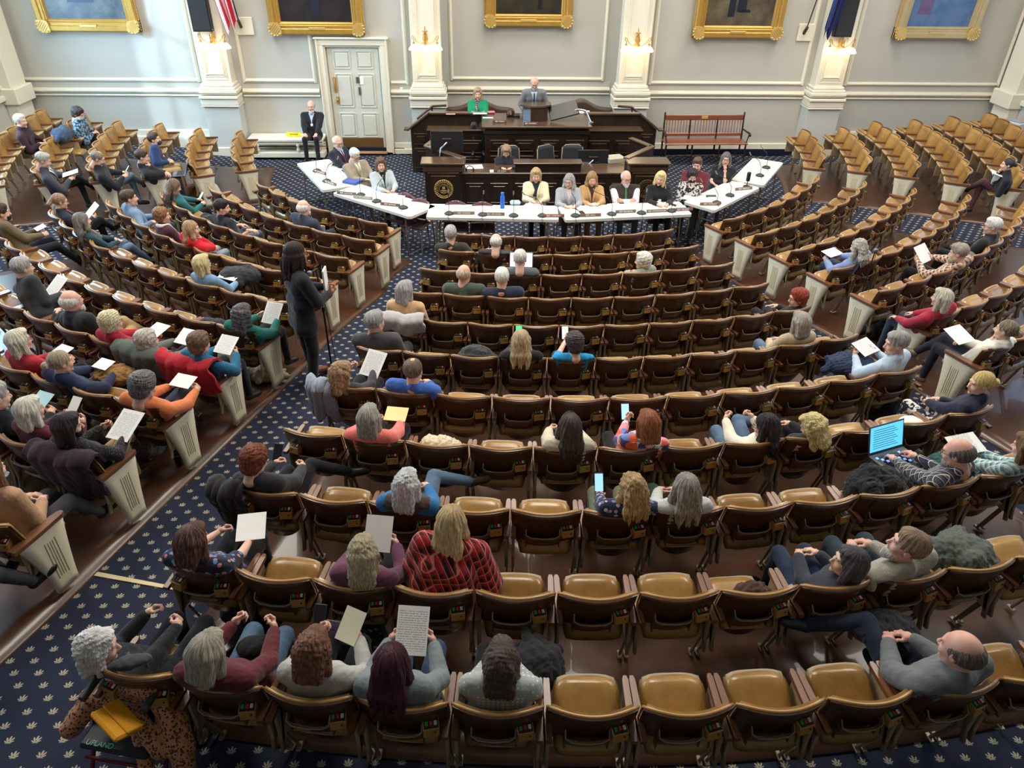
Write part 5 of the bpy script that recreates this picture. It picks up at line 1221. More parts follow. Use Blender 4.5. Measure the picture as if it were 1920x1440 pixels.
for sx, nm in ((-1, 'left'), (1, 'right')):
    m = MB(); x = sx*6.98; m.box((x, YW-.42, 4.1), (.40, .16, 2.8), BLACK, .01); m.box((x, YW-.505, 4.1), (.36, .01, 2.74), plain('speaker grille', (34, 36, 40), .8))
    tag(m.obj('column_loudspeaker'), 'tall black loudspeaker mounted on the %s pilaster beside a flag' % nm, 'loudspeaker')
    pb = at_y(450 if sx < 0 else 1510, 50 if sx < 0 else 62, YW-.12)
    t = empty('flagpole', (pb[0], YW-.005, pb[2])); tag(t, 'dark slanted flagpole on a pale wall plate, %s of the rostrum' % nm, 'flagpole')
    m = MB(); m.box((.06, -.02, 0), (.40, .04, .36), CREAM, .01); m.obj('wall_plate', t)
    m = MB(); m.tube([(0, -.03, -.02), (0, -.16, .12)], .035, BENCHD); m.tube([(0, -.12, .05), (-sx*-.10, -.55, 1.9)], .014, BENCHD); m.obj('pole', t)
def flag(name, label, x0, y0, z0, ztop, w0, cols, seed):
    """hanging folded cloth, stripes follow the folds"""
    m = MB(); n = 26; mats = cols
    def P(u, v): 
        a = u*PI*5; x = x0+w0*(u-.5)*(.55+.45*v)+.02*math.sin(a*1.3+v*3)-(.22*v if seed == 1 else -.10*v); y = y0+.045*math.sin(a+2*v)-.25*v
        zb = z0-.0+.30*abs(math.sin(u*7+seed))*1.0*(1-v); return (x, y, zb+(ztop-zb)*v)
    for i in range(n):
        V = []; 
        for u in (i/n, (i+1)/n):
            for v in np.linspace(0, 1, 9): V.append(P(u, v))
        F = [(k, 9+k, 9+k+1, k+1) for k in range(8)]
        V2 = [(a, b+.006, c) for a, b, c in V]; F2 = [tuple(18+q for q in f[::-1]) for f in F]
        m.add(V+V2, F+F2, mats[int(i/n*len(mats)*.9999)], True)
    o = m.obj(name); tag(o, label, 'flag')
RED = cloth((196, 30, 54)); WHITEC = cloth((226, 224, 232)); NAVYC = cloth((40, 56, 120))
fp = at_y(430, 62, YW-.45)
flag('striped_flag', 'red and white striped flag hanging folded from the left pole', at_y(427, 30, YW-.5)[0], YW-.45, at_y(440, 66, YW-.45)[2], 4.6, .55, [WHITEC, RED, WHITEC, RED, WHITEC, RED, WHITEC, RED, WHITEC], 1)
flag('blue_flag', 'dark blue flag hanging folded beside the right loudspeaker', at_y(1558, 40, YW-.5)[0], YW-.48, at_y(1550, 76, YW-.45)[2], 4.6, .34, [NAVYC, cloth((28, 36, 80)), NAVYC], 2)
m = MB(); p = at_y(753, 168, YW-.01); m.box((p[0], YW-.02, p[2]), (.07, .03, .10), WHITEP, .006); tag(m.obj('thermostat'), 'small white thermostat on the wall right of the door', 'thermostat')
m = MB(); p = at_y(748, 290, YW-.06); m.box((p[0], YW-.075, .03), (.12, .02, .10), BRASS, .004); m.box((p[0], YW-.088, .03), (.05, .006, .05), WHITEP); tag(m.obj('wall_outlet'), 'brass wall outlet plate on the dark skirting beside the rostrum', 'outlet')
# ---------------------------------------------------------------- white wall bench
t = empty('wall_bench', (-5.6, YW-.27, 0)); tag(t, 'cream built-in wall bench left of the panelled door', 'bench')
m = MB(); m.box((0, 0, .42), (1.74, .52, .07), CREAM, .015); m.obj('seat', t)
m = MB(); m.box((0, -.20, .36), (1.74, .06, .08), CREAM, .008); m.box((0, -.1, .085), (1.74, .3, .12), CREAM, .01)
for z in (.17, .24, .30): m.box((0, .05, z), (1.74, .04, .03), CREAM, .008)
m.obj('front_rail', t)
for x in (-.65, .28): m = MB(); m.lathe([(.03, .33), (.045, .30), (.02, .27), (.04, .22), (.045, .18), (.02, .14), (.035, .11), (.04, .09)], CREAM, (x, -.22, 0), 12); m.obj('leg', t)
p = at_y(551, 253, YW-.30); t = empty('yellow_sign', (p[0], YW-.30, .455)); tag(t, 'small yellow sign propped on the cream wall bench', 'sign')
m = MB(); m.box((0, 0, .05), (.34, .012, .09), plain('yellow card', (246, 226, 26), .5), rx=rad(-14)); m.box((0, .02, .04), (.30, .03, .07), BLACK); m.obj('card', t)
text('WET FLOOR', .035, INK, t, (.0, -.012, .055), (rad(76), 0, 0))
# ---------------------------------------------------------------- spindle bench
bl, br = at_y(1243, 222, .35), at_y(1390, 219, .35)
bx, bw = 4.18, 1.95
t = empty('spindle_bench', (bx, .42, .03), rad(1.5)); tag(t, 'long reddish wooden spindle-back bench against the front wall', 'bench')
m = MB(); m.box((0, -.10, .44), (bw, .46, .035), BENCHW, .012); m.obj('seat', t)
m = MB(); m.box((0, .155, .93), (bw-.1, .03, .12), BENCHW, .008); m.box((0, .12, .55), (bw-.06, .03, .07), BENCHW, .008); m.obj('backrest_rail', t)
m = MB(); m.box((0, .136, .935), (.15, .008, .06), GOLDL, .002); m.obj('plaque', t)
for i in range(27):
    if i in (9, 18): continue
    x = -bw/2+.09+i*(bw-.18)/26; m = MB(); f = .035
    m.tube([(x, .125+f*q, .58+.30*q) for q in (0, .15, .45, .5, .8, 1)], [.008, .014, .009, .007, .015, .010], plain('pale red spindle', (150, 104, 88), .35), 6); m.obj('spindle', t)
for x in (-bw/2+.03, -bw/6, bw/6, bw/2-.03):
    m = MB(); e = abs(x) > .5; m.tube([(x, .09, .03), (x, .11, .46), (x, .155, .9)]+([(x, .165, 1.03), (x, .166, 1.06)] if e else []), [.02, .024, .018]+([.022, .006] if e else []), BENCHD, 8); m.obj('back_post', t)
    m = MB(); m.tube([(x, -.28, .03), (x, -.27, .14), (x, -.265, .20), (x, -.26, .3), (x, -.26, .42)], [.015, .024, .016, .026, .018], BENCHD, 8); m.obj('leg', t)
for s in (-1, 1): m = MB(); x = s*(bw/2-.03); m.tube([(x, .13, .68), (x+s*.03, -.05, .66), (x+s*.05, -.24, .66), (x+s*.05, -.30, .62)], [.016, .02, .024, .028], BENCHD, 8); m.tube([(x+s*.04, -.25, .64), (x, -.26, .44)], .014, BENCHD, 8); m.obj('armrest', t)
m = MB(); m.tube([(-bw/2+.03, -.27, .17)]+[(q, -.27, .17) for q in np.linspace(-.7, .7, 15)]+[(bw/2-.03, -.27, .17)], [.012]+[.012, .022]*7+[.012]+[.012], BENCHD, 8); m.tube([(-bw/2+.03, .09, .2), (bw/2-.03, .09, .2)], .013, BENCHD, 6); m.obj('stretcher', t)
# ---------------------------------------------------------------- the rostrum
RX = .12
t = empty('rostrum', (RX, 0, 0)); tag(t, 'large dark panelled wooden rostrum in front of the front wall', 'rostrum')
def panel(m, cx, cz, w, h, y, mat=DESKW):
    m.box((cx, y-.012, cz), (w, .024, h), mat, .003)
    for s in (-1, 1): m.box((cx+s*(w/2+.012), y-.014, cz), (.024, .03, h+.048), DESKW, .006); m.box((cx, y-.016, cz+s*(h/2+.012)), (w+.048, .034, .024), DESKT if s > 0 else DESKW, .006)
    m.box((cx, y-.03, cz), (w-.07, .014, h-.07), mat, .006); m.box((cx, y-.036, cz+h/2-.045), (w-.09, .018, .022), DESKT, .006)
m = MB(); m.box((0, .45, .21), (5.3, 1.7, .42), DESKW, .01); m.box((0, .46, .43), (5.2, 1.66, .02), CARPET); m.obj('platform', t)
m = MB()
for s in (-1, 1):
    m.prism([(s*1.02, 0), (s*2.72, 0), (s*2.72, .93), (s*2.30, 1.25), (s*1.02, 1.25)][::s], -.41, -.33, DESKW)
    panel(m, s*2.50, .30, .26, .40, -.41); panel(m, s*2.50, .72, .26, .2, -.41)
m.obj('back_screen', t)
for s in (-1, 1):
    m = MB()
    m.box((s*1.70, -.39, 1.27), (1.24, .16, .04), DESKT, .008); q = math.hypot(.46, .34); m.box((s*2.54, -.39, 1.10), (q+.06, .16, .04), DESKT, .008, ry=s*math.atan2(.33, .44)); m.box((s*2.80, -.40, .935), (.12, .2, .035), DESKT, .006); m.obj('ledge', t)
for s in (-1, 1):
    m = MB(); m.box((s*1.70, -.57, .49), (1.24, .30, .98), DESKW, .006); m.box((s*1.70, -.58, .99), (1.30, .36, .035), DESKT, .008)
    for k in (-1, 1): panel(m, s*1.70+k*.30, .64, .42, .24, -.72); panel(m, s*1.70+k*.30, .24, .42, .34, -.72)
    m.obj('side_counter', t)
m = MB(); m.box((-.02, -.87, .60), (2.16, .96, 1.2), DESKW, .006); m.box((-.02, -.88, 1.12), (2.22, 1.02, .10), DESKW, .02)
for k in range(4): x = -.80+k*.53; panel(m, x, .84, .34, .20, -1.35); panel(m, x, .40, .34, .42, -1.35)
m.obj('speaker_desk', t)
m = MB(); m.box((-.02, -.90, 1.24), (2.30, 1.12, .045), DESKT, .012); m.obj('desk_top', t)
for s in (-1, 1):
    m = MB(); m.tube([(s*2.62, .32, .96), (s*2.26, .34, 1.24), (s*1.95, .36, 1.25)], .028, BENCHD, 8); m.tube([(s*2.62, .32, .88), (s*2.62, .32, .42)], .02, BENCHD); m.tube([(s*2.28, .34, 1.2), (s*2.28, .34, .42)], .02, BENCHD); m.tube([(s*2.62, .32, .80), (s*2.26, .34, 1.08)], .014, BENCHD); m.obj('handrail', t)
# lectern
t = empty('lectern', (.09, -.90, 1.265)); tag(t, 'dark wooden table lectern standing on the rostrum desk', 'lectern')
m = MB(); m.prism([(-.26, .18), (-.26, -.02), (-.11, -.17), (.11, -.17), (.26, -.02), (.26, .18)], 0, .28, plain('lectern wood', (62, 44, 36), .28, coat=.4), 'xy'); m.obj('body', t)
m = MB(); m.prism([(-.34, .22), (-.33, -.03), (-.13, -.20), (.13, -.20), (.33, -.03), (.34, .22)], .28, .31, DESKT, 'xy'); m.obj('top', t)
for px, py, s, sz, lb in ((937, 227, 'REP. NOBLE', .30, 'name plate beside the blue card at the left of the rostrum desk'), (995, 231, 'REP. GUNNELL', .30, 'name plate in front of the lectern on the rostrum desk')):
    p = at_z(px, py+3, 1.265); t = empty('name_plate', (p[0], p[1], 1.265)); tag(t, lb, 'name plate')
    m = MB(); m.box((0, 0, .028), (sz, .02, .055), plain('name plate brown', (112, 84, 70), .4), .003, rx=rad(-12)); m.box((0, -.011, .028), (sz-.03, .003, .042), plain('name plate face', (96, 62, 54), .4), rx=rad(-12)); m.obj('plate', t); text(s, .036, WHITEP, t, (0, -.016, .028), (rad(78), 0, 0))
def slab(name, label, cat, px, py, z, w, d, h, mat, rz=0.0, b=.004, group=None):
    p = at_z(px, py, z); m = MB(); m.box((0, 0, h/2), (w, d, h), mat, min(b, h*.4)); o = m.obj(name, None, (p[0], p[1], z), rz); tag(o, label, cat, group); return o
slab('sheet_of_paper', 'white sheet lying on the rostrum ledge before the person in green', 'paper', 900, 213, 1.292, .30, .12, .004, WHITEP)
slab('sheet_of_paper', 'pale blue card on the rostrum desk above the left name plate', 'paper', 915, 221, 1.265, .22, .12, .004, plain('pale blue card', (176, 216, 222), .6))
slab('pink_cloth', 'crumpled pink cloth on the left of the rostrum desk', 'cloth', 921, 212, 1.266, .16, .10, .04, cloth((232, 110, 120)), 0, .02)
slab('sheet_of_paper', 'small salmon pink notes on the left rostrum ledge', 'paper', 845, 214, 1.292, .20, .08, .004, plain('salmon note', (224, 160, 140), .6))
slab('telephone_console', 'flat black console on the rostrum desk left of the lectern', 'console', 962, 218, 1.265, .28, .20, .04, BLACK)
t = empty('desk_clock', tuple(at_z(957, 215, 1.305))); tag(t, 'dark rounded desk device with a brass dial left of the lectern', 'device'); m = MB(); m.lathe([(.09, 0), (.09, .05), (.05, .10), (.0, .11)], BENCHD, (0, 0, 0), 14); m.obj('body', t); m = MB(); m.lathe([(.022, 0), (.022, .01)], BRASS, (0, -.09, .04), 10, 'y'); m.obj('dial', t)
slab('paper_stack', 'stack of white paper on the right side counter of the rostrum', 'paper', 1180, 229, 1.01, .24, .16, .05, WHITEP)
slab('paper_stack', 'small white booklet on the left side counter of the rostrum', 'paper', 832, 230, 1.01, .22, .12, .03, WHITEP)
slab('paper_stack', 'white papers on the rostrum desk behind the monitor arm', 'paper', 1096, 211, 1.265, .24, .20, .02, WHITEP)
t = empty('monitor', (.80, -.95, 1.265)); tag(t, 'black monitor on a silver arm tilted beside the lectern', 'monitor')
m = MB(); m.box((-.12, 0, .20), (.62, .035, .36), BLACK, .01, rx=rad(-50), ry=rad(-14)); m.obj('screen', t)
m = MB(); m.tube([(.02, .0, .18), (.18, -.08, .24), (.34, -.12, .22)], .022, CHROME); m.tube([(.34, -.12, .22), (.44, -.22, .02)], .02, CHROME); m.lathe([(.06, 0), (.06, .02)], CHROME, (.44, -.22, 0)); m.obj('arm', t)
# sofas
LEATH = cloth((74, 58, 50), 'leather', rough=.35); LEATH.node_tree.nodes['Principled BSDF'].inputs['Roughness'].default_value = .33
for x, lb in ((-1.10, 'brown leather camelback sofa behind the person in green'), (1.30, 'brown leather camelback sofa right of the lectern')):
    t = empty('leather_sofa', (x, .78, .44)); tag(t, lb, 'sofa', 'leather sofas on the rostrum')
    m = MB(); W2 = .72
    m.sheet(lambda u, v: (W2*(2*u-1), .22-.04*v+.03*(2*u-1)**2*-1, .25+v*(.40+.20*math.exp(-((2*u-1)/.42)**2))), 20, 8, LEATH, -.16, LEATH); m.obj('backrest', t)
    for s in (-1, 1): m = MB(); m.tube([(s*(W2+.03), -.38, .50), (s*(W2+.03), .15, .54)], [.09, .10], LEATH, 12); m.box((s*(W2+.03), -.1, .24), (.14, .56, .48), LEATH, .03); m.obj('arm', t)
    for s in (-1, 1): m = MB(); m.box((s*.34, -.10, .34), (.66, .52, .16), LEATH, .05); m.obj('seat_cushion', t)
    m = MB(); m.box((0, -.08, .14), (1.5, .6, .24), LEATH, .03); m.obj('base', t)
    for s in (-1, 1): m = MB(); m.box((s*.66, -.34, .015), (.06, .06, .05), BENCHD); m.obj('foot', t)
# ---------------------------------------------------------------- clerk's desk
t = empty('clerk_desk', (.18, -2.6, 0)); tag(t, 'low dark panelled desk with two end pedestals below the rostrum', 'desk')
ox, oy = -.18, 2.6
m = MB(); m.box((.20+ox, -2.86+oy, .37), (3.30, .08, .74), DESKW, .004); m.box((.20+ox, -2.89+oy, .70), (3.30, .05, .09), DESKW, .012)
for k in range(7): panel(m, -1.2+k*.475+ox, .36, .30, .36, -2.90+oy)
m.obj('front_panel', t)
m = MB(); m.box((.20+ox, -2.62+oy, .745), (3.34, .62, .035), DESKT, .008); m.box((-1.66+ox, -2.30+oy, .745), (.55, .7, .03), plain('desk leather', (86, 84, 72), .5), .004, rz=rad(0)); m.box((1.95+ox, -2.25+oy, .745), (.65, .75, .03), plain('light desk top', (150, 140, 112), .45), .004); m.obj('desk_top', t)
m = MB(); m.box((.22+ox, -2.78+oy, .84), (1.28, .22, .17), DESKW, .006); m.box((.22+ox, -2.78+oy, .935), (1.34, .28, .03), DESKT, .008); m.obj('raised_ledge', t)
def slant(x0, y0, x1, y1, z, nm):
    m = MB(); L = math.hypot(x1-x0, y1-y0); a = math.atan2(y1-y0, x1-x0); m.box(((x0+x1)/2+ox, (y0+y1)/2+oy, z/2), (L, .07, z), DESKW, .004, rz=a); m.box(((x0+x1)/2+ox, (y0+y1)/2+oy, z+.015), (L+.05, .13, .035), DESKT, .008, rz=a); m.obj(nm, t)
slant(-2.16, -1.95, -1.42, -2.74, .98, 'side_screen'); slant(2.42, -1.95, 1.76, -2.74, .98, 'side_screen'); slant(2.40, -1.93, 2.10, -1.35, .98, 'side_screen'); slant(-2.16, -1.93, -2.0, -1.4, .98, 'side_screen')
for x, dark in ((-1.80, False), (2.15, True)):
    m = MB(); m.box((x+ox, -2.86+oy, .44), (.70, .30, .88), DESKW, .006); m.box((x+ox, -2.86+oy, .05), (.76, .36, .1), DESKW, .01); m.box((x+ox, -2.86+oy, .88), (.76, .36, .14), DESKT, .012); m.box((x+ox, -2.87+oy, .975), (.84, .44, .04), DESKT, .01)
    panel(m, x+ox, .47, .56, .62, -3.01+oy); pd = m.obj('pedestal', t)
    gm = plain('dull bronze seal', (104, 84, 52), .4, .3) if dark else GOLDL; g2 = plain('dark seal ground', (60, 44, 24), .5) if dark else plain('seal ground', (150, 116, 54), .45, .3)
    m = MB(); m.T = Matrix.Translation((x+ox, -3.045+oy, .49))
    m.lathe([(.0, .0), (.185, .0), (.185, .012), (.0, .012)], g2, n=36, axis='y', cap=False)
    for r_, w_ in ((.178, .012), (.135, .006), (.085, .006)): m.tube([(r_*math.cos(a), -.014, r_*math.sin(a)) for a in np.linspace(0, 2*PI, 33)], w_*.6, gm, 6, False)
    for i in range(26): a = 2*PI*i/26; m.ball((.157*math.cos(a), -.014, .157*math.sin(a)), (.014, .006, .014), gm, 6, 4)
    m.prism([(-.06, -.02), (.06, -.02), (.045, -.045), (-.045, -.045)], -.02, -.012, gm)
    for xx in (-.025, .0, .025): m.box((xx, -.016, .02), (.005, .006, .07), gm)
    m.prism([(-.03, .0), (.03, .0), (.02, .05), (-.02, .05)], -.018, -.012, gm); m.box((0, -.016, -.06), (.11, .006, .006), gm)
    sl = m.obj('seal', pd)
    for i, ch in enumerate('SEAL OF THE STATE OF NEW HAMPSHIRE'):
        a = rad(205-i*230/33.); 
        if ch != ' ': text(ch, .026, gm, sl, (x+ox+.110*math.cos(a), -3.061+oy, .49+.110*math.sin(a)), (rad(90), -(a-PI/2), 0), name='letter', ext=.001)
p = at_z(941, 323, .765); t = empty('name_plate', (p[0], p[1], .765)); tag(t, "name plate on the clerk's desk before the writing person", 'name plate'); m = MB(); m.box((0, 0, .025), (.32, .02, .05), plain('name plate face', (96, 62, 54), .4), .003, rx=rad(-12)); m.obj('plate', t); text('REP. SMITH', .034, WHITEP, t, (0, -.014, .025), (rad(78), 0, 0))
slab('sheet_of_paper', "loose white papers on the left of the clerk's desk", 'paper', 889, 313, .765, .34, .26, .006, PRINT, .1)
slab('sheet_of_paper', "white sheet under the hands of the writing person at the clerk's desk", 'paper', 932, 321, .765, .28, .16, .005, WHITEP)
slab('document_box', "flat pale grey printer box on the right of the clerk's desk", 'device', 1152, 302, .765, .36, .30, .09, plain('pale grey plastic', (176, 172, 156), .5), .3)
def monitor(px, py, z, w, h, lb, tilt=8):
    p = at_y(px, py, -2.25); t = empty('monitor', (p[0], -2.25, z)); tag(t, lb, 'monitor', "monitors on the clerk's desk")
    m = MB(); m.box((0, 0, p[2]-z), (w, .04, h), BLACK, .012, rx=rad(-tilt)); m.box((0, -.025, p[2]-z), (w*.3, .03, h*.35), BLACK, .01); m.obj('screen', t)
    m = MB(); m.tube([(0, -.04, p[2]-z), (-.12, -.10, p[2]-z-.1), (-.16, -.06, .0)], .018, CHROME); m.lathe([(.07, 0), (.07, .015)], CHROME, (-.16, -.06, 0)); m.obj('arm', t)
    m = MB(); m.tube([(.03, -.05, p[2]-z-.05), (.10, -.09, (p[2]-z)*.5), (.12, -.06, .02)], .006, BLACK, 5); m.obj('cable', t)
monitor(838, 266, .765, .64, .42, "black monitor seen from behind on the left of the clerk's desk"); monitor(1112, 299, .765, .62, .38, "black monitor seen from behind on the right of the clerk's desk")
def office_chair(x, y, rz, lb):
    t = empty('office_chair', (x, y, -.02), rz); tag(t, lb, 'chair', 'mesh office chairs')
    m = MB(); m.sheet(lambda u, v: ((2*u-1)*(.23-.03*v), -.22+.05*(2*u-1)**2-.06*v, .48+.48*v), 8, 8, DARKFAB, .02); m.obj('backrest', t)
    m = MB(); m.tube([(.23*a, -.22+b, .48+c) for a, b, c in ((-1, .05, 0), (-.9, .0, .45), (-.6, -.06, .49), (.6, -.06, .49), (.9, 0, .45), (1, .05, 0))], .014, STEEL, 6); m.obj('back_frame', t)
    m = MB(); m.box((0, .02, .44), (.46, .44, .07), DARKFAB, .03); m.obj('seat', t)
    m = MB(); m.tube([(0, 0, .08), (0, 0, .42)], .028, BLACK); [m.tube([(0, 0, .09), (.27*math.cos(a), .27*math.sin(a), .05)], .02, BLACK, 6) for a in np.linspace(0, 2*PI, 5, endpoint=False)]; m.obj('base', t)
office_chair(-.50, -2.02, rad(180), "dark mesh office chair under the writing person at the clerk's desk"); office_chair(.38, -1.95, rad(215), "dark mesh office chair turned sideways in the middle of the clerk's desk"); office_chair(.82, -1.95, rad(180), "dark mesh office chair behind the right monitor of the clerk's desk")
# headset and gooseneck on the clerk's desk
t = empty('headset', tuple(at_z(881, 321, .77))); tag(t, "black headset lying on the left of the clerk's desk", 'headset'); m = MB(); m.tube([(.07*math.cos(a), .02, .03+.07*math.sin(a)) for a in np.linspace(0, PI, 9)], .008, BLACK, 6); [m.ball((s*.07, .0, .03), (.02, .035, .035), BLACK) for s in (-1, 1)]; m.obj('band', t)
# ---------------------------------------------------------------- folding tables
TABP = plain('white folding table plastic', (222, 222, 214), .35, var=.03)
TABS = []
def table(cx, cy, ang, L, W, label):
    t = empty('folding_table', (cx, cy, -.028), ang); tag(t, label, 'table', 'white folding tables')
    m = MB(); r = .05; n = 5; pts = []
    for sx, sy, a0 in ((1, 1, 0), (-1, 1, 90), (-1, -1, 180), (1, -1, 270)):
        for i in range(n+1): a = rad(a0+90*i/n); pts.append((sx*(L/2-r)+r*math.cos(a), sy*(W/2-r)+r*math.sin(a)))
    m.prism(pts, .722, .768, TABP, 'xy'); m.obj('tabletop', t)
    for s in (-1, 1):
        m = MB(); x = s*(L/2-.18); m.tube([(x, -W/2+.08, .72), (x+s*.04, -W/2+.06, .03), (x+s*.04, W/2-.06, .03), (x, W/2-.08, .72)], .014, STEEL, 6); m.tube([(x, 0, .55), (s*.18, 0, .71)], .010, STEEL, 6); m.tube([(x+s*.01, -W/2+.08, .5), (x+s*.01, W/2-.08, .5)], .010, STEEL, 6); m.obj('leg', t)
def tab2(A, B, W, side, label):
    A, B = np.array(A), np.array(B); L = float(np.linalg.norm(B-A)); u = (B-A)/L; n = np.array([-u[1], u[0]])*side; c = (A+B)/2+n*W/2; a = math.atan2(u[1], u[0]); table(c[0], c[1], a, L, W, label)
tab2((-4.73, -2.25), (-3.95, -3.85), .66, 1, 'white folding table nearest the door, leftmost of the curved line')
tab2((-3.75, -4.00), (-2.28, -5.18), .66, 1, 'white folding table angled before the person in a pale blazer, second from left')
tab2((-2.01, -5.19), (.20, -5.32), .64, 1, 'white folding table with the blue bottle, left of the two central tables')
tab2((.31, -5.34), (2.51, -5.08), .64, 1, 'white folding table crowded with papers, right of the two central tables')
tab2((2.94, -4.91), (4.13, -3.72), .62, 1, 'white folding table before the masked person, second from right')
tab2((4.24, -3.60), (5.12, -2.18), .62, 1, 'white folding table with no papers, rightmost of the curved line')
TZ = .74
def gmic(px, py, label, lean=(0, .10), hgt=.36, z=TZ):
    p = at_z(px, py, z+.02); t = empty('gooseneck_microphone', (p[0], p[1], z), rad(4)); tag(t, label, 'microphone', 'gooseneck microphones on the tables')
    m = MB(); m.lathe([(.085, 0), (.085, .012), (.05, .038), (.018, .045)], plain('mic base', (46, 52, 52), .45), (0, 0, 0), 8); m.box((.05, .0, .018), (.05, .05, .02), BLACK, .006); m.obj('base', t)
    m = MB(); m.tube([(0, 0, .04), (0, .0, hgt*.45), (lean[0]*.3, lean[1]*.3, hgt*.8), (lean[0], lean[1], hgt)], .005, BLACK, 6); m.obj('gooseneck', t)
    m = MB(); m.tube([(lean[0], lean[1], hgt-.01), (lean[0]*1.15, lean[1]*1.15, hgt+.05)], .010, plain('mic head', (150, 130, 116), .6), 8); m.obj('microphone_head', t)
    m = MB(); rr = random.Random(px); q = .28*rr.random(); m.tube([(.0, -.06, .01), (-.03, -.16, .012), (-.01+q*.2, -.24, -.10), (.05-q, -.20, -.40), (-.06+q, -.12, -.72)], .004, BLACK, 5); m.obj('cable', t)
MICS = [(594, 319, 'leftmost table, farther microphone', (.10, .1)), (612, 338, 'leftmost table, nearer microphone', (.22, .16)), (676, 364, 'second table from left, first microphone', (.03, .08)), (706, 376, 'second table from left, middle microphone', (.12, .16)), (756, 388, 'second table from left, last microphone', (.04, .10)),
        (842, 399, 'left central table, first microphone', (0, .03)), (905, 401, 'left central table, second microphone', (.02, .03)), (963, 403, 'left central table, third microphone', (0, .05)), (1017, 403, 'left central table, bent fourth microphone', (-.30, .06)),
        (1079, 403, 'right central table, first microphone', (-.06, .10)), (1147, 400, 'right central table, second microphone', (-.28, .12)), (1203, 398, 'right central table, third microphone', (.06, .05)), (1259, 394, 'right central table, fourth microphone', (-.10, .14)),
        (1344, 379, 'second table from right, nearest microphone', (-.28, .10)), (1369, 365, 'second table from right, middle microphone', (-.25, .14)), (1425, 328, 'rightmost table, nearer microphone', (-.18, .18)), (1437, 313, 'rightmost table, farther microphone', (-.10, .18))]
for px, py, lb, ln in MICS: gmic(px, py, 'black gooseneck microphone, %s' % lb, ln)
t = empty('conference_recorder', tuple(at_z(1400, 350, TZ))); tag(t, 'upright black recorder on a small base, second table from right', 'microphone'); m = MB(); m.box((0, 0, .19), (.07, .05, .18), BLACK, .015); m.tube([(0, 0, .02), (0, 0, .12)], .008, BLACK, 6); m.obj('body', t); m = MB(); m.lathe([(.07, 0), (.07, .012), (.02, .03)], BLACK, (0, 0, 0), 12); m.obj('base', t)
NAMES = [(600, 325, -.70, 'REP. LITTLEFIELD', 'red brown', 'leftmost table near the farther microphone'), (619, 345, -.72, 'REP. MCGUIRE', 'grey brown', 'leftmost table near the binder'), (650, 365, -.25, 'REP. LAYTON', 'grey', 'second table from left, at its left end'), (681, 373, -.28, 'REP. MCDONNELL', 'pale grey', 'second table from left, in the middle'), (732, 386, -.28, 'REP. MUNNS', 'brown', 'second table from left, at its right end'),
         (870, 402, -.02, 'REP. ROCHE', 'grey brown', 'left central table, first from left'), (926, 404, -.03, 'REP. ERICSON', 'brown', 'left central table, in the middle'), (1038, 407, .0, 'REP. CORMEN', 'red brown', 'left central table, at its right end'), (1107, 406, .10, 'REP. HALL', 'brown', 'right central table, at its left end'), (1173, 399, .12, 'REP. BALBONI', 'grey brown', 'right central table, second from left'), (1231, 398, .12, 'REP. WOODCOCK', 'grey brown', 'right central table, third from left'), (1280, 395, .12, 'REP. SELLERS', 'red brown', 'right central table, at its right end'),
         (1331, 385, .0, 'REP. MURRAY', 'red brown', 'second table from right, near end'), (1394, 356, .25, 'REP. DEBOLD', 'grey brown', 'second table from right, far end')]
NC = {'red brown': (132, 92, 82), 'grey brown': (128, 112, 96), 'grey': (110, 104, 98), 'pale grey': (158, 152, 144), 'brown': (118, 94, 78)}
for px, py, rz, s, cn, lb in NAMES:
    p = at_z(px, py, TZ); t = empty('name_plate', (p[0], p[1], TZ), rz); tag(t, '%s name plate, %s' % (cn, lb), 'name plate', 'name plates on the tables')
    m = MB(); m.box((0, 0, .026), (.36, .018, .052), plain('plate '+cn, NC[cn], .4), .003, rx=rad(-12)); m.obj('plate', t); text(s, .038, WHITEP, t, (0, -.013, .027), (rad(78), 0, 0))
PAPS = [(630, 318, .35, -.4, 'beside the farther microphone of the leftmost table'), (655, 334, .2, -.3, 'under the hand of the person in the tan suit'), (700, 360, .1, -.2, 'before the pale blazer on the second table'), (722, 372, .2, -.3, 'stack at the middle of the second table'), (748, 368, -.2, -.3, 'by the empty maroon chair on the second table'),
        (1000, 386, .1, .3, 'under a pen beside the blue bottle'), (1030, 392, 0, 0, 'before the person in the cream jacket'), (1068, 392, 0, .1, 'open notebook before the long grey hair'), (1090, 392, 0, .1, 'right page of the open notebook'), (1112, 387, .1, .3, 'before the person in the tan cardigan'), (1132, 396, .3, .2, 'near the second microphone of the right central table'), (1155, 387, -.2, -.3, 'with dark drawing before the vest wearer'), (1185, 385, 0, .1, 'pale sheets before the white beard'), (1240, 384, .2, .5, 'before the blond person in black'), (1295, 372, .1, .5, 'before the masked person, near end'), (1330, 366, .4, .6, 'middle of the table before the masked person'), (1355, 355, .2, .7, 'before the person with a hand on the chin'), (1380, 345, .2, .7, 'far end of the second table from right')]
for i, (px, py, a, b, lb) in enumerate(PAPS):
    p = at_z(px, py, TZ); m = MB(); m.box((0, 0, .004), (.22, .28, .008), PRINT if i % 2 else WHITEP); o = m.obj('sheet_of_paper', None, (p[0], p[1], TZ), b+(i % 3)*.3); tag(o, 'white papers on a table, %s' % lb, 'paper', 'papers on the white tables')
t = empty('water_bottle', tuple(at_z(942, 390, TZ))); tag(t, 'bright blue water bottle standing on the left central table', 'bottle')
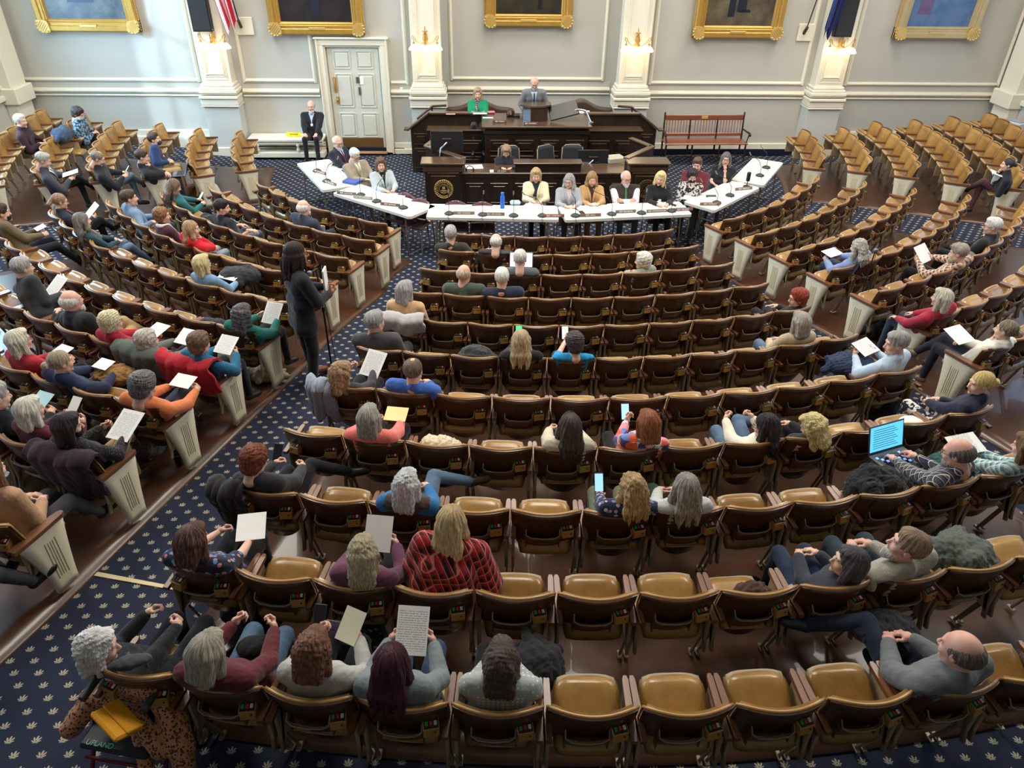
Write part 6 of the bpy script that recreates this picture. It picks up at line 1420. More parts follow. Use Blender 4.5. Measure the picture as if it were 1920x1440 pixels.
m = MB(); m.lathe([(.0, 0), (.036, 0), (.038, .02), (.038, .20), (.022, .235)], plain('blue bottle', (30, 112, 214), .35), (0, 0, 0), 16); m.obj('body', t); m = MB(); m.lathe([(.026, .232), (.028, .275), (.0, .28)], plain('blue bottle', (30, 112, 214), .35), (0, 0, 0), 16); m.obj('cap', t)
slab('ring_binder', 'thick blue ring binder under papers on the leftmost table', 'binder', 662, 342, TZ, .30, .26, .05, plain('blue binder', (74, 96, 168), .4), -.5)
slab('smartphone', 'black phone lying beside the first microphone, right central table', 'phone', 1091, 399, TZ, .08, .15, .01, BLACK, .2); slab('smartphone', 'dark phone lying near the right end of the right central table', 'phone', 1264, 385, TZ, .08, .15, .01, BLACK, .8)
slab('tissue_pack', 'pale blue tissue near the right end of the right central table', 'tissue', 1277, 389, TZ, .16, .12, .02, cloth((170, 214, 222))); slab('eyeglasses_case', 'dark slim case on the second table from right', 'case', 1333, 369, TZ, .18, .05, .03, plain('case grey', (80, 82, 78), .5))
slab('tissue_pack', 'pale blue face mask beside the blue water bottle', 'tissue', 966, 383, TZ, .18, .14, .06, cloth((176, 208, 222)), 0, .03)
# maroon stacking chairs
MAROON = plain('maroon vinyl', (98, 62, 68), .35, coat=.3)
def side_chair(x, y, rz, lb):
    t = empty('stacking_chair', (x, y, -.028), rz); tag(t, lb, 'chair', 'maroon stacking chairs at the tables')
    m = MB(); m.sheet(lambda u, v: (lambda a, b: (.24*a*math.sqrt(max(0, 1-(max(0, b))**2*.9)) if b > 0 else .24*a, -.20-.03*b+.03*a*a, .66+.17*b))(2*u-1, 2*v-1), 12, 10, MAROON, .03, MAROON); b = m.obj('backrest', t)
    m = MB(); m.box((0, -.235, .80), (.09, .012, .03), BLACK, .005); m.obj('handle_slot', b)
    m = MB(); m.box((0, .02, .45), (.44, .42, .05), MAROON, .022); m.obj('seat', t)
    for s in (-1, 1): m = MB(); m.tube([(s*.21, -.22, .62), (s*.21, -.20, .44), (s*.22, -.24, .0)], .012, STEEL, 6); m.tube([(s*.21, .20, .43), (s*.22, .24, .0)], .012, STEEL, 6); m.obj('leg', t)
def tchair(px, py, rz, lb): p = at_z(px, py, .80); side_chair(p[0]+.2*math.sin(rz)*-1, p[1]+.2*math.cos(rz)*1 if False else p[1]+.22*math.cos(rz), rz, lb)
PI180 = PI
tchair(761, 361, rad(150), 'empty maroon stacking chair, left of the seal, nearer the pale blazer'); tchair(789, 372, rad(155), 'empty maroon stacking chair beside the seal, at the table gap'); tchair(854, 376, rad(180), 'empty maroon stacking chair behind the left central table, under the seal'); tchair(904, 378, rad(180), 'empty maroon stacking chair behind the left central table, right one')
# ---------------------------------------------------------------- people at the front
def tperson(n, px, rz, hz, label, s=.95, z0=-.028, seat=None, **kw):
    """seated person placed by the head, facing rz"""
    P = at_z(px[0], px[1], hz); f = np.array([-math.sin(rz), math.cos(rz)]); lx, ly = 0.0, .14*s
    base = (P[0]-f[0]*ly, P[1]-f[1]*ly, z0)
    PI_[n] = person(label, base, rz, (0, .14, (hz-z0)/s), s=s, seated_z=(.55)/s, **kw)
    if seat: side_chair(base[0]+f[0]*.26, base[1]+f[1]*.26, rz, seat)
tperson('T1', (633, 267), rad(242), 1.16, 'balding bearded person in a navy suit and red tie at the leftmost table', hair=('bald', WH), top='jacket', col=(34, 38, 52), inner=(170, 190, 220), tie=(120, 26, 40), beard=WH, glasses=True, arms='table', look=(-20, 15), bot=BLK, seat='maroon stacking chair under the person in a navy suit')
tperson('T2', (665, 292), rad(225), 1.12, 'white haired person in a tan suit with a hand on papers', hair=('short', WH), top='jacket', col=(150, 140, 122), inner=(226, 222, 206), tie=(170, 160, 130), beard=WH, glasses=True, arms='table', look=(0, 25), bot=(120, 110, 98), g=1.15, seat='maroon stacking chair under the person in a tan suit')
tperson('T3', (714, 309), rad(205), 1.12, 'person with shoulder length brown hair in a pale blue grey blazer', fem=True, s=.92, hair=('bob', (98, 70, 52)), top='jacket', col=(178, 192, 196), inner=(28, 28, 32), arms='table', look=(-12, 5), bot=BLK, seat='maroon stacking chair under the person in a pale blazer')
tperson('T4', (1005, 329), rad(180), 1.10, 'person with a blond bob in a cream denim jacket behind the table', fem=True, s=.93, hair=('bob', (166, 140, 104)), top='jacket', col=(222, 214, 180), inner=(26, 38, 48), arms='table', look=(0, 12), bot=BLK, scarf=(26, 42, 54), seat='maroon stacking chair under the person in the cream jacket')
tperson('T5', (1067, 340), rad(180), 1.08, 'person with very long grey hair and glasses in a grey cardigan', fem=True, s=.92, hair=('long', (142, 142, 142), (196, 196, 196)), top='cardigan', col=(158, 160, 168), inner=(196, 190, 186), glasses=True, arms='table', look=(-20, 8), bot=CHAR, seat='maroon stacking chair under the person with long grey hair')
tperson('T6', (1110, 336), rad(180), 1.08, 'person with long light brown fringed hair in a tan cardigan', fem=True, s=.92, hair=('long', (150, 118, 80), (196, 164, 118)), top='cardigan', col=(190, 150, 104), inner=(60, 40, 38), arms='table', look=(0, 12), bot=(120, 86, 60), seat='maroon stacking chair under the person in the tan cardigan')
tperson('T7', (1174, 334), rad(180), 1.10, 'white bearded person in a dark vest and white shirt with crossed arms', hair=('bald', (196, 194, 190)), top='vest', col=(56, 44, 42), inner=(226, 228, 236), tie=(60, 116, 80), beard=WH, glasses=True, arms='cross', look=(12, 12), bot=(70, 74, 84), g=1.15, skin_='pink', seat='maroon stacking chair under the bearded person in a vest')
tperson('T8', (1238, 335), rad(180), 1.10, 'person with a blond bob and a pendant in a black top', fem=True, s=.92, hair=('bob', (214, 186, 128)), top='knit', col=(24, 26, 32), arms='table', look=(-20, 6), roll=-8, bot=BLK, badge=(220, 220, 224), seat='maroon stacking chair under the blond person in black')
tperson('T9', (1298, 331), rad(165), 1.05, 'person in a black face mask and a black and white patterned jacket', fem=True, s=.92, hair=('curly', (40, 34, 38)), top='jacket', pat='bold', col=(34, 32, 36), col2=(196, 190, 186), mask=(30, 30, 34), arms='chinL', look=(10, 15), bot=BLK, seat='maroon stacking chair under the masked person in a patterned jacket')
tperson('T10', (1307, 309), rad(160), 1.12, 'brown haired person in a maroon shirt behind the masked person', hair=('short', (84, 66, 56)), col=(104, 42, 50), arms='lap', look=(0, 10), bot=BLK, seat='maroon stacking chair under the person in a maroon shirt')
tperson('T11', (1361, 299), rad(150), 1.13, 'person with long grey black hair and glasses, hand on the chin', fem=True, s=.93, hair=('long', (86, 82, 82), (150, 146, 144)), top='tee', col=(32, 32, 38), glasses=True, arms='chinL', look=(15, 0), bot=(84, 84, 78), g=1.1, seat='maroon stacking chair under the person with long grey black hair')
tperson('K1', (949, 284), rad(180), .99, "person with light brown hair in black writing at the clerk's desk", fem=True, s=.93, hair=('bob', (150, 122, 96), (190, 164, 136)), top='knit', col=(28, 28, 38), arms='table', look=(0, 30), bot=BLK, badge=(214, 214, 210))
tperson('K2', (896, 176), rad(180), 1.62, 'person in a bright green sweater and plaid scarf on the leather sofa', fem=True, s=.93, z0=.44, hair=('bob', (160, 130, 100), (200, 176, 150)), top='knit', col=(18, 132, 92), scarf=((150, 70, 96), 'plaid', (206, 196, 206)), arms='cross', look=(0, 8), bot=BLK)
tperson('B1', (583, 200), rad(180), 1.22, 'grey bearded person in a black blazer seated on the cream wall bench', hair=('bald', (150, 140, 130)), top='jacket', col=(26, 28, 38), inner=(170, 186, 206), beard=(190, 186, 180), arms='knees', look=(0, 5), bot=(22, 22, 26), badge=(222, 226, 230), skin_='pink')
p = at_y(1001, 152, -.25)
PI_['S1'] = person('bald person in a grey checked suit speaking at the lectern', (p[0], -.30, .44), PI, (0, .16, (p[2]-.44)/.93), s=.93, hair=('bald', (170, 160, 150)), top='jacket', pat='tweed', col=(128, 132, 138), col2=(96, 100, 108), inner=(186, 198, 212), tie=(34, 40, 58), beard=(180, 176, 170), arms='lectern', look=(0, 32), stand=True, bot=(96, 98, 104), skin_='pink')
# person standing in the aisle with a microphone
P = on_floor(590, 714)
PI_['S2'] = person('standing person with long dark dreadlocks in a dark suit at the aisle microphone', (P[0], P[1], floor_z(P[0], P[1])-.028), rad(-58), (.0, .03, 1.655), s=1.0, hair=('dreads', (40, 30, 28), (62, 48, 42)), top='jacket', col=(34, 34, 40), inner=(226, 222, 226), glasses=True, arms='stand', look=(-12, 0), stand=True, bot=(38, 36, 42), shoe=(112, 66, 42), skin_='tan', g=.95)
# ---------------------------------------------------------------- things held, worn on chairs and left on seats
def add_t(o, label, cat, group=None): return tag(o, label, cat, group)
def held_paper(n, label, w=.17, h=.22, tilt=42, up=.07, fw=.03, mat=None, rot=0, lat=0.0, group='papers held by seated people'):
    I = PI_[n]; p = I['hands']+np.array([0, 0, up])+I['fwd']*fw+I['right']*lat
    m = MB(); m.box((0, 0, 0), (w, h, .003), mat or PRINT); o = m.obj('sheet_of_paper'); o.location = tuple(p)
    o.rotation_euler = (rad(tilt), 0, I['rz']+rad(rot)); return tag(o, label, 'paper', group)
held_paper('C11', 'printed white sheet held by the person with wavy brown hair at the left aisle', .22, .28, 40, rot=-15, lat=.12)
held_paper('C13', 'pale yellow sheet held by the person in coral pink', .20, .16, 15, mat=plain('pale yellow paper', (240, 226, 160), .8), lat=.08)
held_paper('C24', 'white sheet held by the person in the flowered navy shirt', .20, .22, 15, lat=.12, rot=20, mat=WHITEP)
held_paper('C25', 'white sheet held by the person in the plum sweater', .19, .25, 45, mat=WHITEP)
held_paper('C31', 'handwritten page held by the person in the pale grey sweatshirt', .14, .20, 40, lat=.08, rot=-20, mat=plain('cream page', (226, 222, 196), .8))
held_paper('C32', 'printed white sheet held by the person with dark burgundy hair', .19, .28, 40)
held_paper('C37', 'printed papers held by the person in the pale blue shirt', .26, .20, 20, rot=15)
held_paper('C23', 'white printed papers held at the right edge by the person in green plaid', .30, .20, 18)
held_paper('Ra', 'white papers on the lap of the person in the light blue cardigan', .28, .18, 10)
held_paper('Rb', 'open book with a yellow cover held by the plaid shirted person', .30, .26, 45, mat=WHITEP)
held_paper('Re', 'white sheet on the knees of the person in the cream hooded sweatshirt', .26, .24, 20, lat=-.2, fw=.1, mat=WHITEP)
held_paper('L7', 'notebook page under the pen of the person in the denim shirt', .28, .22, 15)
held_paper('L9', 'white pad held by the person with the brown ponytail', .22, .28, 40, mat=WHITEP)
held_paper('L11', 'white leaflet on the lap of the elderly person in the red jacket', .20, .22, 10, lat=.1, mat=WHITEP)
held_paper('L12', 'white sheet held by the elderly person with curly white hair', .17, .20, 25, mat=WHITEP)
held_paper('L13', 'printed sheet held by the person in the teal blue jacket', .21, .22, 30)
held_paper('L14', 'printed sheet held by the person in the teal green cardigan', .21, .26, 45, lat=.06)
held_paper('L15', 'white papers on the lap of the person in the red cardigan', .18, .16, 10, mat=WHITEP)
held_paper('L16', 'white folded sheet on the lap of the person with the bun', .18, .14, 10, mat=WHITEP)
held_paper('L17', 'white booklet held by the person in the orange shirt', .22, .16, 15, mat=WHITEP)
held_paper('L18', 'rolled white paper held by the person in the maroon top', .10, .28, 40, mat=WHITEP)
held_paper('L19', 'printed sheets on the armrest before the masked person in sparkly black', .22, .29, 25, lat=.12)
held_paper('L22', 'pale blue leaflet held at the left edge', .18, .22, 25, mat=plain('pale blue card', (176, 216, 222), .6))
held_paper('L23', 'white paper held at the left edge below the long grey hair', .22, .28, 35)
held_paper('L24', 'folded white paper in the hands of the masked person in olive', .16, .14, 15, mat=WHITEP)
held_paper('F3', 'white document held by the person in the charcoal suit', .24, .26, 12, mat=WHITEP)
held_paper('Gf', 'magazine on the lap of the person in maroon trousers', .26, .22, 15)
I = PI_['S2']; p = (I['hands']); m = MB(); m.box((0, 0, 0), (.15, .02, .27), WHITEP, .004); o = m.obj('folded_programme', None, (p[0], p[1], p[2]+.13), I['rz']-.6); tag(o, 'folded white programme held upright by the standing person', 'paper')
def phone(n, q, label, col=(40, 90, 130), lit=True):
    I = PI_[n]; p = I['W'][q]+I['fwd']*.09+np.array([0, 0, .05]); t = empty('smartphone', tuple(p), I['rz']); t.rotation_euler = (rad(50), 0, I['rz']); tag(t, label, 'phone', 'phones in hands')
    m = MB(); m.box((0, 0, 0), (.075, .15, .009), BLACK, .004); m.obj('body', t)
    m = MB(); m.box((0, .0, .0055), (.066, .138, .002), emis('phone screen %d' % col[0], col, 1.4) if lit else BLACK); m.obj('screen', t)
phone('C9', -1, 'phone with a bright green screen held by the person with straight blond hair', (60, 200, 130)); phone('C10', -1, 'phone with a white screen held by the person in bright blue', (200, 220, 235)); phone('C15', -1, 'phone with a blue and white screen held by the person in colourful plaid', (150, 200, 235)); phone('C18', -1, 'black phone held by the auburn haired person in tall boots', lit=False); phone('L6', -1, 'phone held by the person in the teal sweater', (150, 190, 200)); phone('F4', -1, 'phone held by the balding person in the black jacket', (150, 190, 210)); phone('C20', -1, 'phone held by the person in the navy floral top', (140, 190, 230)); phone('C31', -1, 'dark phone on the lap of the person in the pale grey sweatshirt', lit=False)
def laptop(pos, rz, label, scr=(90, 190, 235), s=1.0, keys=False, tilt=18, st=1.3):
    t = empty('laptop', tuple(pos), rz); tag(t, label, 'laptop'); t.scale = (s, s, s)
    m = MB(); m.box((0, 0, .008), (.34, .24, .016), plain('laptop shell', (84, 88, 94), .4), .005); m.obj('base', t)
    m = MB()
    for i in range(11):
        for j in range(5): m.box((-.135+.027*i, .07-.026*j, .018), (.021, .019, .003), emis('lit key', (120, 170, 255), 1.2) if keys and (i*3+j) % 4 == 0 else BLACK)
    m.box((0, -.085, .017), (.10, .06, .002), plain('touchpad', (110, 112, 118), .4)); m.obj('keyboard', t)
    m = MB(); m.T = Matrix.Translation((0, .12, .012)) @ Matrix.Rotation(rad(-tilt), 4, 'X'); m.box((0, .004, .115), (.34, .008, .225), plain('laptop shell', (84, 88, 94), .4), .003); m.obj('lid', t)
    m = MB(); m.T = Matrix.Translation((0, .12, .012)) @ Matrix.Rotation(rad(-tilt), 4, 'X'); m.box((0, -.001, .118), (.315, .003, .195), emis('screen %d' % scr[0], scr, st))
    for i in range(9): m.box((-.03+.01*(i % 3), -.003, .19-.018*i), (.20+.02*(i % 3), .001, .004), plain('screen text', (40, 90, 130), .5))
    m.obj('screen', t)
I = PI_['C22']; laptop(tuple((I['K'][-1]+I['K'][1])/2+np.array([0, 0, .075])-I['fwd']*.06), I['rz']+rad(8), 'open laptop with a bright blue screen on the lap of the bald person in plaid', keys=True, s=1.15)
I = PI_['C3']; laptop(tuple((I['K'][-1]+I['K'][1])/2+np.array([0, 0, .08])-I['fwd']*.05), I['rz'], 'open laptop on the lap of the grey haired person in the grey suit', scr=(226, 230, 236))
I = PI_['F6']; laptop(tuple((I['K'][-1]+I['K'][1])/2+np.array([0, 0, .08])+I['fwd']*.05), I['rz']-.2, 'open silver laptop before the person with the red lanyard', scr=(60, 140, 200))
def on_seat(key, lat, fwd, z): return seat_world(key, lat, fwd, z)
# garments over chair backs
def drape(key, col, label, name='coat', front=.28, back=.42, w=.56, pat='plain', col2=None, lat=0.0, seed=1, th=.025, cat='coat', thick=1.0):
    am, R, W_, n = SEAT[key]; t = MB(); P0 = seat_world(key, lat, -.045, 0)
    cm = cloth(col, pat, col2 or (230, 225, 215)) if pat != 'leather' else cloth(col, 'leather')
    def f(u, v):
        s = 2*u-1; d = (front+back+.06)*v-front; x = s*w/2
        if d < 0: z = .885+d*.95; y = yback(s*.8, max(.4, z))+.075
        elif d < .06: a = d/.06*PI; z = .885+.035*math.sin(a); y = yback(s*.8, .86)+.075-.14*(d/.06)
        else: z = .885-(d-.06)*.98; y = yback(s*.8, max(.4, z))-.065
        k = .007*math.sin(s*7+seed+v*3)+.008*math.sin(s*15+v*9+seed*2)+.005*math.sin(s*31-v*14); hem = .10*math.sin(s*4+seed)*(1 if d > .1 else 0)
        return (x*(1+.06*math.sin(v*7+seed)), y-(k if d > .03 else -k)*1.0-(.012 if d > .06 else 0), z+hem*(d > .1)*d+.012*math.sin(s*6+seed))
    t.sheet(lambda u, v: f(1-u, v), 30, 26, cm, -th, cm)
    o = t.obj(name, None, tuple(P0), am); return tag(o, label, cat)
drape(('C', 6, 0), (140, 150, 166), 'grey quilted puffer coat hanging on the aisle seat before the left aisle', 'puffer_coat', .1, .42, .26, lat=-.24)
drape(('C', 4, 0), (176, 172, 172), 'light grey jacket draped over the chair back of the person in the tan cardigan', 'jacket', .05, .16, .62, seed=3)
drape(('L', 6, 0), (176, 30, 46), 'bright red coat draped over the chair back of the person in teal blue', 'coat', .05, .30, .66, seed=2)
drape(('L', 6, 1), (86, 94, 86), 'grey green coat draped over the chair back beside the red coat', 'coat', .05, .30, .66, seed=5)
drape(('L', 8, 0), (44, 28, 38), 'dark plum coat draped over the chair back of the masked person in sparkly black', 'coat', .08, .44, .66, seed=4)
drape(('C', 8, 0), (40, 38, 38), 'black leather jacket hanging at the left of the auburn haired person', 'jacket', .05, .45, .26, 'leather', lat=-.26, seed=6)
drape(('F', 5, 2), (64, 86, 110), 'dark blue coat draped over a far left seat near the wall', 'coat', .30, .32, .62, seed=7) if False else None
# heaps of clothing and bags (smooth lumps)
def heap(name, label, cat, c, r, col, seed=1, n=9, pat='plain', col2=None, rz=0.0, amp=.012, flat=.45, cuts=()):
    rg = np.random.RandomState(seed); P = [('e', (0, 0, r[2]*.9), (r[0], r[1], r[2]), 0)]
    for i in range(n):
        a = rg.rand()*6.28; q = .75*math.sqrt(rg.rand()); x, y = r[0]*q*math.cos(a), r[1]*q*math.sin(a); b = a+rg.normal()*.8; L = min(r[0], r[1])*(.5+.5*rg.rand()); k = r[2]*(.45+.4*rg.rand())
        P.append(('c', (x, y, r[2]*(.8+.7*rg.rand())), (x+L*math.cos(b), y+L*math.sin(b), r[2]*(.5+.5*rg.rand())), k*.7, k*.55, .03))
    P.append(('-b', (0, 0, -.5), (2, 2, .5), .01)); P += list(cuts)
    V, Q = nets(P, .010 if np.linalg.norm(np.array(c)-CAM) < 9 else .018); V = V+nrm_rows(V)*(amp*(sinoise(V, 26, seed)-1.6*np.abs(sinoise(V*np.array([1, 1.6, 1]), 34, seed+5)))+amp*.4*sinoise(V, 80, seed))[:, None]; V[:, 2] = np.maximum(V[:, 2], 0)
    o = link(name, raw_mesh(name, V, Q, [cloth(col, pat, col2 or (230, 225, 215))], None, True), None, tuple(c), rz); return tag(o, label, cat)
def seat_heap(key, *a, z=.47, lat=0.0, fwd=.20, **kw):
    name, label, cat, r, col = a; P = seat_world(key, lat, fwd, z); OCC.setdefault(key, 'item'); return heap(name, label, cat, tuple(P), r, col, rz=SEAT[key][0], cuts=back_cuts(1.0, lat, fwd, z), **kw)
def floor_heap(px, py, *a, dz=0.0, **kw):
    name, label, cat, r, col = a; P = on_floor(px, py); return heap(name, label, cat, (P[0], P[1], floor_z(P[0], P[1])+dz), r, col, **kw)
seat_heap(('C', 7, 2), 'coat', 'cream and navy coat heaped on the seat right of the coral sweater', 'coat', (.20, .15, .14), (214, 200, 172), seed=3, z=.50)
seat_heap(('C', 5, 2), 'coat', 'dark grey coat heaped on the seat left of the straight blond hair', 'coat', (.20, .14, .15), (56, 58, 62), seed=4, z=.58)
seat_heap(('C', 8, 9), 'coat', 'black coat heaped on the seat left of the person with the laptop', 'coat', (.24, .17, .16), (26, 26, 30), seed=5, z=.60)
seat_heap(('C', 9, 10), 'coat', 'grey green coat over a dark plaid shirt on the seat right of the speckled sweater', 'coat', (.24, .17, .16), (84, 90, 84), seed=6, z=.60)
seat_heap(('C', 9, 7), 'handbag', 'brown leather handbag standing on the seat left of the clasped hands', 'handbag', (.14, .09, .12), (72, 48, 40), seed=8, z=.46, n=3, lat=.06)
seat_heap(('C', 10, 5), 'coat', 'black coat spilling onto the seat right of the dotted shirt', 'coat', (.20, .16, .13), (26, 27, 32), seed=7, z=.46, lat=-.30, fwd=.46)
OCC.pop(('C', 10, 5), None)
seat_heap(('C', 7, 10), 'sun_hat', 'white hat lying on the seat left of the braided hair', 'hat', (.12, .12, .07), (232, 230, 224), seed=2, z=.58, n=2, lat=.1, amp=.003)
OCC.pop(('C', 7, 10), None)
seat_heap(('L', 2, 5), 'jacket', 'black jacket heaped on the seat behind the dark bearded person', 'jacket', (.22, .18, .16), (34, 34, 40), seed=9, z=.50)
seat_heap(('L', 5, 1), 'bag', 'black bag on the seat left of the teal green cardigan', 'bag', (.20, .14, .14), (32, 34, 42), seed=10, z=.50)
seat_heap(('R', 4, 4), 'cap', 'grey brown cap on the seat between the plaid shirt and the black jacket', 'cap', (.12, .12, .10), (104, 100, 96), seed=11, z=.60, n=2, amp=.003)
seat_heap(('C', 2, 3), 'bag', 'black bag on the seat right of the grey suit', 'bag', (.18, .14, .08), (32, 34, 38), seed=12, z=.5) if False else None
seat_heap(('F', 4, 5), 'coat', 'blue and black padded coat thrown over a far left seat', 'coat', (.24, .18, .16), (52, 72, 96), seed=13, z=.66, fwd=.12)
heap('folded_jacket', 'dark blue jacket on the lap of the person in the pale blue shirt', 'jacket', tuple(PI_['C37']['K'][-1]+np.array([.02, -.10, -.02])), (.26, .18, .13), (44, 56, 84), seed=14)
heap('jacket', 'black jacket on the knees of the bald person in the grey sweatshirt', 'jacket', tuple(PI_['C34']['K'][1]*.5+PI_['C34']['K'][-1]*.5-PI_['C34']['fwd']*.02+np.array([0, 0, -.09])), (.22, .14, .09), (38, 38, 42), seed=15)
heap('coat', 'black coat over the knees of the person in the denim shirt', 'coat', tuple(PI_['L7']['K'][1]+np.array([.05, 0, -.05])), (.28, .16, .13), (44, 46, 50), seed=16)
heap('handbag', 'tan leather bag on the knees of the person with the bun', 'handbag', tuple(PI_['L16']['K'][1]-PI_['L16']['fwd']*.1+np.array([.06, 0, .02])), (.20, .14, .10), (150, 112, 66), seed=17, n=5)
heap('jacket', 'teal jacket on the lap of the person in green plaid at the right edge', 'jacket', tuple((PI_['C23']['K'][-1]+PI_['C23']['hip'])/2+np.array([-.08, 0, 0])), (.24, .16, .12), (34, 84, 76), seed=18)
heap('purse', 'black purse on the lap of the person in the maroon fleece', 'purse', tuple((PI_['C30']['hip']+PI_['C30']['K'][1])/2+np.array([-.05, 0, .08])), (.10, .08, .06), (30, 32, 34), seed=19, n=3, amp=.004)
floor_heap(1640, 632, 'backpack', 'shiny black bag on the floor beside the right microphone stand', 'bag', (.17, .14, .16), (30, 31, 34), seed=20, n=6)
floor_heap(1640, 800, 'backpack', 'black backpack standing on the floor behind the white sweater', 'backpack', (.17, .12, .22), (36, 38, 42), seed=21, n=3, amp=.004, dz=.05)
floor_heap(402, 385, 'tote_bag', 'white canvas tote bag on the floor at the second left aisle', 'bag', (.18, .13, .22), (196, 188, 168), seed=22, n=4)
floor_heap(372, 380, 'handbag', 'brown leather bag on the floor beside the white tote', 'handbag', (.14, .12, .20), (118, 76, 44), seed=23, n=4)
floor_heap(497, 712, 'tote_bag', 'cream and maroon canvas bag on the floor before the teal blue jacket', 'bag', (.20, .14, .11), (178, 166, 140), seed=24, n=6)
floor_heap(75, 935, 'backpack', 'olive backpack on the floor beside the patchwork sweater', 'backpack', (.20, .17, .20), (108, 98, 78), seed=25, n=6)
floor_heap(285, 850, 'backpack', 'grey backpack on the floor behind the black boots', 'backpack', (.18, .20, .20), (92, 94, 96), seed=26, n=5)
floor_heap(500, 1175, 'black_bag', 'black quilted bag hanging low under the empty ninth row seat', 'bag', (.17, .14, .26), (22, 22, 25), seed=27, n=4)
floor_heap(672, 1212, 'floral_bag', 'green floral print bag on the floor before the burgundy hair', 'bag', (.22, .16, .13), (30, 66, 64), seed=28, n=6, pat='floral', col2=(206, 164, 140))
floor_heap(965, 668, 'black_bag', 'black bag under the seat', 'bag', (.1, .1, .1), (30, 30, 34), seed=29) if False else None
P = on_floor(338, 872); m = MB(); m.lathe([(.035, 0), (.045, .17), (.047, .19), (.0, .195)], BLACK, (0, 0, 0), 14); m.lathe([(.046, .14), (.047, .15)], CHROME, (0, 0, 0), 14, cap=False); tag(m.obj('travel_mug', None, (P[0], P[1], floor_z(P[0], P[1]))), 'black travel mug standing on the floor beside the cream aisle panel', 'mug')
# papers tucked in racks
for key, c_, lb in ((('C', 9, 2), (150, 140, 170), 'lilac papers tucked in the rack behind the plum sweater'), (('L', 5, 0), (190, 190, 190), 'grey papers tucked in the rack behind the teal green cardigan'), (('L', 0, 2), (216, 220, 226), 'white papers tucked in a front row rack beside the well')):
    P = seat_world(key, -.03, -.17, .60); m = MB(); m.box((0, 0, 0), (.22, .012, .16), plain('rack paper %d' % c_[0], c_, .7), .002, rx=rad(-18), ry=.12); tag(m.obj('papers', None, tuple(P), SEAT[key][0]), lb, 'paper')
P = seat_world(('C', 3, 3), .24, .22, .66); m = MB(); m.box((0, 0, .012), (.34, .24, .022), plain('closed laptop', (62, 66, 72), .4), .005); tag(m.obj('closed_laptop', None, tuple(P), SEAT[('C', 3, 3)][0]+.2), 'closed dark laptop resting on the armrests right of the navy suit', 'laptop')
I = PI_['C29']; m = MB(); [m.ball((.014*math.cos(a), 0, .010*math.sin(a)), (.011, .006, .009), GOLDL, 8, 5) for a in np.linspace(0, 2*PI, 6)]; p = I['head']+I['fwd']*.02+I['right']*.17+np.array([0, 0, -.17]); o = m.obj('brooch', None, tuple(p)); tag(o, 'gold brooch pinned to the black sweater of the white haired person', 'brooch')
I = PI_['C14']; m = MB(); m.tube([(.07*math.cos(a), -.02+.07*math.sin(a), .10-.02*math.cos(a*2)) for a in np.linspace(-.2, PI+.2, 12)], .006, BLACK, 6); o = m.obj('headband', None, tuple(I['head']), I['rz']); tag(o, 'black sunglasses pushed up on the long dark brown hair', 'glasses')
# ---------------------------------------------------------------- microphone stands
def mic_stand(bp, tp, label, z_top):
    B = on_floor(*bp); B[2] = floor_z(B[0], B[1])-.028; t = empty('microphone_stand', tuple(B)); tag(t, label, 'microphone stand')
    T = at_z(tp[0], tp[1], B[2]+z_top)-B
    m = MB(); m.lathe([(.13, 0), (.13, .012), (.03, .03), (.02, .05)], BLACK, (0, 0, 0), 16); m.obj('base', t)
    m = MB(); m.tube([(0, 0, .03), (0, 0, z_top*.62)], .012, BLACK); m.tube([(0, 0, z_top*.60), tuple(T*np.array([.25, .25, 0])+np.array([0, 0, z_top*.97]))], .008, BLACK); m.lathe([(.02, 0), (.02, .06)], BLACK, (0, 0, z_top*.58), 10); m.obj('pole', t)
    a = T*np.array([.25, .25, 0])+np.array([0, 0, z_top*.97]); d = nrm(np.array([T[0], T[1], .02])) if np.hypot(T[0], T[1]) > .05 else np.array([.5, -.5, .2])
    m = MB(); m.tube([tuple(a-d*.02), tuple(a+d*.13)], .012, BLACK); m.ball(tuple(a+d*.16), .03, plain('mic grille', (120, 124, 130), .4, .6), 12, 8); m.obj('microphone', t)
    m = MB(); m.tube([tuple(a), (.05, -.05, z_top*.6), (.06, -.02, .3), (.10, -.12, .03), (.25, -.3, .01)], .004, BLACK, 5); m.obj('cable', t)
mic_stand((622, 690), (585, 505), 'black microphone stand in the left aisle before the standing person', 1.42)
mic_stand((1592, 628), (1640, 478), 'black microphone stand in the right aisle with a boom microphone', 1.42)
# ---------------------------------------------------------------- air purifier
P = on_floor(1878, 292); t = empty('air_purifier', (P[0], P[1], floor_z(P[0], P[1])-.028), rad(-68)); tag(t, 'tall pale grey air purifier standing by the right wall', 'air purifier')
m = MB(); m.box((0, 0, .40), (.42, .22, .80), plain('pale blue grey plastic', (196, 204, 220), .4), .03); m.obj('body', t); m = MB(); m.box((0, -.0, .81), (.36, .18, .02), plain('purifier grille', (150, 160, 176), .5), .004); m.box((0, -.115, .70), (.03, .006, .03), WHITEP); m.obj('grille', t)
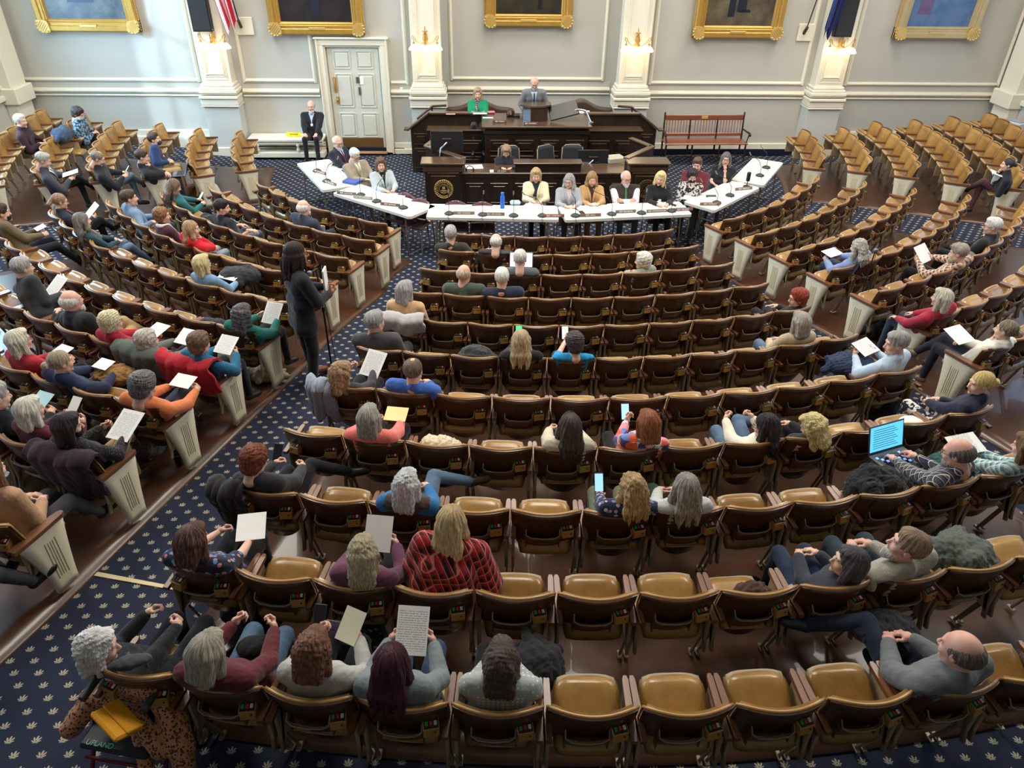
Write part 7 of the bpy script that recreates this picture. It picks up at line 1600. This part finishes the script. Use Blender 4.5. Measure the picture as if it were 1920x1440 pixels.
# ---------------------------------------------------------------- rollator with a leopard coat
P = on_floor(280, 1440); P[2] = floor_z(P[0], P[1])-.028; t = empty('rollator', tuple(P), rad(-12)); t.scale = (.85, .85, .85); tag(t, 'dark red wheeled walking frame parked behind the last row', 'walker')
RF = plain('maroon frame', (110, 24, 44), .3, .2)
for s in (-1, 1):
    m = MB(); m.tube([(s*.27, -.22, .12), (s*.27, .02, .55), (s*.25, .14, .60)], .015, RF); m.tube([(s*.27, .26, .12), (s*.27, .05, .52)], .015, RF); m.tube([(s*.25, .12, .5), (s*.22, .18, .82), (s*.22, .06, .86)], .014, BLACK); m.obj('side_frame', t)
    m = MB(); m.tube([(s*.22, .12, .86), (s*.22, -.04, .86)], .026, plain('dark grey grip', (58, 60, 64), .6), 10); m.obj('handle_grip', t)
    for y in (-.24, .28): m = MB(); m.tube([(s*.28+.09*0, y+.10*math.cos(a), .105+.10*math.sin(a)) for a in np.linspace(0, 2*PI, 21)], .017, BLACK, 8, False); m.lathe([(.03, -.01), (.03, .01)], STEEL, (s*.28, y, .105), 12, 'x'); [m.tube([(s*.28, y, .105), (s*.28, y+.09*math.cos(a), .105+.09*math.sin(a))], .006, STEEL, 5) for a in np.linspace(0, 2*PI, 5, endpoint=False)]; m.obj('wheel', t)
m = MB(); m.box((0, -.02, .55), (.50, .34, .05), plain('navy seat pad', (20, 26, 40), .5), .02); st_ = m.obj('seat', t); text('UPLAND', .05, plain('mint lettering', (130, 220, 200), .5), st_, (-.10, -.16, .578), (0, 0, 0))
m = MB(); m.tube([(-.27, -.16, .38), (.27, -.16, .38)], .013, RF); m.tube([(-.27, .12, .40), (.27, .12, .40)], .013, RF); m.obj('crossbar', t)
G = [('c', (-.30, .10, .66), (.22, .16, .76), .075, .09, 0), ('c', (.22, .16, .76), (.40, -.05, .52), .09, .09, .04), ('c', (.40, -.05, .52), (.50, -.22, .26), .08, .055, .03), ('c', (-.30, .10, .66), (-.40, -.06, .52), .08, .07, .04), ('c', (-.10, .14, .80), (.18, .10, .86), .06, .06, .04), ('c', (.10, .0, .70), (.30, -.12, .56), .06, .06, .03), ('c', (.12, -.05, .62), (.22, -.20, .40), .05, .05, .03)]
V, Q = nets(G, .010); V = V+nrm_rows(V-np.array([0, 0, .6]))*(.010*sinoise(V, 30, 4)-.016*np.abs(sinoise(V, 36, 8)))[:, None]; LEO = cloth((196, 138, 100), 'leopard', (150, 92, 62), (52, 34, 30))
o = link('leopard_coat', raw_mesh('leopard_coat', V*.85, Q, [LEO], None, True), None, tuple(P), rad(-12)); tag(o, 'leopard print coat draped over the walking frame', 'coat')
Rr = rotz(rad(-12)); q = P+Rr@np.array([.06, -.10, .70]); m = MB(); m.box((0, 0, 0), (.24, .17, .035), plain('mustard leather', (232, 160, 22), .45), .012); m.box((0, .03, .022), (.24, .10, .012), plain('mustard leather', (232, 160, 22), .45), .006); o = m.obj('wallet', None, tuple(q)); o.rotation_euler = (rad(-28), rad(8), rad(-38)); tag(o, 'mustard yellow wallet lying on the leopard print coat', 'wallet')
q = P+Rr@np.array([-.04, .13, .80]); m = MB(); m.tube([(-.14, 0, 0), (.14, .05, .0)], .028, plain('dark grey grip', (58, 60, 64), .6), 10); m.tube([(-.03, .01, 0), (.0, .02, 0)], .031, plain('mustard leather', (232, 160, 22), .45), 10); tag(m.obj('folded_umbrella', None, tuple(q)), 'short grey folded umbrella with a yellow band on the leopard coat', 'umbrella')
heap('gloves', 'pair of dark grey gloves lying on the chair back of the white haired person', 'gloves', tuple(seat_world(('C', 10, 0), .02, .02, .90)), (.12, .045, .03), (62, 66, 72), seed=31, n=5, amp=.004, rz=.25)
build_seats(OCC)
